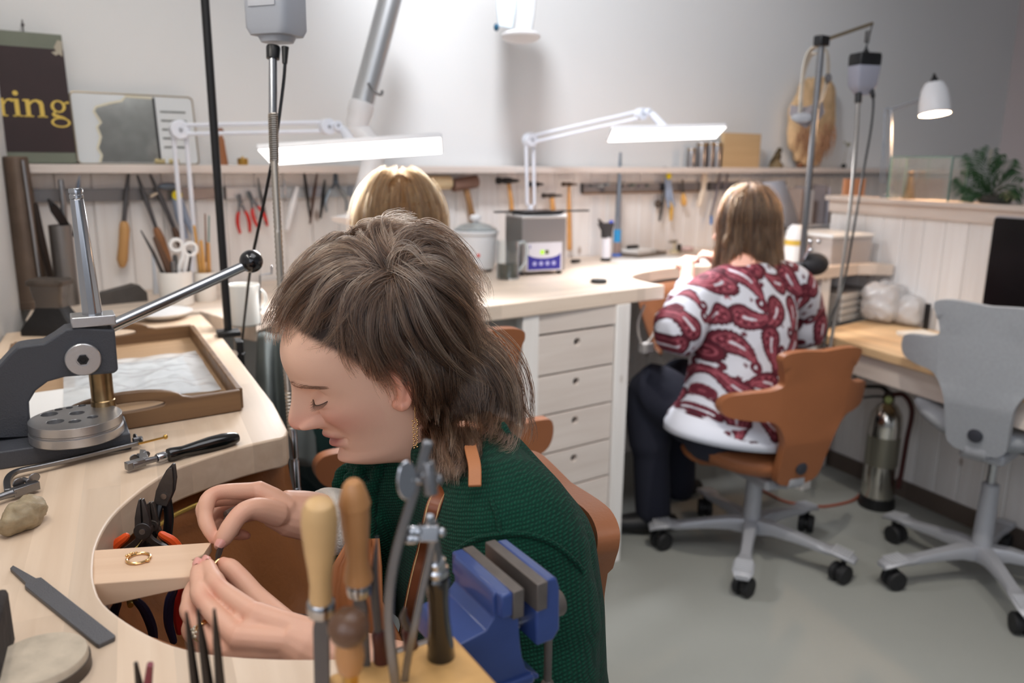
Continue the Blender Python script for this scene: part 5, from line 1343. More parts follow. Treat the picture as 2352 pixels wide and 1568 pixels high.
def stand1():
 b = zp(525, 770, ZB); top = V3((b.x, b.y, 2.15))
 t = thing('motor_stand', 'black stand pole clamped to the inner corner of the bench', 'stand', b)
 obj('pole', MB().cyl(b + Z * .01, top, .0088, seg=16), BLACKMETAL, t)
 hk = V3((dp(634, 34, 1.30).x, dp(634, 34, 1.30).y, 2.13))
 obj('hanger_arm', MB().tube([top - Z * .01, hk], .007, 10), BLACKMETAL, t)
 obj('hanger_wire', MB().tube([hk, V3((hk.x, hk.y, dp(636, -110, 1.3).z))], .002, 6), BLACKMETAL, t)
 M = rotm(BN, B, Z)
 obj('clamp', MB().box(b + Z * .006 - BN * -.0, (.05, .045, .012), M), BLACKMETAL, t, bevel=.002)
 obj('clamp_jaw', MB().box(b + BN * -.0 + V3((BN.x, BN.y, 0)) * -.028 - Z * .035 if False else b + (-BN) * .0 + (zp(548, 790, ZB) - b) * 1.0 - Z * .045, (.016, .045, .11), M), BLACKMETAL, t, bevel=.002)
 c = dp(545, 812, 1.72); k = MB().cyl(c - FWD * .02, c + FWD * .01, .008, seg=12); k.tube([c - RIGHT * .016, c + RIGHT * .016], .003, 8); obj('clamp_screw', k, STEEL, t)
stand1()
def stand2():
 D = 2.9; s = lambda x, y, d=D: dp(x, y, d)
 b = s(1846, 548); p = V3((b.x, b.y, 0)); top = s(1880, 112)
 top = V3((b.x, b.y, top.z)); base = V3((b.x, b.y, ZB))
 t = thing('motor_stand', 'tall steel stand with a slanting rod beside the woman in the blouse', 'stand', base)
 obj('pole', MB().cyl(base, top, .011, seg=16), BRUSHED, t)
 obj('head', MB().box(top + Z * .005, (.05, .035, .035), MW), BLACKPL, t, bevel=.005)
 j0, j1 = s(1893, 108), dp(2004, 54, 2.78)
 obj('slanting_rod', MB().tube([top + Z * .005, j1], .0062, 10), mat('brass_steel_rod', (150, 138, 116), .35, .9), t)
 k = MB(); c = s(1862, 562, 2.86)
 for i, (dx, dy) in enumerate(((0, -.012), (.0, .02), (.03, -.012))): k.sphere(c + RIGHT * dx + DOWN * dy, .0085, 12, 8)
 k.cyl(c, base + Z * .03, .006, seg=8); obj('clamp_knobs', k, STEEL, t)
 obj('clamp', MB().box(base + Z * .02, (.05, .05, .04), MW), BLACKMETAL, t, bevel=.003)
 M = 2.74; g = lambda x, y, d=M: dp(x, y, d)
 c = g(1984, 165); t2 = thing('flex_shaft_motor', 'two tone hanging motor, black above and grey below, on the slanting rod', 'motor', c)
 Mt = rotm(A, -N, Z) @ Matrix.Rotation(R(-20), 3, 'Z')
 def rz(y, w, d):
  z = g(1984, y).z; return [V3((c.x, c.y, z)) + Mt @ V3((a, b_, 0)) for a, b_ in rrect(w, d, .006, 3)]
 obj('motor_body', MB().loft([rz(152, .086, .066), rz(196, .078, .062), rz(206, .062, .05), rz(212, .045, .04), rz(218, .04, .036)]), mat('motor_grey_blue', (156, 158, 172), .45), t2, smooth=40)
 obj('motor_cap', MB().loft([rz(124, .080, .064), rz(130, .086, .068), rz(151, .086, .067)]), BLACKPL, t2, smooth=40)
 hk = MB().lathe([(.012, 0), (.010, .01), (.004, .02), (.0035, .028)], V3((c.x, c.y, g(1984, 126).z)), Z, 14); obj('hanger_eye', hk, BLACKPL, t2)
 wire = MB().tube(smooth_path([V3((c.x, c.y, g(1984, 108).z)), V3((c.x, c.y, g(1984, 88).z)) + RIGHT * .006, j1 - Z * .002], 5), .0022, 6)
 sp = spring_tube(wire, V3((c.x, c.y, g(1984, 100).z)), V3((c.x, c.y, g(1984, 74).z)), .0075, .0016, 8)
 obj('hanger_spring', wire, DARKSTEEL, t2)
 obj('nose', MB().cyl(g(1972, 214), g(1971, 236), .0115, seg=14), BLACKPL, t2)
 obj('flexible_shaft', MB().tube(smooth_path([g(1971, 236), g(1966, 330), g(1952, 480), g(1930, 650), g(1908, 790), g(1900, 850)], 8), [.0068] * 12 + [.0058] * 29, 10), mat('shaft_grey', (150, 146, 142), .4, .8), t2)
 obj('power_cable', MB().tube(smooth_path([g(2002, 206), g(2006, 236), g(2000, 300), g(1982, 400), g(1962, 520), g(1938, 650), g(1905, 740, 2.7), g(1892, 800, 2.66)], 8), [.008] * 6 + [.004] * 51, 8), BLACKPL, t2)
 V = 2.84; h = lambda x, y, d=V: dp(x, y, d)
 t3 = thing('headband_magnifier', 'beige headband magnifier hanging over the top of the tall stand', 'magnifier', h(1860, 270))
 BEI = mat('beige_plastic', (206, 198, 184), .5)
 obj('headband', MB().strip(smooth_path([h(1838, 262), h(1842, 200), h(1848, 150), h(1860, 118), h(1880, 106, 2.82), h(1898, 118), h(1902, 150), h(1898, 190), h(1885, 235), h(1876, 268)], 6), FWD * .7 + RIGHT * .7, .024, .0035), BEI, t3, bevel=.001)
 obj('inner_band', MB().strip(smooth_path([h(1838, 230, 2.88), h(1846, 170, 2.88), h(1862, 128, 2.88), h(1880, 122, 2.86)], 6), FWD * .7 + RIGHT * .7, .02, .003), BEI, t3)
 obj('visor', MB().loft([[h(1815, 240), h(1850, 268), h(1890, 232), h(1850, 246, 2.9)], [h(1812, 262), h(1850, 292), h(1896, 258), h(1850, 268, 2.9)], [h(1822, 278), h(1850, 296), h(1882, 276), h(1850, 284, 2.9)]]), mat('grey_visor', (150, 142, 144), .35), t3, bevel=.002)
 obj('lens', MB().sphere(h(1842, 270, 2.82), 1, 18, 10, rotm(RIGHT, FWD, -DOWN), (.040, .008, .018)), mat('visor_lens', (220, 222, 226), .1, trans=.6), t3)
 obj('adjuster', MB().sphere(h(1902, 180, 2.83), 1, 14, 10, rotm(RIGHT, FWD, -DOWN), (.012, .014, .018)), mat('grey_knob', (110, 108, 110), .5), t3)
stand2()
# == GOODS ON THE BENCHES
CERAMIC = mat('white_stoneware', (232, 228, 222), .35)
def on_bench(x, y, z=ZB):
 return zp(x, y, z)
def mug(label, cx, ybot, rpx, ytop, mt=CERAMIC, handle=None, name='mug', cat='mug'):
 p = on_bench(cx, ybot); r = scr(p, rpx); h = dp(cx, ytop, (p - EYE).dot(FWD)).z - ZB
 h = vp(cx, ytop, uvz(p)[1]).z - ZB
 t = thing(name, label, cat, p)
 obj('body', MB().lathe([(0, .0), (r * .92, 0), (r, .004), (r, h - .002), (r * .97, h), (r * .93, h - .002), (r * .92, .008), (0, .008)], p, Z, 30), mt, t)
 if handle:
  d = handle; M = rotm(d, Z, d.cross(Z))
  obj('handle', MB().ring(p + d * (r + .004) + Z * h * .55, None, h * .26, .0045, 20, 8, M=M), mt, t)
 return t, p, r, h
m1 = mug('white stoneware mug crowded with scissors and files at the left of the wall', 408, 700, 36, 622)
m2 = mug('small white cup holding brushes beside the black pole', 474, 690, 24, 624)
m3 = mug('wide pale beaker behind the black pole and the ball handle', 563, 745, 36, 652, mat('pale_beaker', (226, 224, 218), .4), handle=(A * .9 - N * .4).normalized(), name='beaker', cat='beaker')
def mug_tools():
 p, r, h = m1[1:]
 v = uvz(p)[1]
 def st(name, label, pts, rads, mt, cat='tool', handle=None): return rod(name, label, pts, rads, mt, cat, v, None, 8, handle)
 st('round_file', 'thin pointed rod leaning left out of the tool mug', [(324, 530), (352, 580), (384, 650)], [1.5, 4, 5], DARKSTEEL, 'file')
 st('graver', 'graver with a dark brown handle leaning in the tool mug', [(356, 548), (380, 600), (394, 650)], [5, 8, 6], mat('dark_brown_handle', (92, 66, 50), .5))
 st('scraper', 'short dark handle in the middle of the tool mug', [(402, 590), (406, 650)], [6, 6], mat('graphite', (70, 68, 68), .5))
 st('burnisher', 'black handle at the right of the tool mug', [(434, 582), (424, 650)], [8, 7], BLACKPL)
 c = vp(405, 563, v + .005); c2 = vp(437, 572, v + .005); k = 1 / pxm(c)
 t = thing('scissors', 'scissors with white looped handles standing in the tool mug', 'scissors', vp(420, 640, v))
 W_ = mat('white_scissor_grip', (236, 236, 236), .35)
 obj('handle_loop', MB().ring(c, N, 13 * k, 4.5 * k, 24, 8), W_, t)
 obj('handle_loop', MB().ring(c2, N, 14 * k, 4.5 * k, 24, 8), W_, t)
 obj('handle_shank', MB().tube(smooth_path([c + A * 12 * k, vp(420, 590, v + .005), vp(412, 612, v + .005), vp(414, 650, v + .005)], 5), 5 * k, 8), W_, t)
 obj('handle_shank', MB().tube(smooth_path([c2 - A * 6 * k - Z * 12 * k, vp(428, 602, v + .005), vp(420, 650, v + .005)], 5), 5 * k, 8), W_, t)
 obj('blade', MB().tube([vp(396, 600, v + .008), vp(400, 650, v + .008)], 6 * k, 8, flat=.3), STEEL, t)
 v2 = uvz(m2[1])[1]
 for i, (x0, y0, x1, y1, w, col, lab) in enumerate([(446, 520, 462, 640, 5, (196, 150, 84), 'broad ochre brush handle at the left of the small cup'), (462, 555, 470, 640, 6, (206, 158, 92), 'ochre stick in the middle of the small cup'), (478, 560, 480, 640, 6, (190, 140, 78), 'ochre stick at the right of the small cup'), (471, 492, 474, 600, 2.5, (120, 84, 60), 'thin brown brush with a dark tip in the small cup'), (480, 496, 479, 600, 2.5, (96, 130, 124), 'thin teal brush handle in the small cup')]):
  rod('brush', lab, [(x0, y0), (x1, y1)], [w * .7, w], mat('brush_%d' % i if False else 'brush_tone_' + 'abcde'[i], col, .5), 'brush', v2)
 rod('wire_stand', 'thin bent wire tool stand beside the pale beaker', [(624, 612), (624, 628), (597, 632), (597, 700), (598, 745)], [2.5, 2.5, 2, 2, 2], BRUSHED, 'wire', uvz(m3[1])[1] + .02)
 rod('letter_opener', 'pale grey flat blade standing left of the tool mug', [(352, 585), (356, 640), (360, 688)], [4, 5, 9], mat('pale_blade', (206, 212, 220), .4, .3), 'tool', .10)
mug_tools()
def mandrels():
 p = on_bench(78, 705); v = uvz(p)[1]; top = vp(58, 380, v)
 H = top.z - ZB + .02; r0, r1 = scr(p, 36), scr(top, 25)
 t = thing('triblet', 'large brownish tapered steel triblet in the corner under the sign', 'triblet', p)
 obj('cone', MB().lathe([(0, 0), (r0 * 1.05, 0), (r0 * 1.05, .02), (r0, .022), (r1, H), (r1 * .9, H + .003), (0, H + .003)], p, Z, 32), mat('brown_steel', (116, 100, 88), .45, .75, vary=.15, vscale=20), t)
 obj('highlight_streak', MB().tube([p + (EYE - p).normalized() * r0 * .75 + RIGHT * r0 * .62 + Z * .03, p + (EYE - p).normalized() * r1 * .72 + RIGHT * r1 * .64 + Z * (H - .01)], [.005, .004], 8), STEEL, t)  # steel streak modelled in place of the cone's highlight
 rod('bezel_mandrel', 'slim dark mandrel leaning between the triblet and the steel pot', [(82, 470), (98, 560), (120, 650)], [5, 8, 7], mat('dark_mandrel', (58, 50, 46), .4, .8), 'mandrel', v + .06)
 q0 = on_bench(158, 700); vv = uvz(q0)[1]; h = vp(152, 516, vv).z - ZB; r = scr(q0, 24)
 t = thing('steel_pot', 'tall grey steel pot with black snips and punches in the corner', 'pot', q0)
 obj('pot', MB().lathe([(0, 0), (r, 0), (r * .97, h), (r * .9, h), (r * .9, .01), (0, .01)], q0, Z, 28), mat('pot_steel', (142, 138, 136), .4, .85), t)
 t = thing('bent_snips', 'black curved tip snips sticking out of the steel pot', 'snips', vp(150, 530, vv))
 obj('blades', MB().loft([[vp(108, 458, vv), vp(112, 455, vv), vp(112, 455, vv - .008), vp(108, 458, vv - .008)], [vp(116, 486, vv), vp(136, 476, vv), vp(136, 476, vv - .01), vp(116, 486, vv - .01)], [vp(136, 515, vv), vp(160, 514, vv), vp(160, 514, vv - .012), vp(136, 515, vv - .012)], [vp(140, 545, vv), vp(158, 545, vv), vp(158, 545, vv - .012), vp(140, 545, vv - .012)]]), BLACKPAINT, t, bevel=.001)
 rod('punch', 'grey flat steel punch standing in the steel pot', [(140, 416), (146, 470), (150, 540)], [6, 7, 7], BRUSHED, 'punch', vv - .012)
 rod('knife_blade', 'pointed grey blade behind the chrome press column', [(183, 404), (180, 425), (178, 470), (172, 540)], [1.5, 4.5, 5, 5], mat('blue_steel', (100, 108, 122), .35, .9), 'blade', vv - .02)
 a = on_bench(128, 765)
 t = thing('stake_anvil', 'small black iron stake anvil on the bench behind the press', 'anvil', a)
 M = rotm((RIGHT - Z * RIGHT.dot(Z)).normalized(), Z.cross((RIGHT - Z * RIGHT.dot(Z)).normalized()), Z)
 k = 1 / pxm(a)
 def rr(w, d, z): return [a + M @ V3((x, y + .0, z)) for x, y in rrect(w * k, d * k, 8 * k, 3)]
 obj('foot', MB().loft([rr(124, 70, 0), rr(124, 70, .012), rr(112, 62, .024), rr(80, 46, .046), rr(62, 40, .062)]), mat('black_iron', (36, 35, 36), .5, .4, bump=.3, bscale=120), t, smooth=40)
 obj('waist', MB().loft([rr(62, 40, .062), rr(60, 40, .075), rr(66, 44, .085), rr(74, 48, .112)]), mat('grey_iron', (104, 98, 94), .4, .8), t, smooth=40)
 obj('face', MB().loft([rr(80, 54, .112), rr(84, 56, .114), rr(84, 56, .122), rr(74, 50, .126)]), IRON, t, smooth=40)
 b = on_bench(282, 697); w = scr(b, 112)
 e = (A * .96 - N * .1).normalized(); f = V3((-e.y, e.x, 0))
 mtag('slate_block', MB().loft([[b - e * w / 2, b + e * w / 2, b + e * w / 2 + f * .06, b - e * w / 2 + f * .06], [b - e * w / 2 + Z * .028, b + e * w / 2 + Z * .024, b + e * w * .42 + f * .06 + Z * .030, b - e * w * .44 + f * .06 + Z * .018], [b - e * w * .42 + Z * .034, b + e * w * .35 + Z * .048, b + e * w * .30 + f * .05 + Z * .048, b - e * w * .38 + f * .05 + Z * .03]]), mat('slate_grey', (78, 74, 72), .6, vary=.12, vscale=40, bump=.3, bscale=80), 'dark grey wedge shaped slab lying left of the tool mug', 'slab', bevel=.002)
mandrels()
def kitchenware():
 p = on_bench(1092, 622); r = scr(p, 50)
 p.z = ZB; v = uvz(p)[1]; h = vp(1092, 530, v).z - ZB
 t = thing('slow_cooker', 'white slow cooker with a glass lid on the back bench', 'slow cooker', p)
 obj('body', MB().lathe([(0, .008), (r * .72, .008), (r * .86, .014), (r * .95, .05), (r, h * .92), (r * 1.06, h * .94), (r * 1.08, h), (r, h + .003), (r * .9, h), (r * .88, .02), (0, .02)], p, Z, 40), mat('cooker_white', (234, 236, 238), .25), t)
 obj('lid', MB().lathe([(r * 1.0, h + .003), (r * .98, h + .008), (r * .7, h + .022), (r * .3, h + .030), (0, h + .032), (0, h + .029), (r * .68, h + .018), (r * .96, h + .003)], p, Z, 40, caps=False), mat('lid_glass', (236, 242, 242), .05, trans=.8), t)
 obj('lid_knob', MB().lathe([(.012, h + .03), (.010, h + .036), (.020, h + .040), (.021, h + .052), (.012, h + .058), (0, h + .058)], p, Z, 24), WHITEPL, t)
 d = (EYE - p); d.z = 0; d.normalize(); d = (Matrix.Rotation(R(8), 3, 'Z') @ d)
 lt = p + d * r * .985 + Z * h * .45
 obj('pilot_light', MB().lathe([(0, 0), (.006, 0), (.005, .003), (0, .004)], lt, d, 14), mat('red_pilot', (240, 80, 60), .4), t)
 obj('dial', MB().lathe([(0, 0), (.014, 0), (.013, .012), (0, .012)], lt - Z * .035, d, 20), WHITEPL, t)
 for a in range(3): obj('foot', MB().cyl(p + V3((math.cos(a * 2.1), math.sin(a * 2.1), 0)) * r * .6, p + V3((math.cos(a * 2.1), math.sin(a * 2.1), 0)) * r * .6 + Z * .01, .012, seg=12), BLACKPL, t)
 p = on_bench(1166, 640); r = scr(p, 26); v = uvz(p)[1]; h = vp(1168, 552, v).z - ZB
 t = thing('glass_jug', 'clear glass jug with a handle holding dark liquid beside the cleaner', 'jug', p)
 obj('glass', MB().lathe([(0, 0), (r * .95, 0), (r, .004), (r, h), (r * .96, h), (r * .955, .006), (0, .006)], p, Z, 32), GLASS, t)
 obj('liquid', MB().lathe([(0, .0065), (r * .94, .0065), (r * .94, h * .42), (0, h * .42)], p, Z, 28), mat('murky_liquid', (96, 98, 92), .1, spec=.6), t)
 hd = (A * .95 + N * .3).normalized()
 obj('handle', MB().tube(smooth_path([p + hd * r * .98 + Z * h * .9, p + hd * (r + .016) + Z * h * .95, p + hd * (r + .030) + Z * h * .78, p + hd * (r + .022) + Z * h * .4, p + hd * r * .98 + Z * h * .18], 6), .0055, 10), mat('jug_handle_glass', (226, 234, 236), .08, trans=.6), t)
 p = on_bench(1172, 600);
 mtag('folded_cloth', MB().loft([[p - A * .045 + N * .0 , p + A * .045, p + A * .045 - N * .05, p - A * .045 - N * .05], [p - A * .048 + Z * .05, p + A * .048 + Z * .045, p + A * .045 - N * .05 + Z * .06, p - A * .045 - N * .05 + Z * .065], [p - A * .03 + Z * .075 - N * .01, p + A * .05 + Z * .055, p + A * .045 - N * .05 + Z * .06, p - A * .03 - N * .05 + Z * .08]]), mat('charcoal_cloth', (92, 92, 92), .8), 'folded charcoal cloth behind the glass jug', 'cloth', bevel=.006)
 fl, fr = on_bench(1199, 634), on_bench(1298, 629); w = (fr - fl).length; ex = (fr - fl).normalized(); ey = Z.cross(ex)
 c = (fl + fr) / 2; H = vp(1212, 502, uvz(fl)[1]).z - ZB; D = .15; M = rotm(ex, ey, Z)
 t = thing('ultrasonic_cleaner', 'steel ultrasonic cleaner with a blue control panel and a black lid bar', 'ultrasonic cleaner', c + ey * D / 2)
 obj('casing', MB().box(c + ey * D / 2 + Z * (H / 2 + .008), (w, D, H - .01), M), mat('grey_stainless', (168, 162, 160), .38, .6), t, bevel=.003)
 obj('side_panel', MB().box(c - ex * (w / 2 + .001) + ey * D / 2 + Z * (H / 2 + .008), (.003, D * .98, H * .9), M), mat('side_grey', (120, 118, 116), .5, .3), t)
 obj('rim', MB().box(c + ey * D / 2 + Z * (H + .006), (w + .006, D + .006, .010), M), mat('bright_rim', (226, 226, 226), .3, .6), t, bevel=.003)
 pw, ph = w * .82, H * .50; o = c - ey * .0006 + Z * (H * .33)
 Mp = rotm(ex, Z, -ey)
 obj('panel', MB().prism(rrect(pw, ph, .004, 3), [], .0008, Mp, o), mat('panel_white', (222, 220, 228), .4), t)
 band = [(-pw * .46, -ph * .46), (pw * .46, -ph * .46), (pw * .46, ph * .14)] + [(pw * .46 * math.cos(a), ph * .14 - ph * .20 * math.sin(a)) for a in [math.pi * i / 14 for i in range(1, 14)]] + [(-pw * .46, ph * .14)]
 obj('blue_band', MB().prism(band, [], .0005, Mp, o - ey * .0009), mat('panel_blue', (54, 50, 148), .4), t)
 obj('display', MB().prism(rrect(pw * .11, ph * .15, .003, 3, -pw * .06, ph * .16), [], .0005, Mp, o - ey * .0010), mat('green_display', (170, 220, 60), .4, emit=.5), t)
 obj('display', MB().prism(rrect(pw * .10, ph * .15, .003, 3, pw * .07, ph * .16), [], .0005, Mp, o - ey * .0010), mat('dark_display', (96, 104, 60), .4), t)
 for i in range(4): obj('key', MB().prism(circle((-.27 + .18 * i) * pw, -ph * .24, pw * .055, 18), [], .0006, Mp, o - ey * .0013), mat('key_lilac', (178, 178, 226), .4), t)
 obj('small_mark', MB().prism(rrect(pw * .025, ph * .12, .001, 2, -pw * .4, ph * .36), [], .0004, Mp, o - ey * .0010), mat('panel_blue', (54, 50, 148), .4), t)
 for a, b in ((.44, .03), (-.44, .03), (.44, D - .03), (-.44, D - .03)): obj('foot', MB().cyl(c + ex * w * a + ey * b, c + ex * w * a + ey * b + Z * .012, .010, seg=12), BLACKPL, t)
 l0, l1 = vp(1147, 487, uvz(c)[1] - D * .45), vp(1338, 481, uvz(c)[1] - D * .45); l1.z = l0.z = ZB + H + .020
 obj('lid_bar', MB().box((l0 + l1) / 2, ((l1 - l0).length, .020, .006), M), BLACKPL, t, bevel=.002)
 obj('lid', MB().loft([[c + ex * a * w * .40 + ey * (D / 2 + b * D * .40) + Z * (H + .011) for a, b in ((-1, -1), (1, -1), (1, 1), (-1, 1))], [c + ex * a * w * .46 + ey * (D / 2 + b * D * .46) + Z * (H + .018) for a, b in ((-1, -1), (1, -1), (1, 1), (-1, 1))], [c + ex * a * w * .46 + ey * (D / 2 + b * D * .46) + Z * (H + .022) for a, b in ((-1, -1), (1, -1), (1, 1), (-1, 1))]]), BLACKPL, t, bevel=.001)
 cp = on_bench(1322, 604); mtag('cable_plug', MB().tube([cp - A * .016 + Z * .008, cp + A * .018 + Z * .008], [.008, .006], 10, round_caps=True), BLACKPL, 'small black plug lying right of the cleaner', 'plug')
 p = on_bench(1375, 649)
 mtag('flat_tin', MB().lathe([(0, 0), (.027, 0), (.0275, .002), (.0275, .009), (.026, .011), (0, .011)], p, Z, 32), mat('black_rubber_lid', (30, 30, 32), .5), 'flat round black tin lying alone on the back bench', 'tin')
 p = on_bench(1391, 599); v = uvz(p)[1]; k = 1 / pxm(p)
 t = thing('gas_torch', 'white hand gas torch with a black head standing on the back bench', 'torch', p)
 zf = lambda y: vp(1391, y, v).z - ZB
 obj('base', MB().lathe([(0, 0), (12 * k, 0), (12 * k, .006), (10 * k, .014), (0, .014)], p, Z, 22), BLACKPL, t)
 obj('tank', MB().lathe([(10 * k, .012), (10.5 * k, .016), (10.5 * k, zf(546)), (9 * k, zf(544)), (0, zf(544))], p, Z, 24), mat('torch_white', (226, 226, 234), .4), t)
 hd = MB().loft([[p + A * (a * k) + N * (b * k) + Z * zf(y) for a, b in rrect(w_, d_, 4, 2, cx_, 0)] for y, w_, d_, cx_ in ((546, 22, 18, 0), (530, 24, 18, 0), (518, 38, 16, -2), (512, 42, 14, -3))])
 obj('head', hd, mat('torch_head', (52, 52, 56), .5), t, bevel=.001)
 obj('nozzle', MB().tube([p - A * 14 * k + Z * zf(514), p - A * 25 * k + Z * zf(503)], [4 * k, 2.5 * k], 10), BLACKMETAL, t)
 obj('button', MB().sphere(p + A * 13 * k + Z * zf(512), 6 * k, 12, 8), mat('violet_button', (90, 110, 216), .4), t)
 p = on_bench(1416, 588); v = uvz(p)[1]; zf = lambda y: vp(1412, y, v).z - ZB
 t = thing('ring_stick', 'tall tapered steel ring stick with a blue collar behind the torch', 'ring stick', p)
 obj('stick', MB().lathe([(0, zf(556)), (8 * k, zf(556)), (7 * k, zf(460)), (5 * k, zf(400)), (3 * k, zf(350)), (0, zf(349))], p, Z, 18), mat('ring_stick_steel', (150, 162, 174), .3, .9), t)
 obj('collar', MB().lathe([(0, zf(556)), (9 * k, zf(556)), (9 * k, zf(527)), (0, zf(527))], p, Z, 18), mat('sky_blue_plastic', (48, 148, 206), .4), t)
 obj('handle', MB().lathe([(0, 0), (9 * k, 0), (9 * k, zf(556)), (0, zf(556))], p, Z, 18), mat('taupe_handle', (150, 130, 122), .5), t)
 obj('foot_ring', MB().lathe([(0, 0), (12 * k, 0), (11 * k, .012), (0, .012)], p, Z, 18), mat('cobalt_plastic', (70, 120, 210), .4), t)
 c = on_bench(1490, 596)
 mtag('white_sheet', MB().box(c + Z * .001 - N * .01, (.36, .17, .0016), MW), PAPER, 'white paper sheet lying under the soldering tray', 'paper')
 tr = MB().prism(rrect(.19, .13, .004, 2), [rrect(.178, .118, .003, 2)], .012, Matrix(((1, 0, 0), (0, 1, 0), (0, 0, 1))), (0, 0, 0))
 c = on_bench(1472, 586) + Z * .002; Mt = rotm(A, -N, Z) @ Matrix.Rotation(R(10), 3, 'Z')
 t = thing('soldering_tray', 'shallow grey brown tray with a white soldering brick on the white sheet', 'tray', c)
 tr = MB().prism(rrect(.20, .13, .004, 2), [rrect(.188, .118, .003, 2)], .014, Mt, c); obj('rim', tr, mat('tray_grey_brown', (132, 122, 112), .5, .4), t)
 obj('floor', MB().prism(rrect(.198, .128, .004, 2), [], .003, Mt, c), mat('tray_grey_brown', (132, 122, 112), .5, .4), t)
 mtag('soldering_brick', MB().box(c + Z * .016 - Mt @ V3((.035, 0, 0)), (.10, .085, .026), Mt), mat('brick_white', (232, 230, 226), .8), 'white soldering brick in the shallow tray', 'brick', bevel=.003)
 mtag('soldering_brick', MB().box(c + Z * .012 + Mt @ V3((.05, 0.012, 0)), (.06, .07, .018), Mt), mat('brick_grey', (206, 204, 200), .8), 'low pale block right of the white soldering brick', 'brick', bevel=.003)
 p = c + Z * .036 - Mt @ V3((.055, -.01, 0)); mtag('black_grip', MB().tube([p - A * .02, p + A * .03], .0095, 12, round_caps=True), BLACKPL, 'short thick black grip on top of the white brick', 'grip')
 p = on_bench(1548, 580); t = thing('third_hand', 'small beige clamp stand beside the soldering tray', 'clamp stand', p)
 obj('base', MB().lathe([(0, 0), (.022, 0), (.022, .008), (.008, .014), (0, .014)], p, Z, 20), mat('beige_cast', (196, 184, 152), .5), t)
 obj('post', MB().cyl(p + Z * .01, p + Z * .05, .005, seg=12), mat('beige_cast', (196, 184, 152), .5), t)
 obj('arm', MB().box(p + Z * .05 - A * .008, (.045, .012, .012), MW), mat('grey_clamp', (150, 142, 130), .45, .4), t, bevel=.002)
 obj('clip', MB().box(p + Z * .020 + A * .02 + N * .01, (.014, .02, .036), MW), mat('dark_clip', (70, 64, 58), .5, .4), t, bevel=.003)
 p = on_bench(1578, 577); mtag('pink_pouch', MB().sphere(p + Z * .012, 1, 16, 10, MW, (.04, .025, .013)), mat('pale_pink', (222, 196, 192), .8), 'low pale pink pouch behind the hands of the woman in the blouse', 'pouch')
 c = on_bench(1600, 600); mtag('white_sheet', MB().box(c + Z * .001, (.22, .12, .0016), MW), PAPER, 'white paper under the hands of the woman in the blouse', 'paper')
kitchenware()
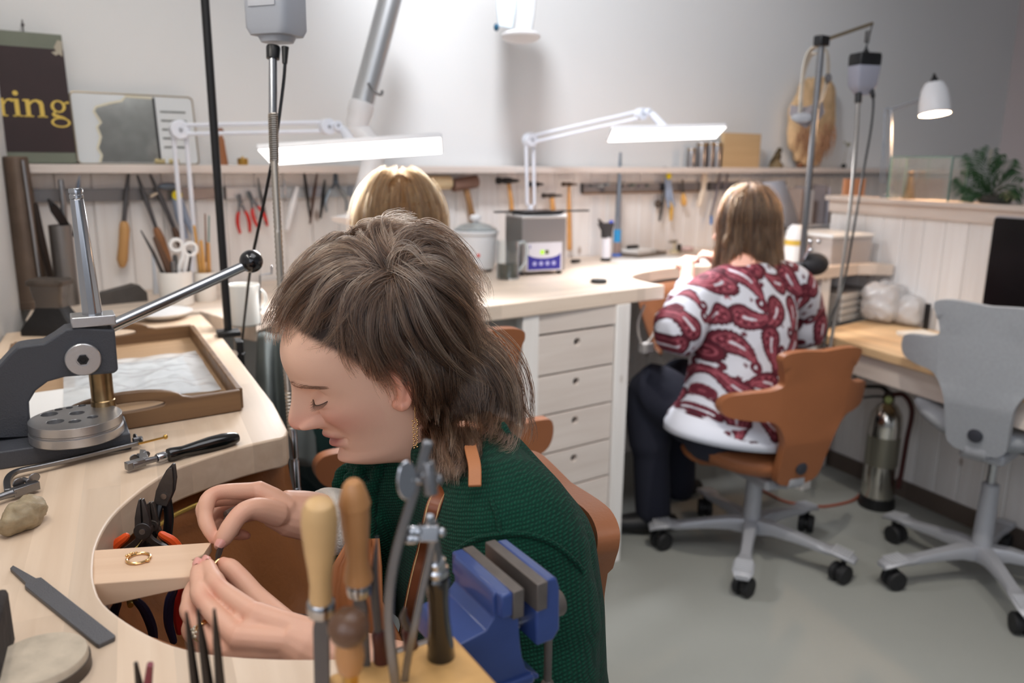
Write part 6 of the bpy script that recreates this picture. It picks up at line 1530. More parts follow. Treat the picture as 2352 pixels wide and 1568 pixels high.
# == RIGHT SIDE: boxes, partition top, desk things
def right_side():
 M = rotm(BN, B, Z)
 f0 = on_bench(1862, 612)
 z1 = vp(1940, 530, .55).z
 c = HB + B * .70 + BN * .17; c.z = 0
 L_, D_ = .24, .40
 h = .105
 t = thing('storage_box', 'big clear plastic storage box with a white lid on the bench end by the partition', 'box', c + Z * ZB)
 clear = mat('smoky_clear_plastic', (222, 212, 206), .15, alpha=.36)
 cc = c + Z * ZB
 def wall_(ox, oy, sx, sy): return MB().box(cc + BN * ox + B * oy + Z * (h / 2 + .001), (sx, sy, h), M)
 for ox, oy, sx, sy in ((D_ / 2 * .55, 0, .003, L_), (-D_ / 2 * .55, 0, .003, L_), (0, L_ / 2, D_ * .55, .003), (0, -L_ / 2, D_ * .55, .003)): obj('side', wall_(ox, oy, sx, sy), clear, t)
 obj('bottom', MB().box(cc + Z * .002, (D_ * .55, L_, .003), M), clear, t)
 obj('lid', MB().box(cc + Z * (h + .008), (D_ * .55 + .016, L_ + .016, .014), M), mat('milky_lid', (226, 228, 228), .3), t, bevel=.004)
 for i, (dx, dy, col, lab) in enumerate([(-.04, .05, (196, 180, 170), 'pale bundle inside the clear storage box, far end'), (.03, -.03, (188, 172, 160), 'pale bundle inside the clear storage box, near end'), (.0, .0, (170, 84, 84), 'small red bundle in the clear storage box')]):
  mtag('bundle', MB().sphere(cc + BN * dx + B * dy + Z * (.034 if i < 2 else .02), 1, 14, 9, M, (.045, .05, .03) if i < 2 else (.03, .03, .016)), mat('bundle_' + ('far', 'near', 'red')[i], col, .8), lab, 'bundle')
 fz = DESK_Z
 p0, p1 = zp(1925, 742, fz), zp(2008, 722, fz); ex = (p1 - p0).normalized(); ey = Z.cross(ex); w = (p1 - p0).length
 Md = rotm(ex, ey, Z); c = (p0 + p1) / 2
 hh = .115; D = .22
 t = thing('drawer_unit', 'grey translucent plastic drawer unit on the low desk under the bench end', 'drawers', c + ey * D / 2)
 gp = mat('frosted_grey_plastic', (196, 194, 190), .3); gd = mat('frosted_grey_dark', (140, 136, 132), .4)
 obj('casing', MB().box(c + ey * (D / 2 + .004) + Z * hh / 2, (w, D, hh), Md), gd, t, bevel=.003)
 for i in range(4):
  d = obj('drawer', MB().box(c + ey * .001 + Z * (hh * (i + .5) / 4), (w * .94, .012, hh / 4 - .006), Md), gp, t, bevel=.002)
  obj('pull', MB().box(c - ey * .008 + Z * (hh * (i + .5) / 4), (w * .16, .008, .006), Md), gd, d, bevel=.001)
 def bagmesh(c, sx, sy, sz, seed):
  mb = MB().sphere(c + Z * sz, 1, 40, 26, Md, (sx, sy, sz)); vv = []
  for v in mb.v:
   p = V3(v); d = p - (c + Z * sz)
   sq = (abs(d.dot(ex)) / sx) ** 4 + (abs(d.dot(ey)) / sy) ** 4 + (abs(d.z) / sz) ** 4; d = d / max(sq, 1e-6) ** .25; q_ = p * 26 + V3((seed, 0, 0)); k = .92 + .16 * noise.noise(p * 11 + V3((seed, 1, 0))) + .22 * abs(noise.noise(q_)) - .06 ; p2 = c + Z * sz + d * k; p2.z = max(p2.z, c.z + .001); vv.append(tuple(p2))
  mb.v = vv; return mb
 BAG = mat('milky_bag', (224, 222, 222), .25, alpha=.62, spec=.7)
 b = zp(2040, 742, fz); mtag('plastic_bag', bagmesh(b + B * .03, .085, .08, .085, 3), BAG, 'large crumpled clear bag on the desk beside the drawer unit', 'plastic bag', smooth=28)
 b = zp(2112, 752, fz); mtag('plastic_bag', bagmesh(b + B * .05, .065, .06, .065, 9), BAG, 'rounder crumpled bag right of the larger one on the desk', 'plastic bag', smooth=28)
 b = zp(2018, 720, fz); t_ = b + B * .09; mtag('plastic_bag', bagmesh(V3((t_.x, t_.y, fz + .06)), .045, .05, .055, 14), BAG, 'small white bag standing against the partition above the drawers', 'plastic bag', smooth=180)
 b = zp(2152, 752, fz); e_ = HB + B * ((b - HB).dot(B)) + BN * .025; mtag('black_strip', MB().box(V3((e_.x, e_.y, fz + .05)), (.012, .02, .10), M), BLACKPL, 'narrow black bar leaning on the partition beside the bags', 'bar', bevel=.002)
 c = zp(2140, 782, fz); mtag('paper_pile', MB().box(c + Z * .008 + B * .02, (.12, .18, .016), M @ Matrix.Rotation(R(12), 3, 'Z')), mat('cream_paper', (228, 222, 212), .8), 'pile of cream papers on the low desk behind the grey chair', 'papers', bevel=.002)
 c = zp(2160, 790, fz); mtag('wooden_stamp', MB().box(c + Z * .022, (.03, .03, .012), M), mat('stamp_wood', (190, 128, 92), .5), 'little reddish wooden piece on the pile of papers', 'stamp', bevel=.002)
 c = HB + B * .02 + BN * .13
 a0 = hp(2266, 690, .10); a1 = hp(2290, 508, .10)
 t = thing('monitor', 'black computer monitor standing on the desk at the right edge', 'monitor', V3((a0.x, a0.y, fz)))
 wmon, hmon = .52, a1.z - a0.z + .03
 ctr = a0 - B * wmon / 2; ctr.z = (a0.z + a1.z) / 2
 obj('screen', MB().prism(rrect(wmon, hmon, .012, 4), [], .022, rotm(-B, Z, BN if False else (-B).cross(Z)), V3((ctr.x, ctr.y, ctr.z))), mat('screen_black', (6, 6, 9), .25), t, bevel=.002)
 obj('bezel', MB().prism(rrect(wmon + .012, hmon + .012, .014, 4), [], .016, rotm(-B, Z, (-B).cross(Z)), V3((ctr.x, ctr.y, ctr.z)) - BN * .004), mat('silver_bezel', (176, 170, 172), .4), t)
 obj('neck', MB().box(V3((ctr.x, ctr.y, (ctr.z + fz) / 2 - .05)) - BN * .02, (.02, .08, ctr.z - fz - .02), M), CHAIRGREY, t)
 obj('foot', MB().box(V3((ctr.x, ctr.y, fz + .006)) + BN * .03, (.16, .22, .010), M), CHAIRGREY, t, bevel=.003)
 # ---- on the partition cap
 zc = HALF_TOP
 def cap_pt(x, off=-.035):
  p = hp(x, 452, off); return V3((p.x, p.y, zc))
 b = cap_pt(2042); t = thing('desk_lamp', 'white shaded articulated desk lamp standing on the partition', 'lamp', b)
 k = 1 / pxm(b); zf = lambda x, y, o=-.035: hp(x, y, o)
 GM = mat('lamp_grey_metal', (150, 156, 164), .4, .6)
 obj('base', MB().lathe([(0, 0), (.035, 0), (.035, .012), (.012, .018), (.010, .05), (0, .05)], b, Z, 24), GM, t)
 e = zf(2048, 250); obj('lower_arm', MB().tube([b + Z * .04, e], .0062, 10), GM, t)
 obj('spring_rod', MB().tube([b + Z * .06 - B * -.03, e + B * .035], .0028, 8), GM, t)
 obj('spring_rod', MB().tube([b + Z * .06 + B * .05, e + B * .03], .0028, 8), GM, t)
 hd = zf(2126, 222); obj('upper_arm', MB().tube([e + B * .03, e, hd], .0062, 10), GM, t)
 obj('upper_arm', MB().tube([e + B * .03 - Z * .016, e - Z * .014, hd - Z * .01], .003, 8), GM, t)
 s0, s1 = zf(2146, 188), zf(2156, 262) - N * .015; ax = (s1 - s0); L = ax.length
 obj('shade', MB().lathe([(.012, 0), (.032, .004), (.046, L * .25), (.054, L * .6), (.057, L), (.054, L), (.044, L * .3), (.03, .008), (0, .008)], s0, ax, 32), WHITEMETAL, t)
 obj('switch_knob', MB().lathe([(.012, 0), (.014, .012), (.008, .02), (.003, .034), (0, .034)], s0 + ax.normalized() * .002, -ax, 16), BLACKPL, t)
 obj('bulb', MB().sphere(s0 + ax * .62, .024, 16, 12), mat('lit_bulb', (255, 214, 170), .4, emit=14), t)
 lp = bpy.data.lights.new('bulb_light', 'POINT'); lp.energy = 10; lp.color = lin((255, 206, 158)); lp.shadow_soft_size = .025
 lo = bpy.data.objects.new('bulb_light', lp); COL.objects.link(lo); lo.location = s0 + ax * 1.0
 g0, g1 = cap_pt(2056), cap_pt(2196); w = (g1 - g0).length; c = (g0 + g1) / 2; hg = zf(2120, 360).z - zc
 t = thing('glass_case', 'small clear glass case on top of the partition', 'glass case', c)
 GE = mat('green_glass_edge', (120, 158, 150), .2, trans=.3); PG = mat('case_glass', (240, 250, 248), .02, trans=.95, alpha=.35)
 for o_, s_ in ((-BN * .045, 1), (BN * .045, 1)): obj('pane', MB().box(c + o_ + Z * hg / 2, (.003, w, hg), M), PG, t)
 for s_ in (-1, 1): obj('pane', MB().box(c + B * s_ * w / 2 + Z * hg / 2, (.09, .003, hg), M), PG, t)
 ed = MB()
 for o_ in (-.045, .045):
  ed.box(c + BN * o_ + Z * hg, (.005, w, .004), M)
  for s_ in (-1, 1): ed.box(c + BN * o_ + B * s_ * w / 2 + Z * hg / 2, (.005, .005, hg), M)
 for s_ in (-1, 1): ed.box(c + B * s_ * w / 2 + Z * hg, (.09, .005, .004), M)
 obj('edges', ed, GE, t)
 p = cap_pt(2088, -.03); t = thing('brass_statuette', 'slim draped brass statuette inside the glass case', 'statuette', p)
 obj('robe', MB().lathe([(.024, 0), (.022, .01), (.017, .04), (.012, .075), (.008, .09), (0, .092)], p, Z, 18), mat('aged_brass', (122, 98, 62), .45, .6, vary=.2, vscale=40), t)
 obj('head', MB().sphere(p + Z * .101, .0095, 12, 9), mat('aged_brass', (122, 98, 62), .45, .6), t)
 o = W(1.05, .34, 0)
 a = vp(1962, 424, .30); mtag('orange_folder', MB().box(V3((a.x, a.y, 1.16)), (.17, .012, .22), MW), mat('orange_card', (216, 156, 118), .7), 'orange card folder behind the end of the partition', 'folder')
 bx = thing('folder_stand', 'white bracket shelf behind the partition that carries the folders', 'bracket', vp(1862, 512, .06))
 fb = vp(1862, 514, .06); obj('plate', MB().box(V3((fb.x, fb.y, fb.z - .004)), (.26, .10, .008), MW), WHITEPL, bx); obj('back', MB().box(V3((fb.x, fb.y, fb.z - .02)) - N * .045, (.26, .008, .04), MW), WHITEPL, bx)
 cols = [(176, 158, 148), (150, 146, 150), (190, 186, 186), (146, 138, 140), (196, 194, 204), (160, 142, 128)]
 for i, (x0, c_) in enumerate(zip((1822, 1834, 1847, 1876, 1884, 1890), cols)):
  a = vp(x0, 512, .07); hgt = vp(x0, (432, 428, 436, 424, 430, 446)[i], .07).z - a.z
  mtag('folder', MB().box(a + Z * hgt / 2, (.013, .08, hgt), MW), mat('folder_tone_' + 'abcdef'[i], c_, .6), ('first', 'second', 'third', 'fourth', 'fifth', 'sixth')[i] + ' upright folder from the left behind the tall stand', 'folder', 'upright folders behind the stand')
 a = vp(1775, 470, .14)
 sheet = MB().loft([[vp(1728, 422, .12), vp(1800, 414, .12)], [vp(1742, 470, .16), vp(1822, 468, .16)], [vp(1770, 520, .20), vp(1836, 522, .20)]], caps=False, closed=False)
 o = mtag('plastic_sleeve', sheet, mat('pale_blue_sleeve', (206, 212, 226), .3), 'pale blue plastic sleeve propped behind the head of the woman in the blouse', 'sleeve', smooth=180, recalc=False)
 so = o.modifiers.new('thickness', 'SOLIDIFY'); so.thickness = .003
 p = on_bench(1822, 600); v = uvz(p)[1]
 t = thing('white_bottle', 'squat white bottle with a yellow band behind the shoulder of the woman', 'bottle', p); k = .8 / pxm(p)
 obj('bottle', MB().lathe([(0, 0), (26 * k, 0), (28 * k, .01), (28 * k, .10), (22 * k, .135), (14 * k, .15), (0, .15)], p, Z, 26), mat('bottle_white', (232, 232, 232), .4), t)
 obj('yellow_band', MB().lathe([(28.6 * k, .068), (28.6 * k, .09)], p, Z, 26, caps=False), mat('yellow_band', (206, 172, 74), .5), t)
 p = on_bench(1868, 628); mtag('black_pouch', MB().sphere(p + Z * .035, 1, 16, 10, MW, (.055, .05, .042)), mat('black_cloth', (34, 34, 38), .8), 'black cloth pouch behind the shoulder of the woman in the blouse', 'pouch')
 p = cap_pt(2278, -.06)
 t = thing('potted_palm', 'small dark green palm standing on the partition at the right edge', 'plant', p)
 PG_ = mat('palm_green', (44, 78, 44), .5, vary=.2, vscale=30)
 obj('pot', MB().lathe([(0, 0), (.05, 0), (.058, .012), (.06, .03), (.05, .03), (0, .025)], p - BN * .02, Z, 24), mat('dark_pot', (60, 60, 58), .6), t)
 r_ = random.Random(5)
 def frond(p0, p1, p2, n, ll, wd):
  pts = smooth_path([p0, p1, p2], 10); mb = MB().tube(pts, [.0024 * (1 - i / len(pts) * .7) for i in range(len(pts))], 6)
  up_ = Z
  for i in range(2, len(pts) - 1):
   tg = (pts[min(i + 1, len(pts) - 1)] - pts[i - 1]).normalized(); sd = tg.cross(FWD).normalized()
   f = i / len(pts); l = ll * math.sin(math.pi * (.12 + .80 * f))
   for s_ in (-1, 1):
    d = (sd * s_ * .9 + tg * .75 - Z * .15 + FWD * r_.uniform(-.25, .25)).normalized()
    a_, b_, c_ = pts[i], pts[i] + d * l * .5 + Z * .004, pts[i] + d * l - Z * .02 * l / .1
    w_ = wd
    mb.add([a_, b_ + tg * w_, c_, b_ - tg * w_, b_ + FWD * w_ * .4], [(0, 1, 4), (1, 2, 4), (2, 3, 4), (3, 0, 4)])
  return mb
 q_ = lambda x, y, o=-.03: hp(x, y, o)
 base = p + Z * .02
 fr = [(q_(2262, 400), q_(2230, 352, -.01), 1), (q_(2290, 410), q_(2318, 366, -.05), 1), (q_(2245, 430), q_(2204, 405, .0), 1), (q_(2300, 430), q_(2345, 425, -.06), 1), (q_(2270, 395), q_(2278, 342, -.06), 1), (q_(2255, 440), q_(2210, 448, .01), .7), (q_(2310, 440), q_(2340, 455, .0), .7)]
 for a_, b_, s_ in fr: obj('frond', frond(base, a_, b_, 12, .085 * s_, .0036), PG_, t, smooth=0, recalc=False)
 c = zp(2012, 1160, 0); r = .062
 t = thing('fire_extinguisher', 'chrome fire extinguisher with a black foot on the floor against the partition', 'fire extinguisher', c)
 obj('foot', MB().lathe([(0, 0), (r * 1.1, 0), (r * 1.12, .01), (r * 1.05, .045), (0, .045)], c, Z, 36), BLACKPL, t)
 obj('cylinder', MB().lathe([(r * .98, .04), (r, .05), (r, .34), (r * .92, .385), (r * .6, .42), (r * .3, .435), (0, .435)], c, Z, 40), mat('chrome', (206, 202, 194), .12, 1.0), t)
 obj('label', MB().lathe([(r * 1.006, .18), (r * 1.006, .30)], c, Z, 40, caps=False), mat('label_foil', (150, 146, 130), .35, .7), t)
 obj('valve', MB().lathe([(.02, .43), (.022, .45), (.016, .475), (0, .475)], c, Z, 20), mat('dark_valve', (62, 48, 44), .4, .4), t)
 d = (EYE - c); d.z = 0; d.normalize(); s_ = d.cross(Z)
 obj('lever', MB().tube(smooth_path([c + Z * .47, c + Z * .49 + s_ * .03, c + Z * .485 + s_ * .09], 5), [.010] * 5 + [.008] * 6, 8, flat=.6), BLACKPL, t)
 obj('lever', MB().tube(smooth_path([c + Z * .455, c + Z * .45 + s_ * .05, c + Z * .44 + s_ * .09], 5), [.008] * 11, 8, flat=.6), BLACKPL, t)
 obj('hose', MB().tube(smooth_path([c + Z * .46, c + Z * .475 - s_ * .05 + d * .02, c + Z * .42 - s_ * .085 + d * .03, c + Z * .30 - s_ * .08 + d * .03, c + Z * .16 - s_ * .075 + d * .03, c + Z * .10 - s_ * .07 + d * .03], 8), .0095, 10), mat('dark_red_hose', (70, 30, 28), .5), t)
 obj('gauge', MB().lathe([(0, 0), (.014, 0), (.014, .006), (0, .006)], c + Z * .45 + d * .02, d, 18), mat('gauge', (176, 190, 120), .4), t)
 cab = [zp(1985, 1120, .02), zp(1960, 1148, .006), zp(1900, 1162, .005), zp(1860, 1160, .005), zp(1800, 1150, .005), zp(1740, 1120, .005)]
 mtag('red_cable', MB().tube(smooth_path(cab, 6), .005, 8), mat('red_brown_cable', (150, 70, 46), .5), 'reddish cable running over the floor from the extinguisher', 'cable')
 pts = [vp(1480, 700, .70), vp(1465, 745, .70), vp(1475, 790, .70), vp(1500, 770, .70), vp(1508, 720, .68)]
 t = thing('hanging_lead', 'pale curly lead hanging under the back bench beside the cabinet', 'lead', pts[0])
 obj('wire', MB().tube(smooth_path(pts, 8), .0045, 8), mat('pale_lead', (186, 178, 172), .5), t)
 obj('plug', MB().box(pts[2] - Z * .015 + A * .02, (.05, .03, .035), MW), mat('pale_plug', (176, 172, 170), .5), t, bevel=.005)
 bk = MB().loft([[vp(1458, 700, .55), vp(1620, 690, .55)], [vp(1458, 850, .52), vp(1620, 840, .52)], [vp(1460, 1010, .60), vp(1600, 1000, .60)]], caps=False, closed=False)
 rim_ = [W(-.27, .60, 0), W(-.16, .52, 0), W(.05, .475, 0), W(.26, .52, 0), W(.36, .62, 0)]
 sk = []
 rs_ = smooth_path(rim_, 4)
 for i in range(8):
  f = i / 7; sk.append([V3((p.x, p.y, ZB - .05 - .20 * math.sin(f * 1.5))) + N * (.14 * f) for p in rs_])
 o = mtag('leather_skin', MB().loft(sk, caps=False, closed=False), mat('work_leather_dark', (120, 74, 44), .55, vary=.1, vscale=12), 'brown leather skin slung under the bench recess of the woman in the blouse', 'leather skin', smooth=180, recalc=False)
 so = o.modifiers.new('thickness', 'SOLIDIFY'); so.thickness = .002
 g = lambda x, y, d: dp(x, y, d)
 rows = [[g(592, 765, 1.90), g(610, 762, 1.86), g(632, 768, 1.88), g(655, 764, 1.86), g(680, 770, 1.9), g(704, 768, 1.92)], [g(588, 850, 1.86), g(612, 850, 1.80), g(634, 860, 1.86), g(660, 850, 1.80), g(690, 860, 1.86), g(712, 860, 1.88)], [g(586, 950, 1.84), g(616, 955, 1.76), g(640, 960, 1.84), g(668, 955, 1.76), g(700, 960, 1.84), g(722, 960, 1.86)], [g(590, 1060, 1.82), g(618, 1065, 1.74), g(645, 1070, 1.82), g(675, 1065, 1.74), g(706, 1070, 1.82), g(730, 1070, 1.84)]]
 rows = [smooth_path(r2, 5) for r2 in rows]; cols_ = [smooth_path([r2[i] for r2 in rows], 6) for i in range(len(rows[0]))]
 o = mtag('work_apron', MB().loft(cols_, caps=False, closed=False), mat('grey_green_canvas', (92, 98, 96), .85, bump=.3, bscale=500, vary=.1, vscale=10), 'grey green canvas apron hanging in folds behind the near bench corner', 'apron', smooth=180, recalc=False)
 so = o.modifiers.new('thickness', 'SOLIDIFY'); so.thickness = .003
right_side()
# == PEOPLE
def remeshed(mb, voxel, smooth_it=6, factor=.5):
 me = bpy.data.meshes.new('tmp'); me.from_pydata(mb.v, [], mb.f); me.update()
 o = bpy.data.objects.new('tmp', me); COL.objects.link(o)
 md = o.modifiers.new('r', 'REMESH'); md.mode = 'VOXEL'; md.voxel_size = voxel
 if smooth_it:
  s = o.modifiers.new('s', 'SMOOTH'); s.iterations = smooth_it; s.factor = factor
 dg = bpy.context.evaluated_depsgraph_get(); ev = o.evaluated_get(dg); m2 = ev.to_mesh()
 out = MB(); n = len(m2.vertices); co = np.empty(n * 3); m2.vertices.foreach_get('co', co)
 out.v = [tuple(c) for c in co.reshape(-1, 3)]; out.f = [tuple(p.vertices) for p in m2.polygons]
 ev.to_mesh_clear(); bpy.data.objects.remove(o); bpy.data.meshes.remove(me)
 return out
def paint(o, cols):
 """cols: (n,3) linear colours per vertex"""
 at = o.data.color_attributes.new('Col', 'FLOAT_COLOR', 'POINT')
 a = np.ones((len(o.data.vertices), 4)); a[:, :3] = cols; at.data.foreach_set('color', a.ravel())
def interp_c(x, xp, yp):
 """smooth (monotone-ish) interpolation"""
 xp = np.array(xp, float); yp = np.array(yp, float); x = np.asarray(x, float)
 m = np.gradient(yp, xp); i = np.clip(np.searchsorted(xp, x) - 1, 0, len(xp) - 2)
 h = xp[i + 1] - xp[i]; t = np.clip((x - xp[i]) / h, 0, 1)
 return (2 * t ** 3 - 3 * t ** 2 + 1) * yp[i] + (t ** 3 - 2 * t ** 2 + t) * h * m[i] + (-2 * t ** 3 + 3 * t ** 2) * yp[i + 1] + (t ** 3 - t ** 2) * h * m[i + 1]
# ---- head: stacked sections in head coordinates (x own left, y forward, z up, ear level at the origin of y)
HZ = [-.12, -.06, -.025, -.010, 0, .012, .025, .042, .062, .08, .10, .12, .14, .165, .19, .21, .222, .2265]
HYF = [-.045, -.005, .020, .047, .070, .0825, .0785, .0785, .083, .0845, .083, .089, .094, .087, .064, .036, .012, -.012]
HW = [.052, .050, .050, .051, .053, .057, .060, .063, .067, .070, .072, .073, .0745, .0745, .066, .05, .028, .008]
HYB = [-.135, -.105, -.085, -.078, -.075, -.073, -.072, -.075, -.082, -.09, -.095, -.099, -.100, -.096, -.083, -.062, -.045, -.03]
HYC = [-.09, -.055, -.025, -.008, 0, 0, 0, 0, 0, 0, 0, 0, -.005, -.01, -.012, -.012, -.014, -.02]
HN = [2, 2, 1.9, 1.75, 1.72, 1.78, 1.85, 1.92, 2.02, 2.12, 2.22, 2.32, 2.4, 2.3, 2.1, 2, 2, 2]
NOSE_Z = [.050, .056, .0615, .067, .073, .080, .086, .094, .105, .117, .126, .135]
NOSE_Y = [.0, .003, .0125, .024, .0305, .0325, .0315, .0275, .0190, .0090, .003, 0]
NOSE_S = [.008, .008, .009, .0105, .0110, .0105, .0095, .0085, .0080, .0085, .010, .012]
def face_offset(x, z):
 g = lambda cx, cz, sx, sz: np.exp(-((x - cx) / sx) ** 2 - ((z - cz) / sz) ** 2)
 ax = np.abs(x)
 ga = lambda cx, cz, sx, sz: np.exp(-((ax - cx) / sx) ** 2 - ((z - cz) / sz) ** 2)
 ny = np.where((z > .05) & (z < .135), interp_c(z, NOSE_Z, NOSE_Y), 0); ns = interp_c(z, NOSE_Z, NOSE_S)
 o = ny * np.exp(-(ax / ns) ** 2)
 o += .0175 * ga(.0140, .0720, .0066, .0068)
 o -= .0065 * ga(.0205, .0765, .0036, .0085)
 o -= .0040 * ga(.0165, .0810, .0050, .0024)
 lip = np.clip(1 - (ax / .026) ** 2, 0, 1)
 o += .0095 * lip * np.exp(-((z - (.0495 - .10 * ax * .2)) / .0052) ** 2) - .004 * lip ** .5 * np.exp(-((z - .0425) / .0018) ** 2)
 o += .0095 * lip * np.exp(-((z - .0355) / .0050) ** 2)
 o -= .003 * g(0, .0275, .016, .004); o += .004 * g(0, .012, .016, .009)
 o -= .003 * ga(.026, .0425, .004, .004)
 o -= .0125 * ga(.030, .1095, .015, .0105)
 o += .0085 * ga(.0315, .1015, .0115, .0075)
 o -= .0022 * ga(.0315, .0905, .012, .003)
 o += .0040 * ga(.030, .1265, .022, .0060)
 o += .0050 * ga(.043, .080, .017, .017)
 o -= .0028 * ga(.030, .058, .008, .014)
 o -= .0016 * np.exp(-((z - (.1075 + .004 * np.sin(np.clip((ax - .016) / .032, 0, 1) * np.pi))) / .0013) ** 2) * np.clip(1 - ((ax - .032) / .017) ** 2, 0, 1)
 return o
def head_params(z):
 return tuple(interp_c(z, HZ, k) for k in (HYF, HW, HYB, HYC, HN))
def face_surf(x, z):
 """front surface of the face at (x, z) in head coordinates"""
 yf, w, yb, yc, n = head_params(np.asarray(z, float))
 s = np.clip(np.abs(x) / w, 0, 1); c = (1 - s ** n) ** (1 / n)
 return yc + (yf - yc) * c + face_offset(np.asarray(x, float), np.asarray(z, float))
def head_mesh(nt=168, z0=-.12):
 zs = np.unique(np.concatenate([np.linspace(z0, -.03, 12), np.linspace(-.03, .13, 150), np.linspace(.13, .2265, 40)]))
 u = np.linspace(0, 1, nt, endpoint=False)
 th = 2 * np.pi * (u - .10 * np.sin(2 * np.pi * u) / 1.0 * .9)       # denser in front
 V = []
 for z in zs:
  yf, w, yb, yc, n = head_params(z)
  c, s = np.cos(th), np.sin(th); front = c > 0
  nn = np.where(front, n, 2.0)
  x = w * np.sign(s) * np.abs(s) ** (2 / nn); k = np.abs(c) ** (2 / nn)
  y = np.where(front, yc + (yf - yc) * k, yc - (yc - yb) * k)
  y = y + np.where(front, face_offset(x, np.full_like(x, z)) * np.clip(k * 3, 0, 1), 0)
  V.append(np.stack([x, y, np.full_like(x, z)], 1))
 V = np.array(V); nz = len(zs); vs = V.reshape(-1, 3)
 fs = [(i * nt + k, i * nt + (k + 1) % nt, (i + 1) * nt + (k + 1) % nt, (i + 1) * nt + k) for i in range(nz - 1) for k in range(nt)]
 fs.append(tuple((nz - 1) * nt + k for k in range(nt)))
 return vs, fs
def head_colors(vs, skin, hair, fringe=.184):
 skin = np.array(lin(skin)); lipc = np.array(lin((186, 112, 104))); red = np.array(lin((224, 150, 132))); hairc = np.array(lin(hair))
 x, y, z = vs.T; ax = np.abs(x)
 c = np.tile(skin, (len(vs), 1))
 def mix(c, t, w): return c + (t - c) * w[:, None]
 f = (y > .02)
 blush = np.exp(-((ax - .042) / .02) ** 2 - ((z - .075) / .02) ** 2) * .60 * f + np.exp(-(ax / .016) ** 2 - ((z - .077) / .012) ** 2) * .6 * f + .18 * np.exp(-(ax / .02) ** 2 - ((z - .014) / .012) ** 2) * f
 c = mix(c, red, np.clip(blush, 0, .8))
 lip = np.clip(1.15 - (ax / .0245) ** 2, 0, 1) * np.clip(1.6 * np.exp(-((z - .0425) / .0105) ** 4) - .3, 0, 1) * (y > .07)
 c = mix(c, lipc, np.clip(lip, 0, .85))
 hl = np.interp(y, [-.12, -.06, -.02, .01, .04, .06, .075, .09], [.0, .035, .08, .115, .156, .178, .197, .206])
 sc = np.clip((z - hl) / .008, 0, 1)
 c = mix(c, hairc, sc)
 return c
# ---- hands: tubes along the finger bones, fused into one skin
def hand_mesh(wrist, mcps, fingers, thumb, palm_n, forearm=None, k=1.0):
 mb = MB()
 fr = [.0092, .0088, .0078, .0082, .0066]
 for i, f in enumerate(fingers):
  pts = [V3(p) for p in f]; small = .88 if i == 3 else 1.0
  path = smooth_path(pts, 6); n = len(path); rr = []
  for j in range(n):
   t = j / (n - 1); r = np.interp(t, [0, .18, .33, .48, .62, .78, .90, 1], [.0104, .0090, .0080, .0094, .0078, .0080, .0073, .0056])
   rr.append(float(r) * small * k)
  mb.tube(path, rr, 14, round_caps=True)
  m_ = V3(f[0]); w_ = wrist + (m_ - sum(mcps, V3((0, 0, 0))) / len(mcps)) * .42
  mb.tube([w_, w_.lerp(m_, .5) + palm_n * .002, m_, m_ + (V3(f[1]) - m_) * .12], [.0130 * k, .0122 * k, .0122 * k, .0100 * k], 14, round_caps=True)
 for f0, f1 in zip(fingers[:-1], fingers[1:]):
  a_, b_ = V3(f0[0]).lerp(V3(f0[1]), .2), V3(f1[0]).lerp(V3(f1[1]), .2)
  if (a_ - b_).length < .035: mb.tube([a_ - palm_n * .003, b_ - palm_n * .003], [.0075 * k, .0075 * k], 10, round_caps=True)
 for a, b in zip(mcps[:-1], mcps[1:]):
  mb.tube([a.lerp(wrist, .10), b.lerp(wrist, .10)], [.0108 * k, .0108 * k], 12, round_caps=True)
  mb.tube([a.lerp(wrist, .28) - palm_n * .003, b.lerp(wrist, .28) - palm_n * .003], [.0128 * k, .0128 * k], 12, round_caps=True)
  mb.tube([a.lerp(wrist, .45) - palm_n * .004, b.lerp(wrist, .45) - palm_n * .004], [.0135 * k, .0135 * k], 12, round_caps=True)
 tp = smooth_path([V3(p) for p in thumb], 6); n = len(tp)
 mb.tube(tp, [float(np.interp(j / (n - 1), [0, .3, .45, .60, .72, .85, .95, 1], [.0150, .0125, .0108, .0104, .0100, .0102, .0088, .0066])) * k for j in range(n)], 14, round_caps=True)
 mb.tube([thumb[0], mcps[0].lerp(wrist, .35) - palm_n * .004, mcps[1].lerp(wrist, .5) - palm_n * .006], [.0135 * k, .013 * k, .013 * k], 12, round_caps=True)
 if forearm:
  pts, rs = forearm; path = smooth_path([V3(p) for p in pts], 6); n = len(path)
  mb.tube(path, [float(np.interp(j / (n - 1), np.linspace(0, 1, len(rs)), rs)) for j in range(n)], 18, round_caps=True)
 return mb
def nail(tip, back, normal, w=.0092, l=.0105):
 """small curved plate near the finger end"""
 d = (tip - back).normalized(); nn = (normal - d * normal.dot(d)).normalized(); s = d.cross(nn)
 mb = MB(); rows = []
 for i in range(7):
  f = i / 6; r_ = []
  ww = w * (1 - .55 * max(0, f - .6) ** 2 * 6 * .5) * (1 - .35 * max(0, .25 - f) * 3)
  for j in range(7):
   a = (j / 6 - .5); r_.append(tip + d * (l * (f - 1) + .0015) + s * (ww * a) + nn * (.0008 - .0055 * (2 * a) ** 2 * .5 - .0018 * max(0, f - .5)))
  rows.append(r_)
 return mb.loft(rows, caps=False, closed=False)
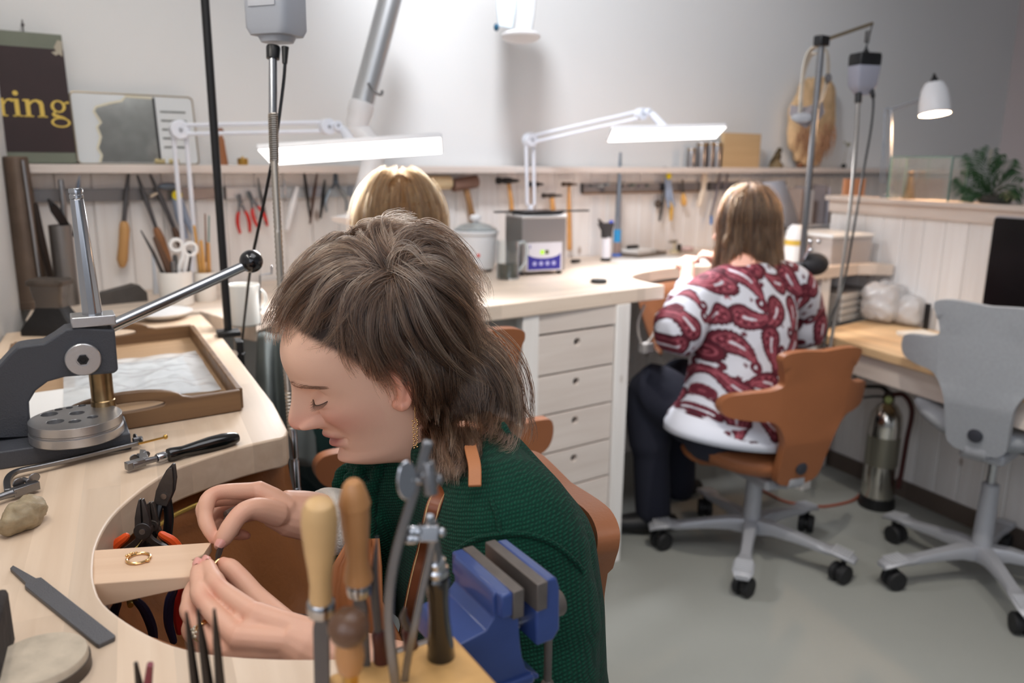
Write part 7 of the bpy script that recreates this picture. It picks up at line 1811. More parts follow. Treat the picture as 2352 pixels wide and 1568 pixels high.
# ---- hair
def hair_curves(name, strands, radii, mt, parent):
 """strands: (n, k, 3) world points; radii (k,)"""
 n, k, _ = strands.shape
 hc = bpy.data.hair_curves.new(name); hc.add_curves([k] * n)
 hc.points.foreach_set('position', strands.reshape(-1).astype(np.float32))
 ra = hc.attributes.get('radius') or hc.attributes.new('radius', 'FLOAT', 'POINT')
 ra.data.foreach_set('value', np.tile(np.asarray(radii, np.float32), n))
 hc.materials.append(mt)
 o = bpy.data.objects.new(name, hc); COL.objects.link(o); attach(o, parent)
 return o
def hair_mat(name, c1, c2, rough=.35):
 if name in MATS: return MATS[name]
 mt, nt, b = nodes(name)
 hi = nt.nodes.new('ShaderNodeHairInfo'); rp = nt.nodes.new('ShaderNodeValToRGB')
 rp.color_ramp.elements[0].color = (*lin(c1), 1); rp.color_ramp.elements[1].color = (*lin(c2), 1)
 rp.color_ramp.elements[0].position = .25; rp.color_ramp.elements[1].position = 1.0
 nt.links.new(hi.outputs['Random'], rp.inputs['Fac'])
 hb = nt.nodes.new('ShaderNodeBsdfHairPrincipled'); hb.parametrization = 'COLOR'
 nt.links.new(rp.outputs['Color'], hb.inputs['Color'])
 hb.inputs['Roughness'].default_value = rough; hb.inputs['Radial Roughness'].default_value = .5
 nt.links.new(hb.outputs[0], nt.nodes['Material Output'].inputs['Surface'])
 MATS[name] = mt
 return mt
def simulate_hair(roots, dirs, lens, coll_c, coll_r, grav, steps, curl, rs, extra=None, stiff=.75, gk=.35, lift=None):
 """drape strands over an ellipsoid in head coordinates; returns (n, steps+1, 3)"""
 n = len(roots); p = roots.copy(); v = dirs / np.linalg.norm(dirs, axis=1, keepdims=True)
 out = [p.copy()]; ph = rs.uniform(0, 6.28, (n, 1)); fr = rs.uniform(.7, 1.4, (n, 1)); ax = rs.normal(size=(n, 3)); ax /= np.linalg.norm(ax, axis=1, keepdims=True)
 lf = lift if lift is not None else np.full((n, 1), .012)
 for i in range(steps):
  t = (i + 1) / steps; ds = (lens / steps)
  w = curl * t * np.sin(ph + fr * t * 9.0)
  v = v * stiff + grav[None] * gk * (.35 + t) + np.cross(v, ax) * w
  v /= np.linalg.norm(v, axis=1, keepdims=True)
  q = p + v * ds
  for (c, r) in [(coll_c, coll_r)] + (extra or []):
   L_ = lf * np.clip(t * 4, .15, 1)
   rr = r[None] + L_
   d = (q - c) / rr; m = np.linalg.norm(d, axis=1, keepdims=True)
   inside = (m < 1)
   q = np.where(inside, c + (q - c) / np.maximum(m, 1e-6), q)
  v2 = q - p; v = v2 / np.maximum(np.linalg.norm(v2, axis=1, keepdims=True), 1e-9)
  p = q; out.append(p.copy())
 return np.stack(out, 1)
def clump(guides, per, spread, rs, tip=.35, frizz=.0):
 n, k, _ = guides.shape; t = np.linspace(0, 1, k)[None, :, None]
 g = np.repeat(guides, per, 0)
 off = rs.normal(size=(n * per, 1, 3)) * spread
 fz = rs.normal(size=(n * per, 1, 3)) * frizz
 wob = np.sin(t * rs.uniform(4, 10, (n * per, 1, 1)) + rs.uniform(0, 6.28, (n * per, 1, 1))) * t
 ln = rs.uniform(.80, 1.0, (n * per, 1, 1))
 idx = np.clip(np.linspace(0, k - 1, k)[None, :] * ln[:, :, 0], 0, k - 1)
 i0 = np.floor(idx).astype(int); i1 = np.minimum(i0 + 1, k - 1); f = (idx - i0)[:, :, None]
 ar = np.arange(n * per)[:, None]
 g = g[ar, i0] * (1 - f) + g[ar, i1] * f
 return g + off * (1 - (1 - tip) * t) + fz * wob
# -- the woman at the near bench
SKIN = (232, 188, 163)
def near_woman():
 HT = V3((-.1252, .9185, 1.0154))
 HM = np.array([[.3775, -.9252, -.0391], [-.8601, -.3347, -.3849], [-.343, -.1789, .9221]])
 h2w = lambda P_: np.asarray(P_) @ HM + np.array(HT)
 H1 = lambda x, y, z: V3(h2w(np.array([x, y, z])))
 gl = HM @ np.array([0, 0, -1.0])
 t = thing('person', 'woman with wavy brown hair in a green knit bent over the bench pin', 'person', V3((.08, .95, 0)))
 skinm = vcol_mat('skin', .46, sss=.06, bump=.12, bscale=900, spec=.35)
 # -- body: head, neck, hidden trunk, forearms and hands in one mesh
 vs, fs = head_mesh()
 cols = [head_colors(vs, SKIN, (44, 32, 26))]
 body = MB(); body.add([tuple(p) for p in h2w(vs)], fs)
 nb = dp(1075, 1060, .93)
 tr = remeshed(MB().tube(smooth_path([H1(0, -.075, -.06), nb, dp(1110, 1160, .94), dp(1130, 1300, .96), dp(1165, 1480, 1.0)], 5), [.048] * 5 + [.052] * 5 + [.075] * 5 + [.09] * 6, 20, flat=1.2), .006, 2)
 body.add(tr.v, tr.f)
 d = dp
 wl = d(690, 1478, .708)
 fl = [[d(588, 1412, .716), d(507, 1350, .738), d(486, 1318, .762), d(474, 1291, .782)],
   [d(545, 1462, .702), d(470, 1383, .728), d(456, 1340, .755), d(456, 1296, .778)],
   [d(512, 1492, .706), d(443, 1420, .736), d(436, 1378, .755), d(448, 1336, .772)],
   [d(496, 1512, .722), d(442, 1462, .750), d(438, 1425, .765), d(450, 1395, .776)]]
 thl = [d(668, 1452, .745), d(600, 1385, .772), d(548, 1325, .786), d(514, 1293, .794)]
 pn = (EYE - d(600, 1440, .71)).normalized()
 elb_l = d(1200, 1585, .765)
 hl = hand_mesh(wl, [V3(f[0]) for f in fl], fl, thl, pn, ([d(690, 1478, .712), d(780, 1520, .72), d(980, 1585, .745), elb_l], [.0255, .030, .040, .045]))
 hl = remeshed(hl, .0015, 4); n_l = len(hl.v); body.add(hl.v, hl.f)
 wr = d(664, 1176, .915)
 fr_ = [[d(590, 1127, .898), d(492, 1134, .868), d(472, 1186, .852), d(491, 1238, .842)],
   [d(588, 1136, .918), d(482, 1152, .893), d(470, 1192, .880), d(492, 1232, .868)],
   [d(592, 1152, .934), d(508, 1172, .915), d(502, 1206, .905), d(540, 1222, .905)],
   [d(602, 1172, .945), d(538, 1196, .930), d(536, 1222, .922), d(566, 1230, .920)]]
 thr = [d(638, 1180, .892), d(584, 1168, .866), d(547, 1186, .850), d(505, 1250, .836)]
 pn2 = (d(600, 1100, .90) - d(600, 1140, .90)).normalized()
 elb_r = d(1000, 1330, 1.05)
 hr = hand_mesh(wr, [V3(f[0]) for f in fr_], fr_, thr, pn2, ([d(650, 1176, .914), d(664, 1178, .918), d(740, 1194, .94), d(850, 1250, .99), elb_r], [.024, .0265, .030, .035, .040]))
 hr = remeshed(hr, .0015, 4); body.add(hr.v, hr.f)
 b = obj('body', body, skinm, t, smooth=180, recalc=False)
 n0 = len(vs); nt_ = len(tr.v); nall = len(body.v)
 C = np.zeros((nall, 3)); C[:n0] = cols[0]; C[n0:n0 + nt_] = lin(SKIN)
 P = np.array(body.v[n0 + nt_:]); base = np.array(lin((222, 172, 146))); red = np.array(lin((206, 122, 102)))
 kn = [f[i] for f in fl + fr_ for i in (0, 1, 3)] + [thl[-1], thr[-1], thr[2], thl[2]]
 w = np.zeros(len(P))
 for kp in kn: w += np.exp(-(((P - np.array(kp)) ** 2).sum(1)) / .009 ** 2)
 w = np.clip(w, 0, 1) * .42
 C[n0 + nt_:] = base + (red - base) * w[:, None]
 paint(b, C)
 NAIL = mat('fingernail', (226, 160, 146), .25, coat=.3)
 cam_n = lambda p: (EYE - p).normalized()
 for tip, back, nr in ((thr[-1], thr[-2], (cam_n(thr[-1]) + V3((0, 0, .35)) + RIGHT * .15)), (fl[0][-1], fl[0][-2], cam_n(fl[0][-1]) * .55 + Z * .8), (fl[1][-1], fl[1][-2], cam_n(fl[1][-1]) * .6 + Z * .75 - RIGHT * .3)):
  dd = (tip - back).normalized(); nr = (nr - dd * nr.dot(dd)).normalized()
  obj('fingernail', nail(tip + nr * (.0078 if tip is thr[-1] else .0068) + dd * .002, back + nr * (.0078 if tip is thr[-1] else .0068), nr, .0104 if tip is thr[-1] else .0090, .0125 if tip is thr[-1] else .0105), NAIL, t, smooth=180, recalc=False)
 a_, b_ = fl[2][0], fl[2][1]; c_ = a_.lerp(b_, .58); ax_ = (b_ - a_).normalized()
 rg = MB().ring(c_, ax_, .0100, .0011, 32, 8); rg.ring(c_ + ax_ * .0028, ax_, .0099, .0010, 32, 8)
 wr_ = obj('finger_ring', rg, GOLD, t)
 st = MB(); nrm_ = (cam_n(c_) - RIGHT * .9 + DOWN * .25); nrm_ = (nrm_ - ax_ * nrm_.dot(ax_)).normalized(); sd_ = ax_.cross(nrm_)
 for i, (u_, v_, r_) in enumerate([(0, 0, .0024), (.0035, .001, .0018), (-.0035, 0, .0018), (.001, .0036, .0016), (-.001, -.0036, .0016), (.003, -.003, .0013), (-.003, .003, .0013), (.006, .001, .0012)]):
  st.sphere(c_ + nrm_ * .0112 + sd_ * u_ + ax_ * (v_ + .001), r_, 8, 5)
 obj('gemstones', st, mat('pale_gemstone', (222, 212, 190), .08, .3, spec=1.0), wr_)
 # -- eye: lid line, lashes, brow
 DARK = mat('lash_brown', (58, 42, 36), .5)
 SF = lambda x, z, o=0: H1(x, float(face_surf(x, z)) + o, z)
 for s in (1, -1):
  lid = [(s * x, z) for x, z in ((.0175, .1005), (.022, .0990), (.027, .0982), (.032, .0980), (.037, .0986), (.042, .1000), (.0465, .1018))]
  lash = MB().tube(smooth_path([SF(x, z, .0004) for x, z in lid], 4), .00042, 6)
  for i in range(22):
   f = i / 21; j = f * (len(lid) - 1); k = min(int(j), len(lid) - 2); ff = j - k
   x = lid[k][0] * (1 - ff) + lid[k + 1][0] * ff; z = lid[k][1] * (1 - ff) + lid[k + 1][1] * ff
   L_ = .0052 + .0034 * math.sin(f * 2.2) + .0012 * math.sin(i * 4.1)
   p0 = SF(x, z, .0002); p1 = p0 + (H1(s * (.004 + .018 * (f - .3)), .9, -.75) - HT).normalized() * L_ * .6; p2 = p0 + (H1(s * (.004 + .5 * (f - .35)), .95, -.45) - HT).normalized() * L_
   lash.tube([p0, p1, p2], [.00022, .00018, .00006], 4)
  obj('eyelashes', lash, DARK, t, smooth=180, recalc=False)
  br = MB(); r_ = random.Random(4)
  for i in range(230):
   f = r_.random(); x = s * (.011 + .042 * f); zc = .1215 + .0065 * math.sin(f * 2.6) - .004 * f * f; z = zc + r_.uniform(-.0060, .0075) * (1.1 - f * .75)
   p0 = SF(x, z, .0006); p1 = SF(x + s * (.0035 + .003 * f), z + (.0035 - .005 * f), .0014)
   br.tube([p0, p0.lerp(p1, .5) + (p1 - p0).cross(FWD) * .02, p1], [.00014, .00012, .00004], 3)
  obj('eyebrow', br, mat('brow_brown', (158, 120, 98), .6), t, smooth=180, recalc=False)
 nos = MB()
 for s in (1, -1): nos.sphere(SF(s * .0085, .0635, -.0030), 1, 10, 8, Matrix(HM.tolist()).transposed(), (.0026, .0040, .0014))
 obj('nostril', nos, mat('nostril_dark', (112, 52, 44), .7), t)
 # -- ear with earring
 e0 = lambda x, y, z: H1(x + .0, y, z)
 er = MB(); pts = [(.071, .006, .072), (.0755, .001, .066), (.079, -.008, .070), (.0800, -.018, .088), (.0805, -.022, .105), (.0795, -.016, .118), (.077, -.004, .123), (.074, .004, .117)]
 er.tube(smooth_path([e0(*p) for p in pts], 5), [.0036] * 36, 8, round_caps=True)
 er.tube(smooth_path([e0(.072, .004, .072), e0(.076, -.004, .078), e0(.077, -.009, .098), e0(.075, -.004, .114)], 5), [.0058, .0062] + [.0055] * 14, 8, round_caps=True)
 er.sphere(e0(.0765, -.001, .0690), 1, 12, 8, None, (.0045, .006, .0065))
 er = remeshed(er, .0014, 5)
 o = obj('ear', er, mat('ear_skin', (228, 164, 138), .5, sss=.2), t, smooth=180)
 ear0 = dp(953, 942, (e0(.078, -.002, .066) - EYE).dot(FWD) - .004)
 eg = MB(); r_ = random.Random(8)
 ear0.z -= 0
 eg.tube([ear0 + Z * .004, ear0 - Z * .012], .0004, 5)
 for i in range(34):
  f = i / 33; eg.sphere(ear0 - Z * (.010 + .033 * f) + RIGHT * (.0028 * math.sin(i * 2.4) * (1 - .3 * f)) + FWD * .0024 * math.cos(i * 2.4), .00115, 7, 5)
 obj('earring', eg, GOLD, t)
 # -- knitted sweater (shape)
 from mathutils.bvhtree import BVHTree
 f_ = V3((-.92, -.39, 0)).normalized(); l_ = Z.cross(f_)
 sw = MB(); rings = []
 sect = [(dp(1052, 1000, .905), .058, .056, .30), (dp(1060, 1035, .915), .062, .060, .35), (dp(1070, 1065, .925), .080, .070, .4), (dp(1085, 1108, .93), .125, .078, .45), (dp(1098, 1168, .935), .162, .094, .5), (dp(1122, 1250, .945), .170, .114, .45), (dp(1140, 1370, .965), .165, .116, .3), (dp(1150, 1500, .99), .162, .116, .15), (dp(1165, 1640, 1.02), .165, .125, 0), (dp(1180, 1760, 1.05), .17, .13, 0)]
 for c, w_, th_, lean in sect:
  fw_ = (f_ + Z * -lean).normalized(); up_ = l_.cross(fw_)
  rings.append([c + l_ * (w_ * math.copysign(abs(math.cos(a)) ** .85, math.cos(a))) + fw_ * (th_ * math.sin(a)) for a in [2 * math.pi * i / 40 for i in range(40)]])
 sw.loft(rings)
 shL = dp(1168, 1222, .815); elL = dp(1205, 1570, .765)
 sw.tube(smooth_path([dp(1100, 1135, .90), shL, dp(1205, 1350, .79), dp(1218, 1470, .78), elL, dp(1110, 1605, .75), dp(960, 1585, .735)], 5), [.070] * 4 + [.074] * 5 + [.071] * 6 + [.068] * 6 + [.060] * 5 + [.05] * 5, 22)
 shR = dp(905, 1135, 1.03); elR = dp(985, 1330, 1.05)
 sw.tube(smooth_path([dp(1010, 1105, .98), shR, dp(915, 1240, 1.05), elR, dp(880, 1262, 1.0), dp(800, 1205, .955)], 5), [.07] * 4 + [.070] * 5 + [.066] * 6 + [.058] * 6 + [.045] * 5, 22)
 swm = remeshed(sw, .0045, 10)
 bvh = BVHTree.FromPolygons([V3(v) for v in swm.v], swm.f)
 # -- hair: locks combed over the hair volume (two ellipsoids, head and nape), both sides of the head
 rs = np.random.default_rng(5)
 HB_ = [(np.array([0, -.028, .128]), np.array([.094, .124, .128])), (np.array([.008, -.074, .018]), np.array([.070, .072, .12]))]
 e_h = HM @ (np.array(EYE) - np.array(HT))
 def on_hair(xy, second=False):
  """points of the hair volume met by lines of sight, in head coordinates"""
  d = np.array([ray(*p) for p in xy]) @ HM.T; best = None
  for c, r in (HB_ if second else HB_[:1]):
   o_ = (e_h - c) / r; dd = d / r
   A_ = (dd * dd).sum(1); B_ = (dd * o_).sum(1); C_ = (o_ * o_).sum() - 1
   disc = B_ * B_ - A_ * C_
   t_ = (-B_ - np.sqrt(np.maximum(disc, 0))) / A_
   t_ = np.where(disc > 0, t_, t_ + 10)
   best = t_ if best is None else np.minimum(best, t_)
   miss = -B_ / A_
  t_ = np.where(best > 5, miss, best)
  if second:
   for i_, p_ in enumerate(xy):
    if p_[1] > 930:
     r_ = ray(float(p_[0]), float(p_[1])); hit = bvh.ray_cast(EYE, r_.normalized())
     if hit[0] is not None: t_[i_] += (min(t_[i_], (hit[0] - EYE).length / r_.length - .020) - t_[i_]) * min(1, (p_[1] - 930) / 80)
  ker = np.array([1, 2, 3, 2, 1.]) / 9
  t_ = np.convolve(np.pad(t_, 2, mode='edge'), ker, 'valid')
  return e_h + d * t_[:, None]
 K = 22
 def resample(pl, k=K):
  p = np.array([(q_.x, q_.y) for q_ in smooth_path([V3((a, b, 0)) for a, b in pl], 8)])
  s_ = np.r_[0, np.cumsum(np.linalg.norm(np.diff(p, axis=0), axis=1))]
  u_ = np.linspace(0, s_[-1], k); return np.stack([np.interp(u_, s_, p[:, 0]), np.interp(u_, s_, p[:, 1])], 1)
 def fan(guides, n, depth, jit, wave, short, second, lift0=.0, root_jit=8):
  G = np.array([resample(g_) for g_ in guides]); out = []
  tt = np.linspace(0, 1, K)
  nl = max(6, n // 22)                                   # locks; strands of one lock share their wave
  for l_ in range(nl):
   f = rs.uniform(0, len(G) - 1.001); i_ = int(f); a_ = f - i_
   lock = G[i_] * (1 - a_) + G[i_ + 1] * a_
   d_ = np.gradient(lock, axis=0); nn_ = np.stack([-d_[:, 1], d_[:, 0]], 1); nn_ /= np.linalg.norm(nn_, axis=1, keepdims=True) + 1e-6
   w_ = wave * rs.normal() * np.sin(tt * rs.uniform(5, 10) + rs.uniform(0, 6.28)) * tt ** 1.2
   lock = lock + nn_ * w_[:, None] + rs.normal(size=2) * jit * .5
   dep0 = depth * rs.random(); ls = rs.uniform(short, 1.0)
   for q_ in range(22):
    off = rs.normal(size=2) * jit * .27; le = ls * rs.uniform(.86, 1.0)
    u_ = tt * le * (K - 1); i0 = np.floor(u_).astype(int); i1 = np.minimum(i0 + 1, K - 1); ff = (u_ - i0)[:, None]
    p2 = lock[i0] * (1 - ff) + lock[i1] * ff
    conv = (1.0 - .70 * tt)[:, None]
    p2 = p2 + off * conv + rs.normal(size=2) * root_jit * (1 - tt)[:, None] ** 2 + (rs.normal(size=2) * 5)[None] * (tt[:, None] ** 2) + nn_ * (rs.normal() * 2.2 * np.sin(tt * rs.uniform(6, 14) + rs.uniform(0, 6)) * tt)[:, None]
    P_ = on_hair(p2, second)
    c = HB_[0][0]; rad = P_ - c; rad /= np.linalg.norm(rad, axis=1, keepdims=True)
    dd_ = dep0 + rs.uniform(0, .004)
    arch = np.sin(np.pi * np.clip(tt * 1.15, 0, 1)) * .005 * rs.uniform(0, 1) - .010 * (1 - tt) ** 6
    out.append(P_ + rad * (lift0 + arch - dd_)[:, None])
  return np.array(out)
 top = [[(866, 614), (821, 583), (759, 588), (700, 622), (648, 672), (617, 725), (606, 772), (612, 822)],
   [(866, 616), (800, 606), (727, 645), (678, 690), (638, 742), (634, 792)],
   [(870, 618), (803, 627), (755, 670), (722, 722), (688, 768), (668, 792)],
   [(875, 623), (821, 659), (788, 708), (764, 762), (738, 798)],
   [(878, 624), (830, 664), (804, 716), (795, 772), (784, 818)],
   [(884, 627), (839, 672), (815, 730), (820, 785), (838, 836), (866, 872)],
   [(888, 628), (850, 684), (834, 745), (842, 806), (872, 866), (893, 905), (900, 936)],
   [(893, 627), (870, 694), (866, 766), (890, 826), (930, 868), (962, 890)],
   [(901, 623), (901, 694), (910, 766), (946, 828), (991, 864), (1026, 882), (1058, 893)],
   [(910, 618), (937, 676), (964, 748), (1000, 806), (1044, 850), (1090, 876), (1122, 892)],
   [(919, 614), (973, 659), (1018, 721), (1062, 775), (1104, 826), (1130, 872)],
   [(926, 607), (991, 632), (1053, 676), (1098, 730), (1124, 784), (1138, 842)],
   [(930, 598), (991, 590), (1044, 622), (1089, 676), (1118, 730), (1132, 790)],
   [(924, 590), (960, 552), (1010, 556), (1060, 598), (1098, 650), (1120, 700)],
   [(905, 592), (915, 545), (950, 520), (1000, 534), (1048, 572), (1080, 610)]]
 crown = [[(905, 600), (880, 560), (880, 528), (920, 514), (965, 520)], [(895, 604), (860, 570), (842, 540), (866, 518), (900, 514)], [(880, 606), (846, 574), (812, 552), (790, 560), (770, 572)], [(872, 612), (830, 580), (790, 562), (740, 580), (700, 606)], [(868, 612), (826, 580), (764, 582), (704, 618), (654, 664), (622, 716)]]
 second = [[(930, 800), (955, 870), (972, 930), (966, 962), (974, 984)], [(965, 820), (985, 890), (986, 940), (978, 980), (990, 1010)], [(1000, 830), (1006, 900), (1016, 960), (1004, 1010), (1024, 1062)], [(1035, 830), (1044, 890), (1034, 950), (1048, 1010), (1036, 1080), (1046, 1112)], [(1071, 830), (1093, 890), (1078, 945), (1094, 990), (1080, 1045)], [(1092, 820), (1128, 880), (1138, 935), (1124, 985), (1104, 1020)], [(1108, 790), (1152, 837), (1178, 882), (1188, 926), (1196, 978), (1176, 1030), (1146, 1026)], [(1116, 770), (1166, 830), (1192, 890), (1202, 944), (1200, 1000), (1184, 1036)]]
 near_ = [fan(top, 6600, .020, 17, 17, .66, True, lift0=.005), fan(top, 2600, .026, 20, 9, .8, True, lift0=-.010), fan(crown, 1500, .010, 14, 8, .75, False, lift0=.004), fan(second, 5200, .026, 15, 14, .72, True, lift0=.004, root_jit=16), fan(second[:6], 900, .05, 18, 10, .7, True, lift0=-.02, root_jit=20)]
 nape_ = [[(955, 870), (974, 940), (980, 1000), (992, 1060), (1006, 1096)], [(985, 870), (1004, 950), (1008, 1010), (1022, 1070), (1024, 1118)], [(1015, 870), (1038, 950), (1034, 1010), (1050, 1070), (1044, 1130)], [(1050, 870), (1072, 940), (1066, 1000), (1078, 1050), (1062, 1098)], [(1080, 870), (1100, 930), (1092, 980), (1102, 1030), (1088, 1062)]]
 near_.append(fan(nape_, 3000, .016, 13, 14, .76, True, lift0=.006, root_jit=16))
 st = np.concatenate(near_, 0)
 far_ = st[rs.random(len(st)) < .42].copy(); far_[:, :, 0] *= -1
 st = np.concatenate([st, far_], 0)
 flyg = fan(top + second, 420, .004, 26, 16, .9, True, lift0=.006)
 st = np.concatenate([st, flyg], 0)
 k = K
 stw = h2w(st.reshape(-1, 3)).reshape(st.shape)
 HMt = hair_mat('brown_hair', (30, 21, 16), (108, 80, 61), .30)
 light_ = np.repeat(rs.random(len(st) // 22 + 1) < .33, 22)[:len(st)]
 ra_ = np.interp(np.linspace(0, 1, k), [0, .6, 1], [.00030, .00026, .00009])
 hair_curves('hair', stw[~light_], ra_, HMt, t)
 hair_curves('hair_highlights', stw[light_], ra_, hair_mat('brown_hair_light', (70, 53, 42), (172, 142, 116), .28), t)
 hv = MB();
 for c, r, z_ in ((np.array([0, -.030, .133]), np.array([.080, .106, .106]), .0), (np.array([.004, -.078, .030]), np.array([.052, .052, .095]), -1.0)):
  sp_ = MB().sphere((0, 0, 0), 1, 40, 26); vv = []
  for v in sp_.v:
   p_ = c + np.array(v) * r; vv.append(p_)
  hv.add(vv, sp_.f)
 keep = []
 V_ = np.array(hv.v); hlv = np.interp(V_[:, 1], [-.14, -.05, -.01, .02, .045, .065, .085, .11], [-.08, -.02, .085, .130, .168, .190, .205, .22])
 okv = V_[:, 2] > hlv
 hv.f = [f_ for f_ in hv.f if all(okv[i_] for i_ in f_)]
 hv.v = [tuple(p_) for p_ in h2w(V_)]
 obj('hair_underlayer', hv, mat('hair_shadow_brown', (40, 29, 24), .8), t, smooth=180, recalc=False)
 mt, nt, bb = nodes('green_knit'); L = nt.links
 tc = nt.nodes.new('ShaderNodeTexCoord'); mp = nt.nodes.new('ShaderNodeMapping'); L.new(tc.outputs['Object'], mp.inputs['Vector'])
 mp.inputs['Rotation'].default_value = (R(10), R(12), R(20))
 def wave(scale, dirn, prof, dist):
  w_ = nt.nodes.new('ShaderNodeTexWave'); w_.wave_type = 'BANDS'; w_.bands_direction = dirn; w_.wave_profile = prof
  w_.inputs['Scale'].default_value = scale; w_.inputs['Distortion'].default_value = dist; w_.inputs['Detail'].default_value = 2; w_.inputs['Detail Scale'].default_value = 1.5
  L.new(mp.outputs[0], w_.inputs['Vector']); return w_.outputs['Fac']
 w1 = wave(92, 'Z', 'SIN', 2.2); w2 = wave(104, 'X', 'TRI', 3.0)
 mm = nt.nodes.new('ShaderNodeMath'); mm.operation = 'MULTIPLY'; L.new(w1, mm.inputs[0]); L.new(w2, mm.inputs[1])
 ns = nt.nodes.new('ShaderNodeTexNoise'); ns.inputs['Scale'].default_value = 260; ns.inputs['Detail'].default_value = 4; L.new(tc.outputs['Object'], ns.inputs['Vector'])
 ma = nt.nodes.new('ShaderNodeMath'); ma.operation = 'MULTIPLY_ADD'; L.new(ns.outputs['Fac'], ma.inputs[0]); ma.inputs[1].default_value = .5; L.new(mm.outputs[0], ma.inputs[2])
 bp = nt.nodes.new('ShaderNodeBump'); bp.inputs['Strength'].default_value = .7; bp.inputs['Distance'].default_value = .0018; L.new(ma.outputs[0], bp.inputs['Height']); L.new(bp.outputs['Normal'], bb.inputs['Normal'])
 rp = nt.nodes.new('ShaderNodeValToRGB'); rp.color_ramp.elements[0].color = (*lin((5, 30, 23)), 1); rp.color_ramp.elements[1].color = (*lin((15, 70, 52)), 1); L.new(ma.outputs[0], rp.inputs['Fac']); L.new(rp.outputs['Color'], bb.inputs['Base Color'])
 bb.inputs['Roughness'].default_value = .95; bb.inputs['Specular IOR Level'].default_value = .15; bb.inputs['Sheen Weight'].default_value = .04; bb.inputs['Sheen Roughness'].default_value = .5
 MATS['green_knit'] = mt
 sweater = obj('sweater', swm, mt, t, smooth=180, recalc=False)
 sm = MB()
 def on_sw(x, y, off=.001):
  dd = ray(x, y).normalized(); hit = bvh.ray_cast(EYE, dd); return (hit[0] + hit[1] * off) if hit[0] is not None else dp(x, y, .9)
 sm.tube(smooth_path([on_sw(x, y) for x, y in ((1040, 1272), (1090, 1240), (1150, 1228), (1210, 1228), (1265, 1246), (1310, 1280), (1336, 1310))], 6), .0028, 8)
 sm.tube(smooth_path([on_sw(x, y) for x, y in ((1150, 1228), (1140, 1180), (1128, 1150))], 5), .0022, 8)
 obj('seam', sm, MATS['green_knit'], sweater)
 sc = MB(); r_ = random.Random(2)
 for x, y in ((792, 1092), (786, 1112), (800, 1078), (812, 1070), (826, 1064), (842, 1062), (858, 1058), (874, 1060), (890, 1052), (782, 1130), (790, 1150), (806, 1100), (830, 1090), (815, 1125), (838, 1115)):
  h_ = on_sw(x, y, .002); h_ = h_ if abs((h_ - EYE).dot(FWD) - .9) > 1e-4 else dp(x, y, .985)
  sc.sphere(h_, r_.uniform(.008, .012), 12, 9)
 for x, y in ((860, 1120), (856, 1150), (852, 1180), (850, 1210), (846, 1240), (870, 1090)):
  sc.sphere(on_sw(x, y, .002), .010, 12, 9)
 sc = remeshed(sc, .003, 2)
 obj('scalloped_edge', sc, MATS['green_knit'], sweater, smooth=180)
 cf = MB().tube(smooth_path([d(728, 1178, .935), d(760, 1190, .95), d(800, 1208, .962)], 5), [.031, .0325, .034, .035, .036, .037, .038, .039, .040, .040, .040], 24)
 obj('cuff', remeshed(cf, .003, 2), mat('white_terry', (216, 210, 200), .95, bump=1.0, bscale=350), t, smooth=180)
 AP = mat('apron_leather', (170, 108, 66), .55, bump=.2, bscale=260, vary=.08, vscale=15)
 sp = [on_sw(x, y, .004) for x, y in ((1090, 985), (1082, 1040), (1060, 1080))]
 strap_pts = [dp(1038, 1090, .86), on_sw(1015, 1150, .006), on_sw(1000, 1200, .006), on_sw(985, 1260, .006), on_sw(970, 1320, .006), on_sw(955, 1390, .006), on_sw(938, 1470, .006)]
 pth = smooth_path(strap_pts, 5)
 STRAP = mat('chestnut_strap', (122, 66, 36), .4, bump=.15, bscale=200)
 ap = MB(); rows = []
 for y, x0, x1 in ((1236, 800, 872), (1300, 762, 878), (1380, 750, 880), (1430, 760, 905), (1500, 740, 940), (1580, 720, 960), (1700, 700, 980)):
  rr_ = []
  for i in range(9):
   x_ = x0 + (x1 - x0) * i / 8; p_ = dp(x_, y, .90 + .012 * math.sin(i * 1.3) - .02 * (y - 1238) / 460); h_ = on_sw(x_, y, .012)
   rr_.append(h_ if (h_ - EYE).length < (p_ - EYE).length else p_)
  rows.append(rr_)
 apron = obj('leather_apron', ap.loft(rows, caps=False, closed=False), AP, t, smooth=180, recalc=False)
 so = apron.modifiers.new('thickness', 'SOLIDIFY'); so.thickness = .003
 obj('strap', MB().strip(pth, [RIGHT] * len(pth), .015, .0028), STRAP, apron, bevel=.0006)
 sti = MB()
 for i in range(len(pth) * 4 - 6):
  f = i / 4; k_ = int(f); p_ = pth[k_].lerp(pth[min(k_ + 1, len(pth) - 1)], f - k_)
  for s in (-1, 1):
   c_ = p_ + RIGHT * s * .0058 - FWD * .0018; sti.tube([c_ - DOWN * .0014, c_ + DOWN * .0014], .0005, 4)
 obj('stitching', sti, mat('pale_thread', (220, 182, 130), .7), apron, stuff=True)
 nk = [on_sw(1090, 1020, .004), on_sw(1088, 1045, .010), on_sw(1098, 1070, .018), on_sw(1106, 1100, .018), on_sw(1104, 1134, .014)]
 pth2 = smooth_path(nk, 5)
 obj('neck_strap', MB().strip(pth2, [RIGHT] * len(pth2), .0125, .004), AP, apron, bevel=.001)
 lg = MB().tube(smooth_path([dp(1200, 1680, 1.04), dp(1000, 1640, 1.0), dp(800, 1600, .98), dp(640, 1560, .96)], 5), [.09] * 6 + [.08] * 10, 18, round_caps=True)
 lg.tube(smooth_path([dp(640, 1560, .96), dp(640, 1760, 1.05), dp(660, 1980, 1.18)], 5), [.065] * 4 + [.05] * 7, 16, round_caps=True)
 obj('trousers', remeshed(lg, .008, 3), mat('brown_trousers', (84, 52, 36), .9), t, smooth=180)
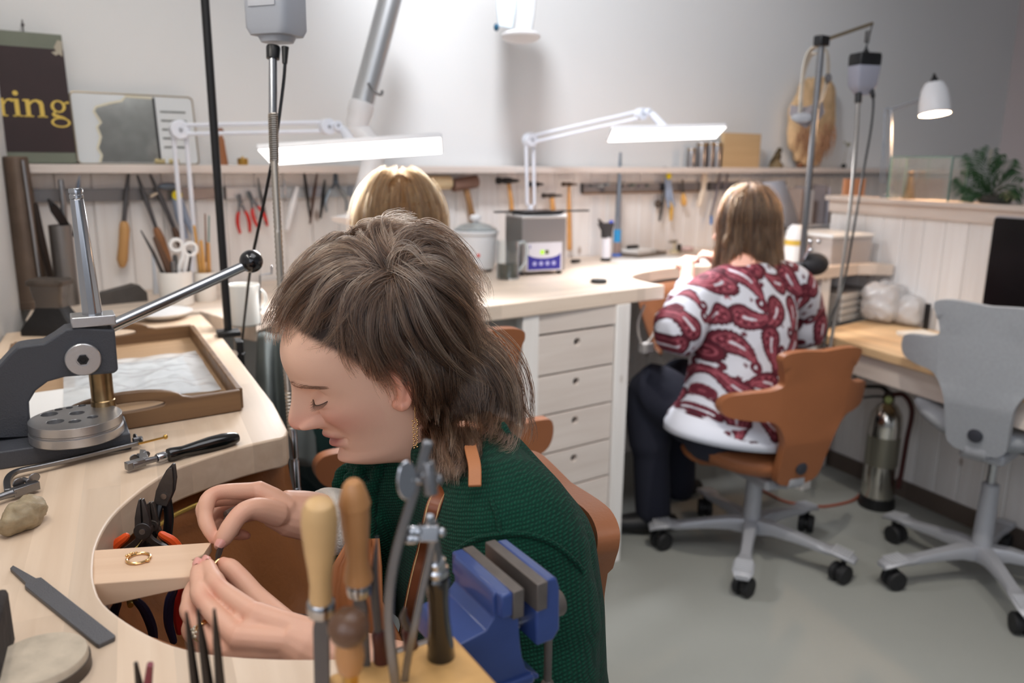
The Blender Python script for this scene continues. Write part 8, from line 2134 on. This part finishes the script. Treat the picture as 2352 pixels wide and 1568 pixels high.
 g0, g1, g2 = dp(524, 1180, .868), dp(511, 1240, .846), dp(496, 1296, .808)
 t2 = thing('graver', 'dark steel graver held in the upper hand over the bench pin', 'graver', g2)
 obj('blade', MB().tube([g0, g1, g1.lerp(g2, .6), g2], [.0036, .0036, .0032, .0006], 4), DARKSTEEL, t2)
 hh = dp(560, 1175, .885)
 obj('handle', MB().tube([g0, g0.lerp(hh, .5), hh], [.005, .0075, .009], 10, round_caps=True), mat('graver_handle', (70, 52, 42), .5), t2)
 mtag('ring', MB().ring(dp(511, 1303, .793), (RIGHT * .6 - FWD * .5 + Z * .4).normalized(), .0085, .0013, 28, 8), GOLD, 'gold ring pinched in the lower hand under the graver', 'ring')
near_woman()
winged_chair('saddle_chair', 'tan leather saddle chair of the woman in the green knit at the near bench', V3((-.155, .90, 0)), math.atan2(.92, -.39) * 1.0, .515, TAN, 0.9, lean=.05)
# -- the two women at the back bench
def blonde_woman():
 c = V3((-.275, 1.93, 0)); yaw = R(34)
 Mr = Matrix.Rotation(yaw, 3, 'Z'); P = lambda x, y, z: V3((c.x, c.y, 0)) + Mr @ V3((x, y, z))    # +y towards the bench
 t = thing('person', 'long haired blonde woman at the back bench, seen from behind over the near woman', 'person', c)
 hc = dp(918, 520, 1.86)
 hz = hc.z
 L_ = lambda v: V3((hc.x, hc.y, hc.z)) + Mr @ V3(v)
 body = MB().sphere(hc, 1, 32, 22, Mr, (.074, .095, .115))
 body.sphere(L_((0, .05, -.05)), 1, 24, 16, Mr, (.055, .055, .07)); body.sphere(L_((0, .10, -.03)), 1, 12, 8, Mr, (.012, .02, .018))
 body.tube([L_((0, -.02, -.08)), L_((0, -.05, -.19)), P(0, -.06, .95)], [.05, .052, .06], 18)
 sh = hz - .26
 tor = lambda mb: mb.tube([P(0, -.05, sh + .06), P(0, -.06, sh), P(0, -.07, sh - .14), P(0, -.10, .72), P(0, -.11, .58)], [.06, .15, .165, .15, .17], 24, flat=.68, hint=Mr @ V3((1, 0, 0)), round_caps=True)
 tor(body)
 for s in (-1, 1):
  body.tube(smooth_path([P(s * .16, -.05, sh - .02), P(s * .21, .02, sh - .26), P(s * .14, .22, .985), P(s * .06, .30, .985)], 5), [.045] * 5 + [.038] * 5 + [.026] * 6, 12, round_caps=True)
  for k in range(5): body.tube([P(s * .06 + (k - 2) * .014, .30, .985), P(s * .05 + (k - 2) * .014, .35, .985), P(s * .04 + (k - 2) * .012, .375, .972)], [.009, .0085, .007], 8, round_caps=True)
 bm_ = remeshed(body, .006, 4)
 o = obj('body', bm_, mat('skin_fair', (228, 182, 158), .5, sss=.05), t, smooth=180, recalc=False)
 top = MB(); top.tube([P(0, -.05, sh + .05), P(0, -.06, sh), P(0, -.07, sh - .14), P(0, -.10, .72), P(0, -.11, .52)], [.08, .165, .178, .165, .19], 28, flat=.70, hint=Mr @ V3((1, 0, 0)), round_caps=True)
 for s in (-1, 1): top.tube(smooth_path([P(s * .15, -.05, sh - .01), P(s * .215, .02, sh - .26), P(s * .16, .17, .985)], 5), [.058] * 5 + [.05] * 6, 14, round_caps=True)
 obj('cardigan', remeshed(top, .008, 5), mat('dark_teal_wool', (30, 58, 56), .95, bump=.6, bscale=400), t, smooth=180)
 leg = MB()
 for s in (-1, 1):
  leg.tube(smooth_path([P(s * .09, -.08, .54), P(s * .12, .18, .55), P(s * .13, .34, .50), P(s * .13, .33, .3), P(s * .12, .28, .06)], 6), [.085] * 7 + [.07] * 6 + [.06] * 6 + [.045] * 6, 16, round_caps=True)
 obj('trousers', remeshed(leg, .01, 3), mat('dark_teal_trousers', (22, 40, 42), .9), t, smooth=180)
 for s in (-1, 1):
  obj('shoe', MB().tube([P(s * .12, .22, .035), P(s * .12, .30, .045), P(s * .12, .42, .03)], [.035, .042, .028], 14, flat=.8, round_caps=True), mat('black_shoe', (22, 22, 24), .5), t)
 rs = np.random.default_rng(9); n = 230
 a = rs.uniform(-2.75, 2.75, n); e = rs.uniform(-.15, 1.35, n)           # around from the back, elevation
 st = []
 K = 18
 for ai, ei in zip(a, e):
  root = np.array([math.sin(ai) * math.cos(ei), -math.cos(ai) * math.cos(ei), math.sin(ei)])
  path = []
  pt = np.array([.02, -.01, 1.0])
  el = rs.uniform(.30, .44)
  for k in range(K):
   f = k / (K - 1); s_ = f * el
   ang = s_ / .105; top_a = math.pi / 2 - ei
   if top_a + ang < math.pi / 2 + .25:
    ee = math.pi / 2 - (top_a + ang); r_ = np.array([math.sin(ai) * math.cos(ee) * .098, -math.cos(ai) * math.cos(ee) * .118, math.sin(ee) * .130])
    last = (r_, s_)
   else:
    r0, s0 = last; dz = s_ - s0; fl = .030 * (1 - math.exp(-dz / .06))
    r_ = np.array([r0[0] * (1 + .10 * min(1, dz / .12)), r0[1] * (1 - .0 * dz) - fl * .2, r0[2] - dz])
   path.append(r_)
  st.append(path)
 g = np.array(st)
 tt = np.linspace(0, 1, K)[None, :, None]
 g += rs.normal(size=(n, 1, 3)) * .004 * np.sin(tt * 6 + rs.uniform(0, 6, (n, 1, 1))) * tt
 s2 = clump(g, 22, .0055, rs, tip=.8, frizz=.002)
 Mn = np.array(Mr); sw_ = s2 @ Mn.T + np.array(hc)
 hair_curves('hair', sw_, np.interp(np.linspace(0, 1, K), [0, .7, 1], [.0006, .0006, .0003]), hair_mat('blonde_hair', (66, 44, 25), (148, 110, 70), .4), t)
 hv = MB().sphere(hc, 1, 28, 18, Mr, (.088, .108, .120)); hv.v = [tuple(V3(v) - (V3((0, 0, 1)) * 0)) for v in hv.v]
 low = MB().loft([[L_((math.sin(q_) * w_, -math.cos(q_) * d_ - .01, z_)) for q_ in [(-1.9 + 3.8 * i / 14) for i in range(15)]] for z_, w_, d_ in ((.06, .085, .10), (0, .09, .106), (-.08, .096, .108), (-.16, .102, .112), (-.24, .104, .118))], caps=False, closed=False)
 keepv = [V3(v) for v in hv.v]
 hv.f = [f for f in hv.f if all((Mr.transposed() @ (keepv[i] - hc)).y < .05 or (keepv[i] - hc).z > .06 for i in f)]
 hv.add(low.v, low.f)
 obj('hair_underlayer', hv, mat('blonde_shadow', (120, 86, 52), .8), t, smooth=180, recalc=False)
blonde_woman()
def paisley_woman():
 D0 = 2.55
 t = thing('person', 'woman in a wine red and white paisley blouse seated at the back bench', 'person', V3((.78, 2.70, 0)))
 S = 1.075                                            # build and distance of this sitter
 d = lambda x, y, D: dp(x, y, D * S)
 f_ = V3((-.60, .80, 0)).normalized(); l_ = Z.cross(f_)            # facing the wall; own left is towards the left of the frame
 hipc = d(1690, 985, 2.50); waist = d(1700, 880, 2.52); chest = d(1712, 740, 2.55); shl = d(1720, 650, 2.56); neck = d(1728, 590, 2.56)
 hd = d(1712, 505, 2.58)
 body = MB()
 hr_ = rotm(-l_, f_, Z)
 hf = (f_ * .85 + l_ * .5).normalized(); hl2 = Z.cross(hf); HR = rotm(-hl2, (hf - Z * .35).normalized(), (Z + hf * .35).normalized())
 body.sphere(hd, 1, 30, 20, HR, (.074, .094, .112)); body.sphere(hd + HR @ V3((0, .055, -.055)), 1, 20, 14, HR, (.055, .052, .066)); body.sphere(hd + HR @ V3((0, .108, -.03)), 1, 12, 8, HR, (.012, .018, .016))
 body.tube([hd + HR @ V3((0, -.02, -.07)), neck, shl], [.05, .055, .07], 18)
 body.tube([shl, chest, waist], [.12, .15, .15], 24, flat=.7, hint=l_, round_caps=True)
 shL = d(1630, 672, 2.50); elL = d(1560, 768, 2.40); wrL = d(1578, 642, 2.58); hnL = d(1576, 604, 2.64)
 shR = d(1820, 660, 2.62); elR = d(1845, 760, 2.74); wrR = d(1700, 640, 2.84); hnR = d(1640, 592, 2.76)
 body.tube(smooth_path([shL, elL, wrL, hnL], 6), [.045] * 6 + [.036] * 6 + [.026] * 7, 14, round_caps=True)
 body.tube(smooth_path([shR, elR, wrR, hnR], 6), [.045] * 6 + [.036] * 6 + [.026] * 7, 14, round_caps=True)
 for h_, to in ((hnL, d(1612, 590, 2.70)), (hnR, d(1600, 582, 2.74))):
  dd = (to - h_).normalized(); sd = dd.cross(Z).normalized()
  body.tube([h_ - dd * .03, h_ + dd * .01], [.026, .03], 12, flat=.6, round_caps=True)
  for k in range(4): body.tube([h_ + sd * (k - 1.5) * .016, h_ + dd * .035 + sd * (k - 1.5) * .015 + Z * .012, h_ + dd * .060 + sd * (k - 1.5) * .010 - Z * (.004 + .002 * k)], [.0095, .009, .007], 8, round_caps=True)
  body.tube([h_ - dd * .01 - sd * .02, h_ + dd * .02 - sd * .04, h_ + dd * .045 - sd * .03], [.012, .010, .008], 8, round_caps=True)
 bo = remeshed(body, .006, 4)
 obj('body', bo, mat('skin_rosy', (232, 178, 160), .5, sss=.05), t, smooth=180, recalc=False)
 bl = MB()
 sect = [(neck + DOWN * .012, .075, .065), (d(1724, 615, 2.56), .125, .085), (shl, .185, .10), (d(1716, 700, 2.555), .196, .125), (chest, .19, .14), (d(1708, 800, 2.54), .185, .145), (waist, .19, .15), (d(1692, 930, 2.51), .205, .165), (d(1682, 985, 2.50), .222, .180), (d(1676, 1015, 2.50), .222, .18)]
 rings = [[c_ + l_ * (S * w_ * math.copysign(abs(math.cos(a)) ** .9, math.cos(a))) + f_ * (S * th_ * math.sin(a)) + Z * (tl_ * (1 + math.cos(a))) for a in [2 * math.pi * i / 44 for i in range(44)]] for (c_, w_, th_), tl_ in zip(sect, (0, 0, 0, 0, 0, 0, 0, .012, .035, .045))]
 bl.loft(rings)
 bl.tube(smooth_path([d(1680, 650, 2.54), shL, d(1585, 720, 2.44), elL, d(1556, 730, 2.46), d(1574, 684, 2.53)], 6), [.070] * 6 + [.074] * 6 + [.078] * 6 + [.078] * 6 + [.058] * 6 + [.045], 18, round_caps=True)
 bl.tube(smooth_path([d(1770, 640, 2.58), shR, d(1842, 710, 2.70), elR, d(1770, 700, 2.80), d(1715, 650, 2.83)], 6), [.078] * 6 + [.080] * 6 + [.078] * 6 + [.074] * 6 + [.062] * 6 + [.055], 18, round_caps=True)
 bm_ = remeshed(bl, .0065, 8)
 vs = np.array(bm_.v)
 fo = np.array([noise.noise(V3(v) * 9) * .006 + noise.noise(V3(v) * 22 + V3((3, 1, 0))) * .003 for v in bm_.v])
 bm_.v = [tuple(v) for v in vs + np.outer(fo, np.array(-FWD))]
 bm_ = subdiv(bm_)
 vs = np.array(bm_.v)
 blouse = obj('blouse', bm_, vcol_mat('paisley_print', .75, bump=.25, bscale=500, spec=.2), t, smooth=180, recalc=False)
 ctr = np.array(waist); a_ = np.array(l_); ff = np.array(f_)
 rel = vs - ctr; ang = np.arctan2(rel @ a_, -(rel @ ff)); U = ang * .20; Vv = rel[:, 2] - .25 * 0
 arm = (rel @ a_ > .19) & (rel[:, 2] > .05)
 U = rel @ a_ * 1.12
 white = np.array(lin((200, 203, 214))); wine = np.array(lin((90, 32, 45))); pink = np.array(lin((150, 78, 90))); dark = np.array(lin((66, 28, 38)))
 col = np.tile(white, (len(vs), 1))
 r_ = random.Random(12); shapes = []
 for gi in range(-5, 6):
  for gj in range(-4, 7):
   shapes.append((gi * .112 + (.056 if gj % 2 else 0) + r_.uniform(-.014, .014), gj * .100 - .06 + r_.uniform(-.012, .012), r_.uniform(0, 6.28), r_.choice((-1, 1)), r_.uniform(.046, .060)))
 for k in range(220):
  cx, cy, rr = r_.uniform(-.5, .5), r_.uniform(-.4, .55), r_.uniform(.004, .009)
  dd = np.hypot(U - cx, Vv - cy); th = np.arctan2(Vv - cy, U - cx)
  col[dd < rr * (1 + .35 * np.sin(5 * th))] = wine if k % 3 else pink
 for cx, cy, rot, hand, s in shapes:
  x = ((U - cx) * math.cos(rot) + (Vv - cy) * math.sin(rot)) / s; y = (-(U - cx) * math.sin(rot) + (Vv - cy) * math.cos(rot)) / s * hand
  m0 = (np.abs(x) < 2.1) & (np.abs(y) < 1.8)
  if not m0.any(): continue
  best = np.full(m0.sum(), 9.0); bt = np.zeros(m0.sum()); X, Y = x[m0], y[m0]
  for q in np.linspace(0, 1, 40):                    # round belly, long neck, tip rolled into a small spiral
   if q < .6: px_, py_, wd = -.55 + 1.5 * q / .6, -.25 + .55 * (q / .6) ** 2, .46 * (1 - q / .6) ** .8 + .15
   else:
    an = (q - .6) / .4 * 5.2; rr_ = .36 * (1 - .55 * (q - .6) / .4); px_, py_, wd = .95 - .36 + .36 + rr_ * math.sin(an) - .0, .30 + .36 - rr_ * math.cos(an), .15 - .05 * (q - .6) / .4
   dd = np.hypot(X - px_, Y - py_) / wd
   up = dd < best; best = np.where(up, dd, best); bt = np.where(up, q, bt)
  sc = np.abs(np.sin(np.arctan2(Y, X + .4) * 13)) * .10
  cc = col[m0]
  cc[best < 1.18 + sc] = dark; cc[best < 1.08] = wine
  ringm = (best < .84) & (best > .74) & (bt < .8); cc[ringm] = pink
  dots = (best < .66) & (best > .46) & (np.sin(np.arctan2(Y, X + .45) * 9) > .35) & (bt < .6); cc[dots] = pink * 1.25
  cc[(best < .30) & (bt < .35)] = pink
  cc[(best < .14) & (bt < .3)] = white
  cc[(best < .3) & (bt > .35) & (bt < .6)] = pink
  col[m0] = cc
 hem = (vs[:, 2] < ctr[2] - .0) & False
 paint(blouse, np.clip(col, 0, 1))
 hm = [[c_ + l_ * (S * w_ * math.cos(a)) + f_ * (S * th_ * math.sin(a)) + Z * (.045 * (1 + math.cos(a))) for a in [2 * math.pi * i / 44 for i in range(44)]] for c_, w_, th_ in ((d(1682, 985, 2.50), .212, .170), (d(1674, 1014, 2.50), .226, .184), (d(1672, 1030, 2.50), .225, .183), (d(1674, 1028, 2.50), .21, .17))]
 obj('undershirt_hem', MB().loft(hm), mat('undershirt_white', (214, 218, 230), .85), t, smooth=180)
 obj('cuff', remeshed(MB().tube([d(1568, 706, 2.50), d(1576, 678, 2.54), d(1579, 656, 2.57)], [.047, .045, .043], 16), .004, 2), mat('undershirt_white', (214, 218, 230), .85), t, smooth=180)
 lg = MB()
 hip = d(1660, 985, 2.50)
 kneeL = d(1490, 900, 2.62); footL = d(1500, 1175, 2.74); kneeR = d(1560, 880, 2.95); footR = d(1560, 1120, 3.05)
 lg.tube(smooth_path([hip + l_ * .02, hip.lerp(kneeL, .5) , kneeL, kneeL.lerp(footL, .5), footL], 6), [.105] * 6 + [.098] * 6 + [.078] * 6 + [.066] * 7, 18, round_caps=True)
 lg.tube(smooth_path([hip - l_ * .08, hip.lerp(kneeR, .5), kneeR, kneeR.lerp(footR, .5), footR], 6), [.105] * 6 + [.098] * 6 + [.078] * 6 + [.066] * 7, 18, round_caps=True)
 lg.tube([hip + l_ * .04, hip - l_ * .1], [.115, .115], 18, round_caps=True)
 obj('trousers', remeshed(lg, .01, 4), mat('navy_trousers', (34, 36, 50), .9, bump=.3, bscale=500), t, smooth=180)
 for ft in (footL, footR):
  q_ = V3((ft.x, ft.y, .04)); dr = (f_ * .5 + l_ * .85).normalized()
  obj('shoe', MB().tube([q_ - dr * .06, q_ + dr * .04, q_ + dr * .15], [.038, .046, .03], 16, flat=.85, round_caps=True), mat('black_shoe', (22, 22, 24), .5), t)
 gl_ = MB(); gl_.tube([hd + HR @ V3((-.045, .05, .088)), hd + HR @ V3((.0, .06, .090))], .002, 6); gc = hd + HR @ V3((-.055, .035, .085)); gl_.ring(gc, HR @ V3((-.5, .6, .5)), .024, .0022, 20, 6); gl_.ring(hd + HR @ V3((.02, .055, .085)), HR @ V3((.1, .7, .6)), .024, .0022, 20, 6)
 gl_.tube([gc, hd + HR @ V3((-.078, -.01, .03))], .002, 6)
 obj('glasses', gl_, mat('clear_frame', (214, 214, 218), .15, trans=.4), t)
 rs = np.random.default_rng(21); n = 300; K = 18; st = []
 for i in range(n):
  ai = rs.uniform(-2.35, 2.35); ei = rs.uniform(-.1, 1.4); el = rs.uniform(.22, .33); path = []; last = None
  for k in range(K):
   s_ = k / (K - 1) * el; ang = s_ / .105; ta = math.pi / 2 - ei
   if ta + ang < math.pi / 2 + .2:
    ee = math.pi / 2 - (ta + ang); r_0 = np.array([math.sin(ai) * math.cos(ee) * .094, -math.cos(ai) * math.cos(ee) * .112, math.sin(ee) * .124]); last = (r_0, s_); w = r_0
   else:
    r0, s0 = last; dz = s_ - s0
    w = np.array([r0[0] * (1 + .22 * min(1, dz / .15)), r0[1] * (1 + .12 * min(1, dz / .15)), r0[2] - dz])
   path.append(w)
  st.append(path)
 g = np.array(st); tt = np.linspace(0, 1, K)[None, :, None]
 g += rs.normal(size=(n, 1, 3)) * .011 * np.sin(tt * 9 + rs.uniform(0, 6.28, (n, 1, 1))) * tt ** 1.4
 s2 = clump(g, 22, .006, rs, tip=.7, frizz=.003)
 HR2 = rotm(-hl2, hf, Z); sw_ = s2 @ np.array(HR2).T + np.array(hd)
 hair_curves('hair', sw_, np.interp(np.linspace(0, 1, K), [0, .7, 1], [.0008, .0008, .0004]), hair_mat('ombre_hair', (34, 23, 17), (110, 76, 48), .4), t)
 hv = MB().sphere(hd, 1, 28, 18, HR2, (.084, .102, .114)); kv = [V3(v) for v in hv.v]
 hv.f = [f for f in hv.f if all((HR2.transposed() @ (kv[i] - hd)).y < .035 or (kv[i] - hd).z > .06 for i in f)]
 low = MB().loft([[hd + HR2 @ V3((math.sin(q_) * w_, -math.cos(q_) * d_, z_)) for q_ in [(-1.75 + 3.5 * i / 14) for i in range(15)]] for z_, w_, d_ in ((.05, .080, .096), (0, .086, .102), (-.07, .094, .106), (-.14, .100, .110))], caps=False, closed=False)
 hv.add(low.v, low.f)
 obj('hair_underlayer', hv, mat('brown_shadow2', (70, 48, 36), .8), t, smooth=180, recalc=False)
def subdiv(mb):
 me = bpy.data.meshes.new('tmp'); me.from_pydata(mb.v, [], mb.f); me.update()
 o = bpy.data.objects.new('tmp', me); COL.objects.link(o)
 md = o.modifiers.new('s', 'SUBSURF'); md.levels = 1; md.render_levels = 1
 dg = bpy.context.evaluated_depsgraph_get(); ev = o.evaluated_get(dg); m2 = ev.to_mesh(); out = MB()
 co = np.empty(len(m2.vertices) * 3); m2.vertices.foreach_get('co', co)
 out.v = [tuple(c) for c in co.reshape(-1, 3)]; out.f = [tuple(p.vertices) for p in m2.polygons]
 ev.to_mesh_clear(); bpy.data.objects.remove(o); bpy.data.meshes.remove(me); return out
paisley_woman()
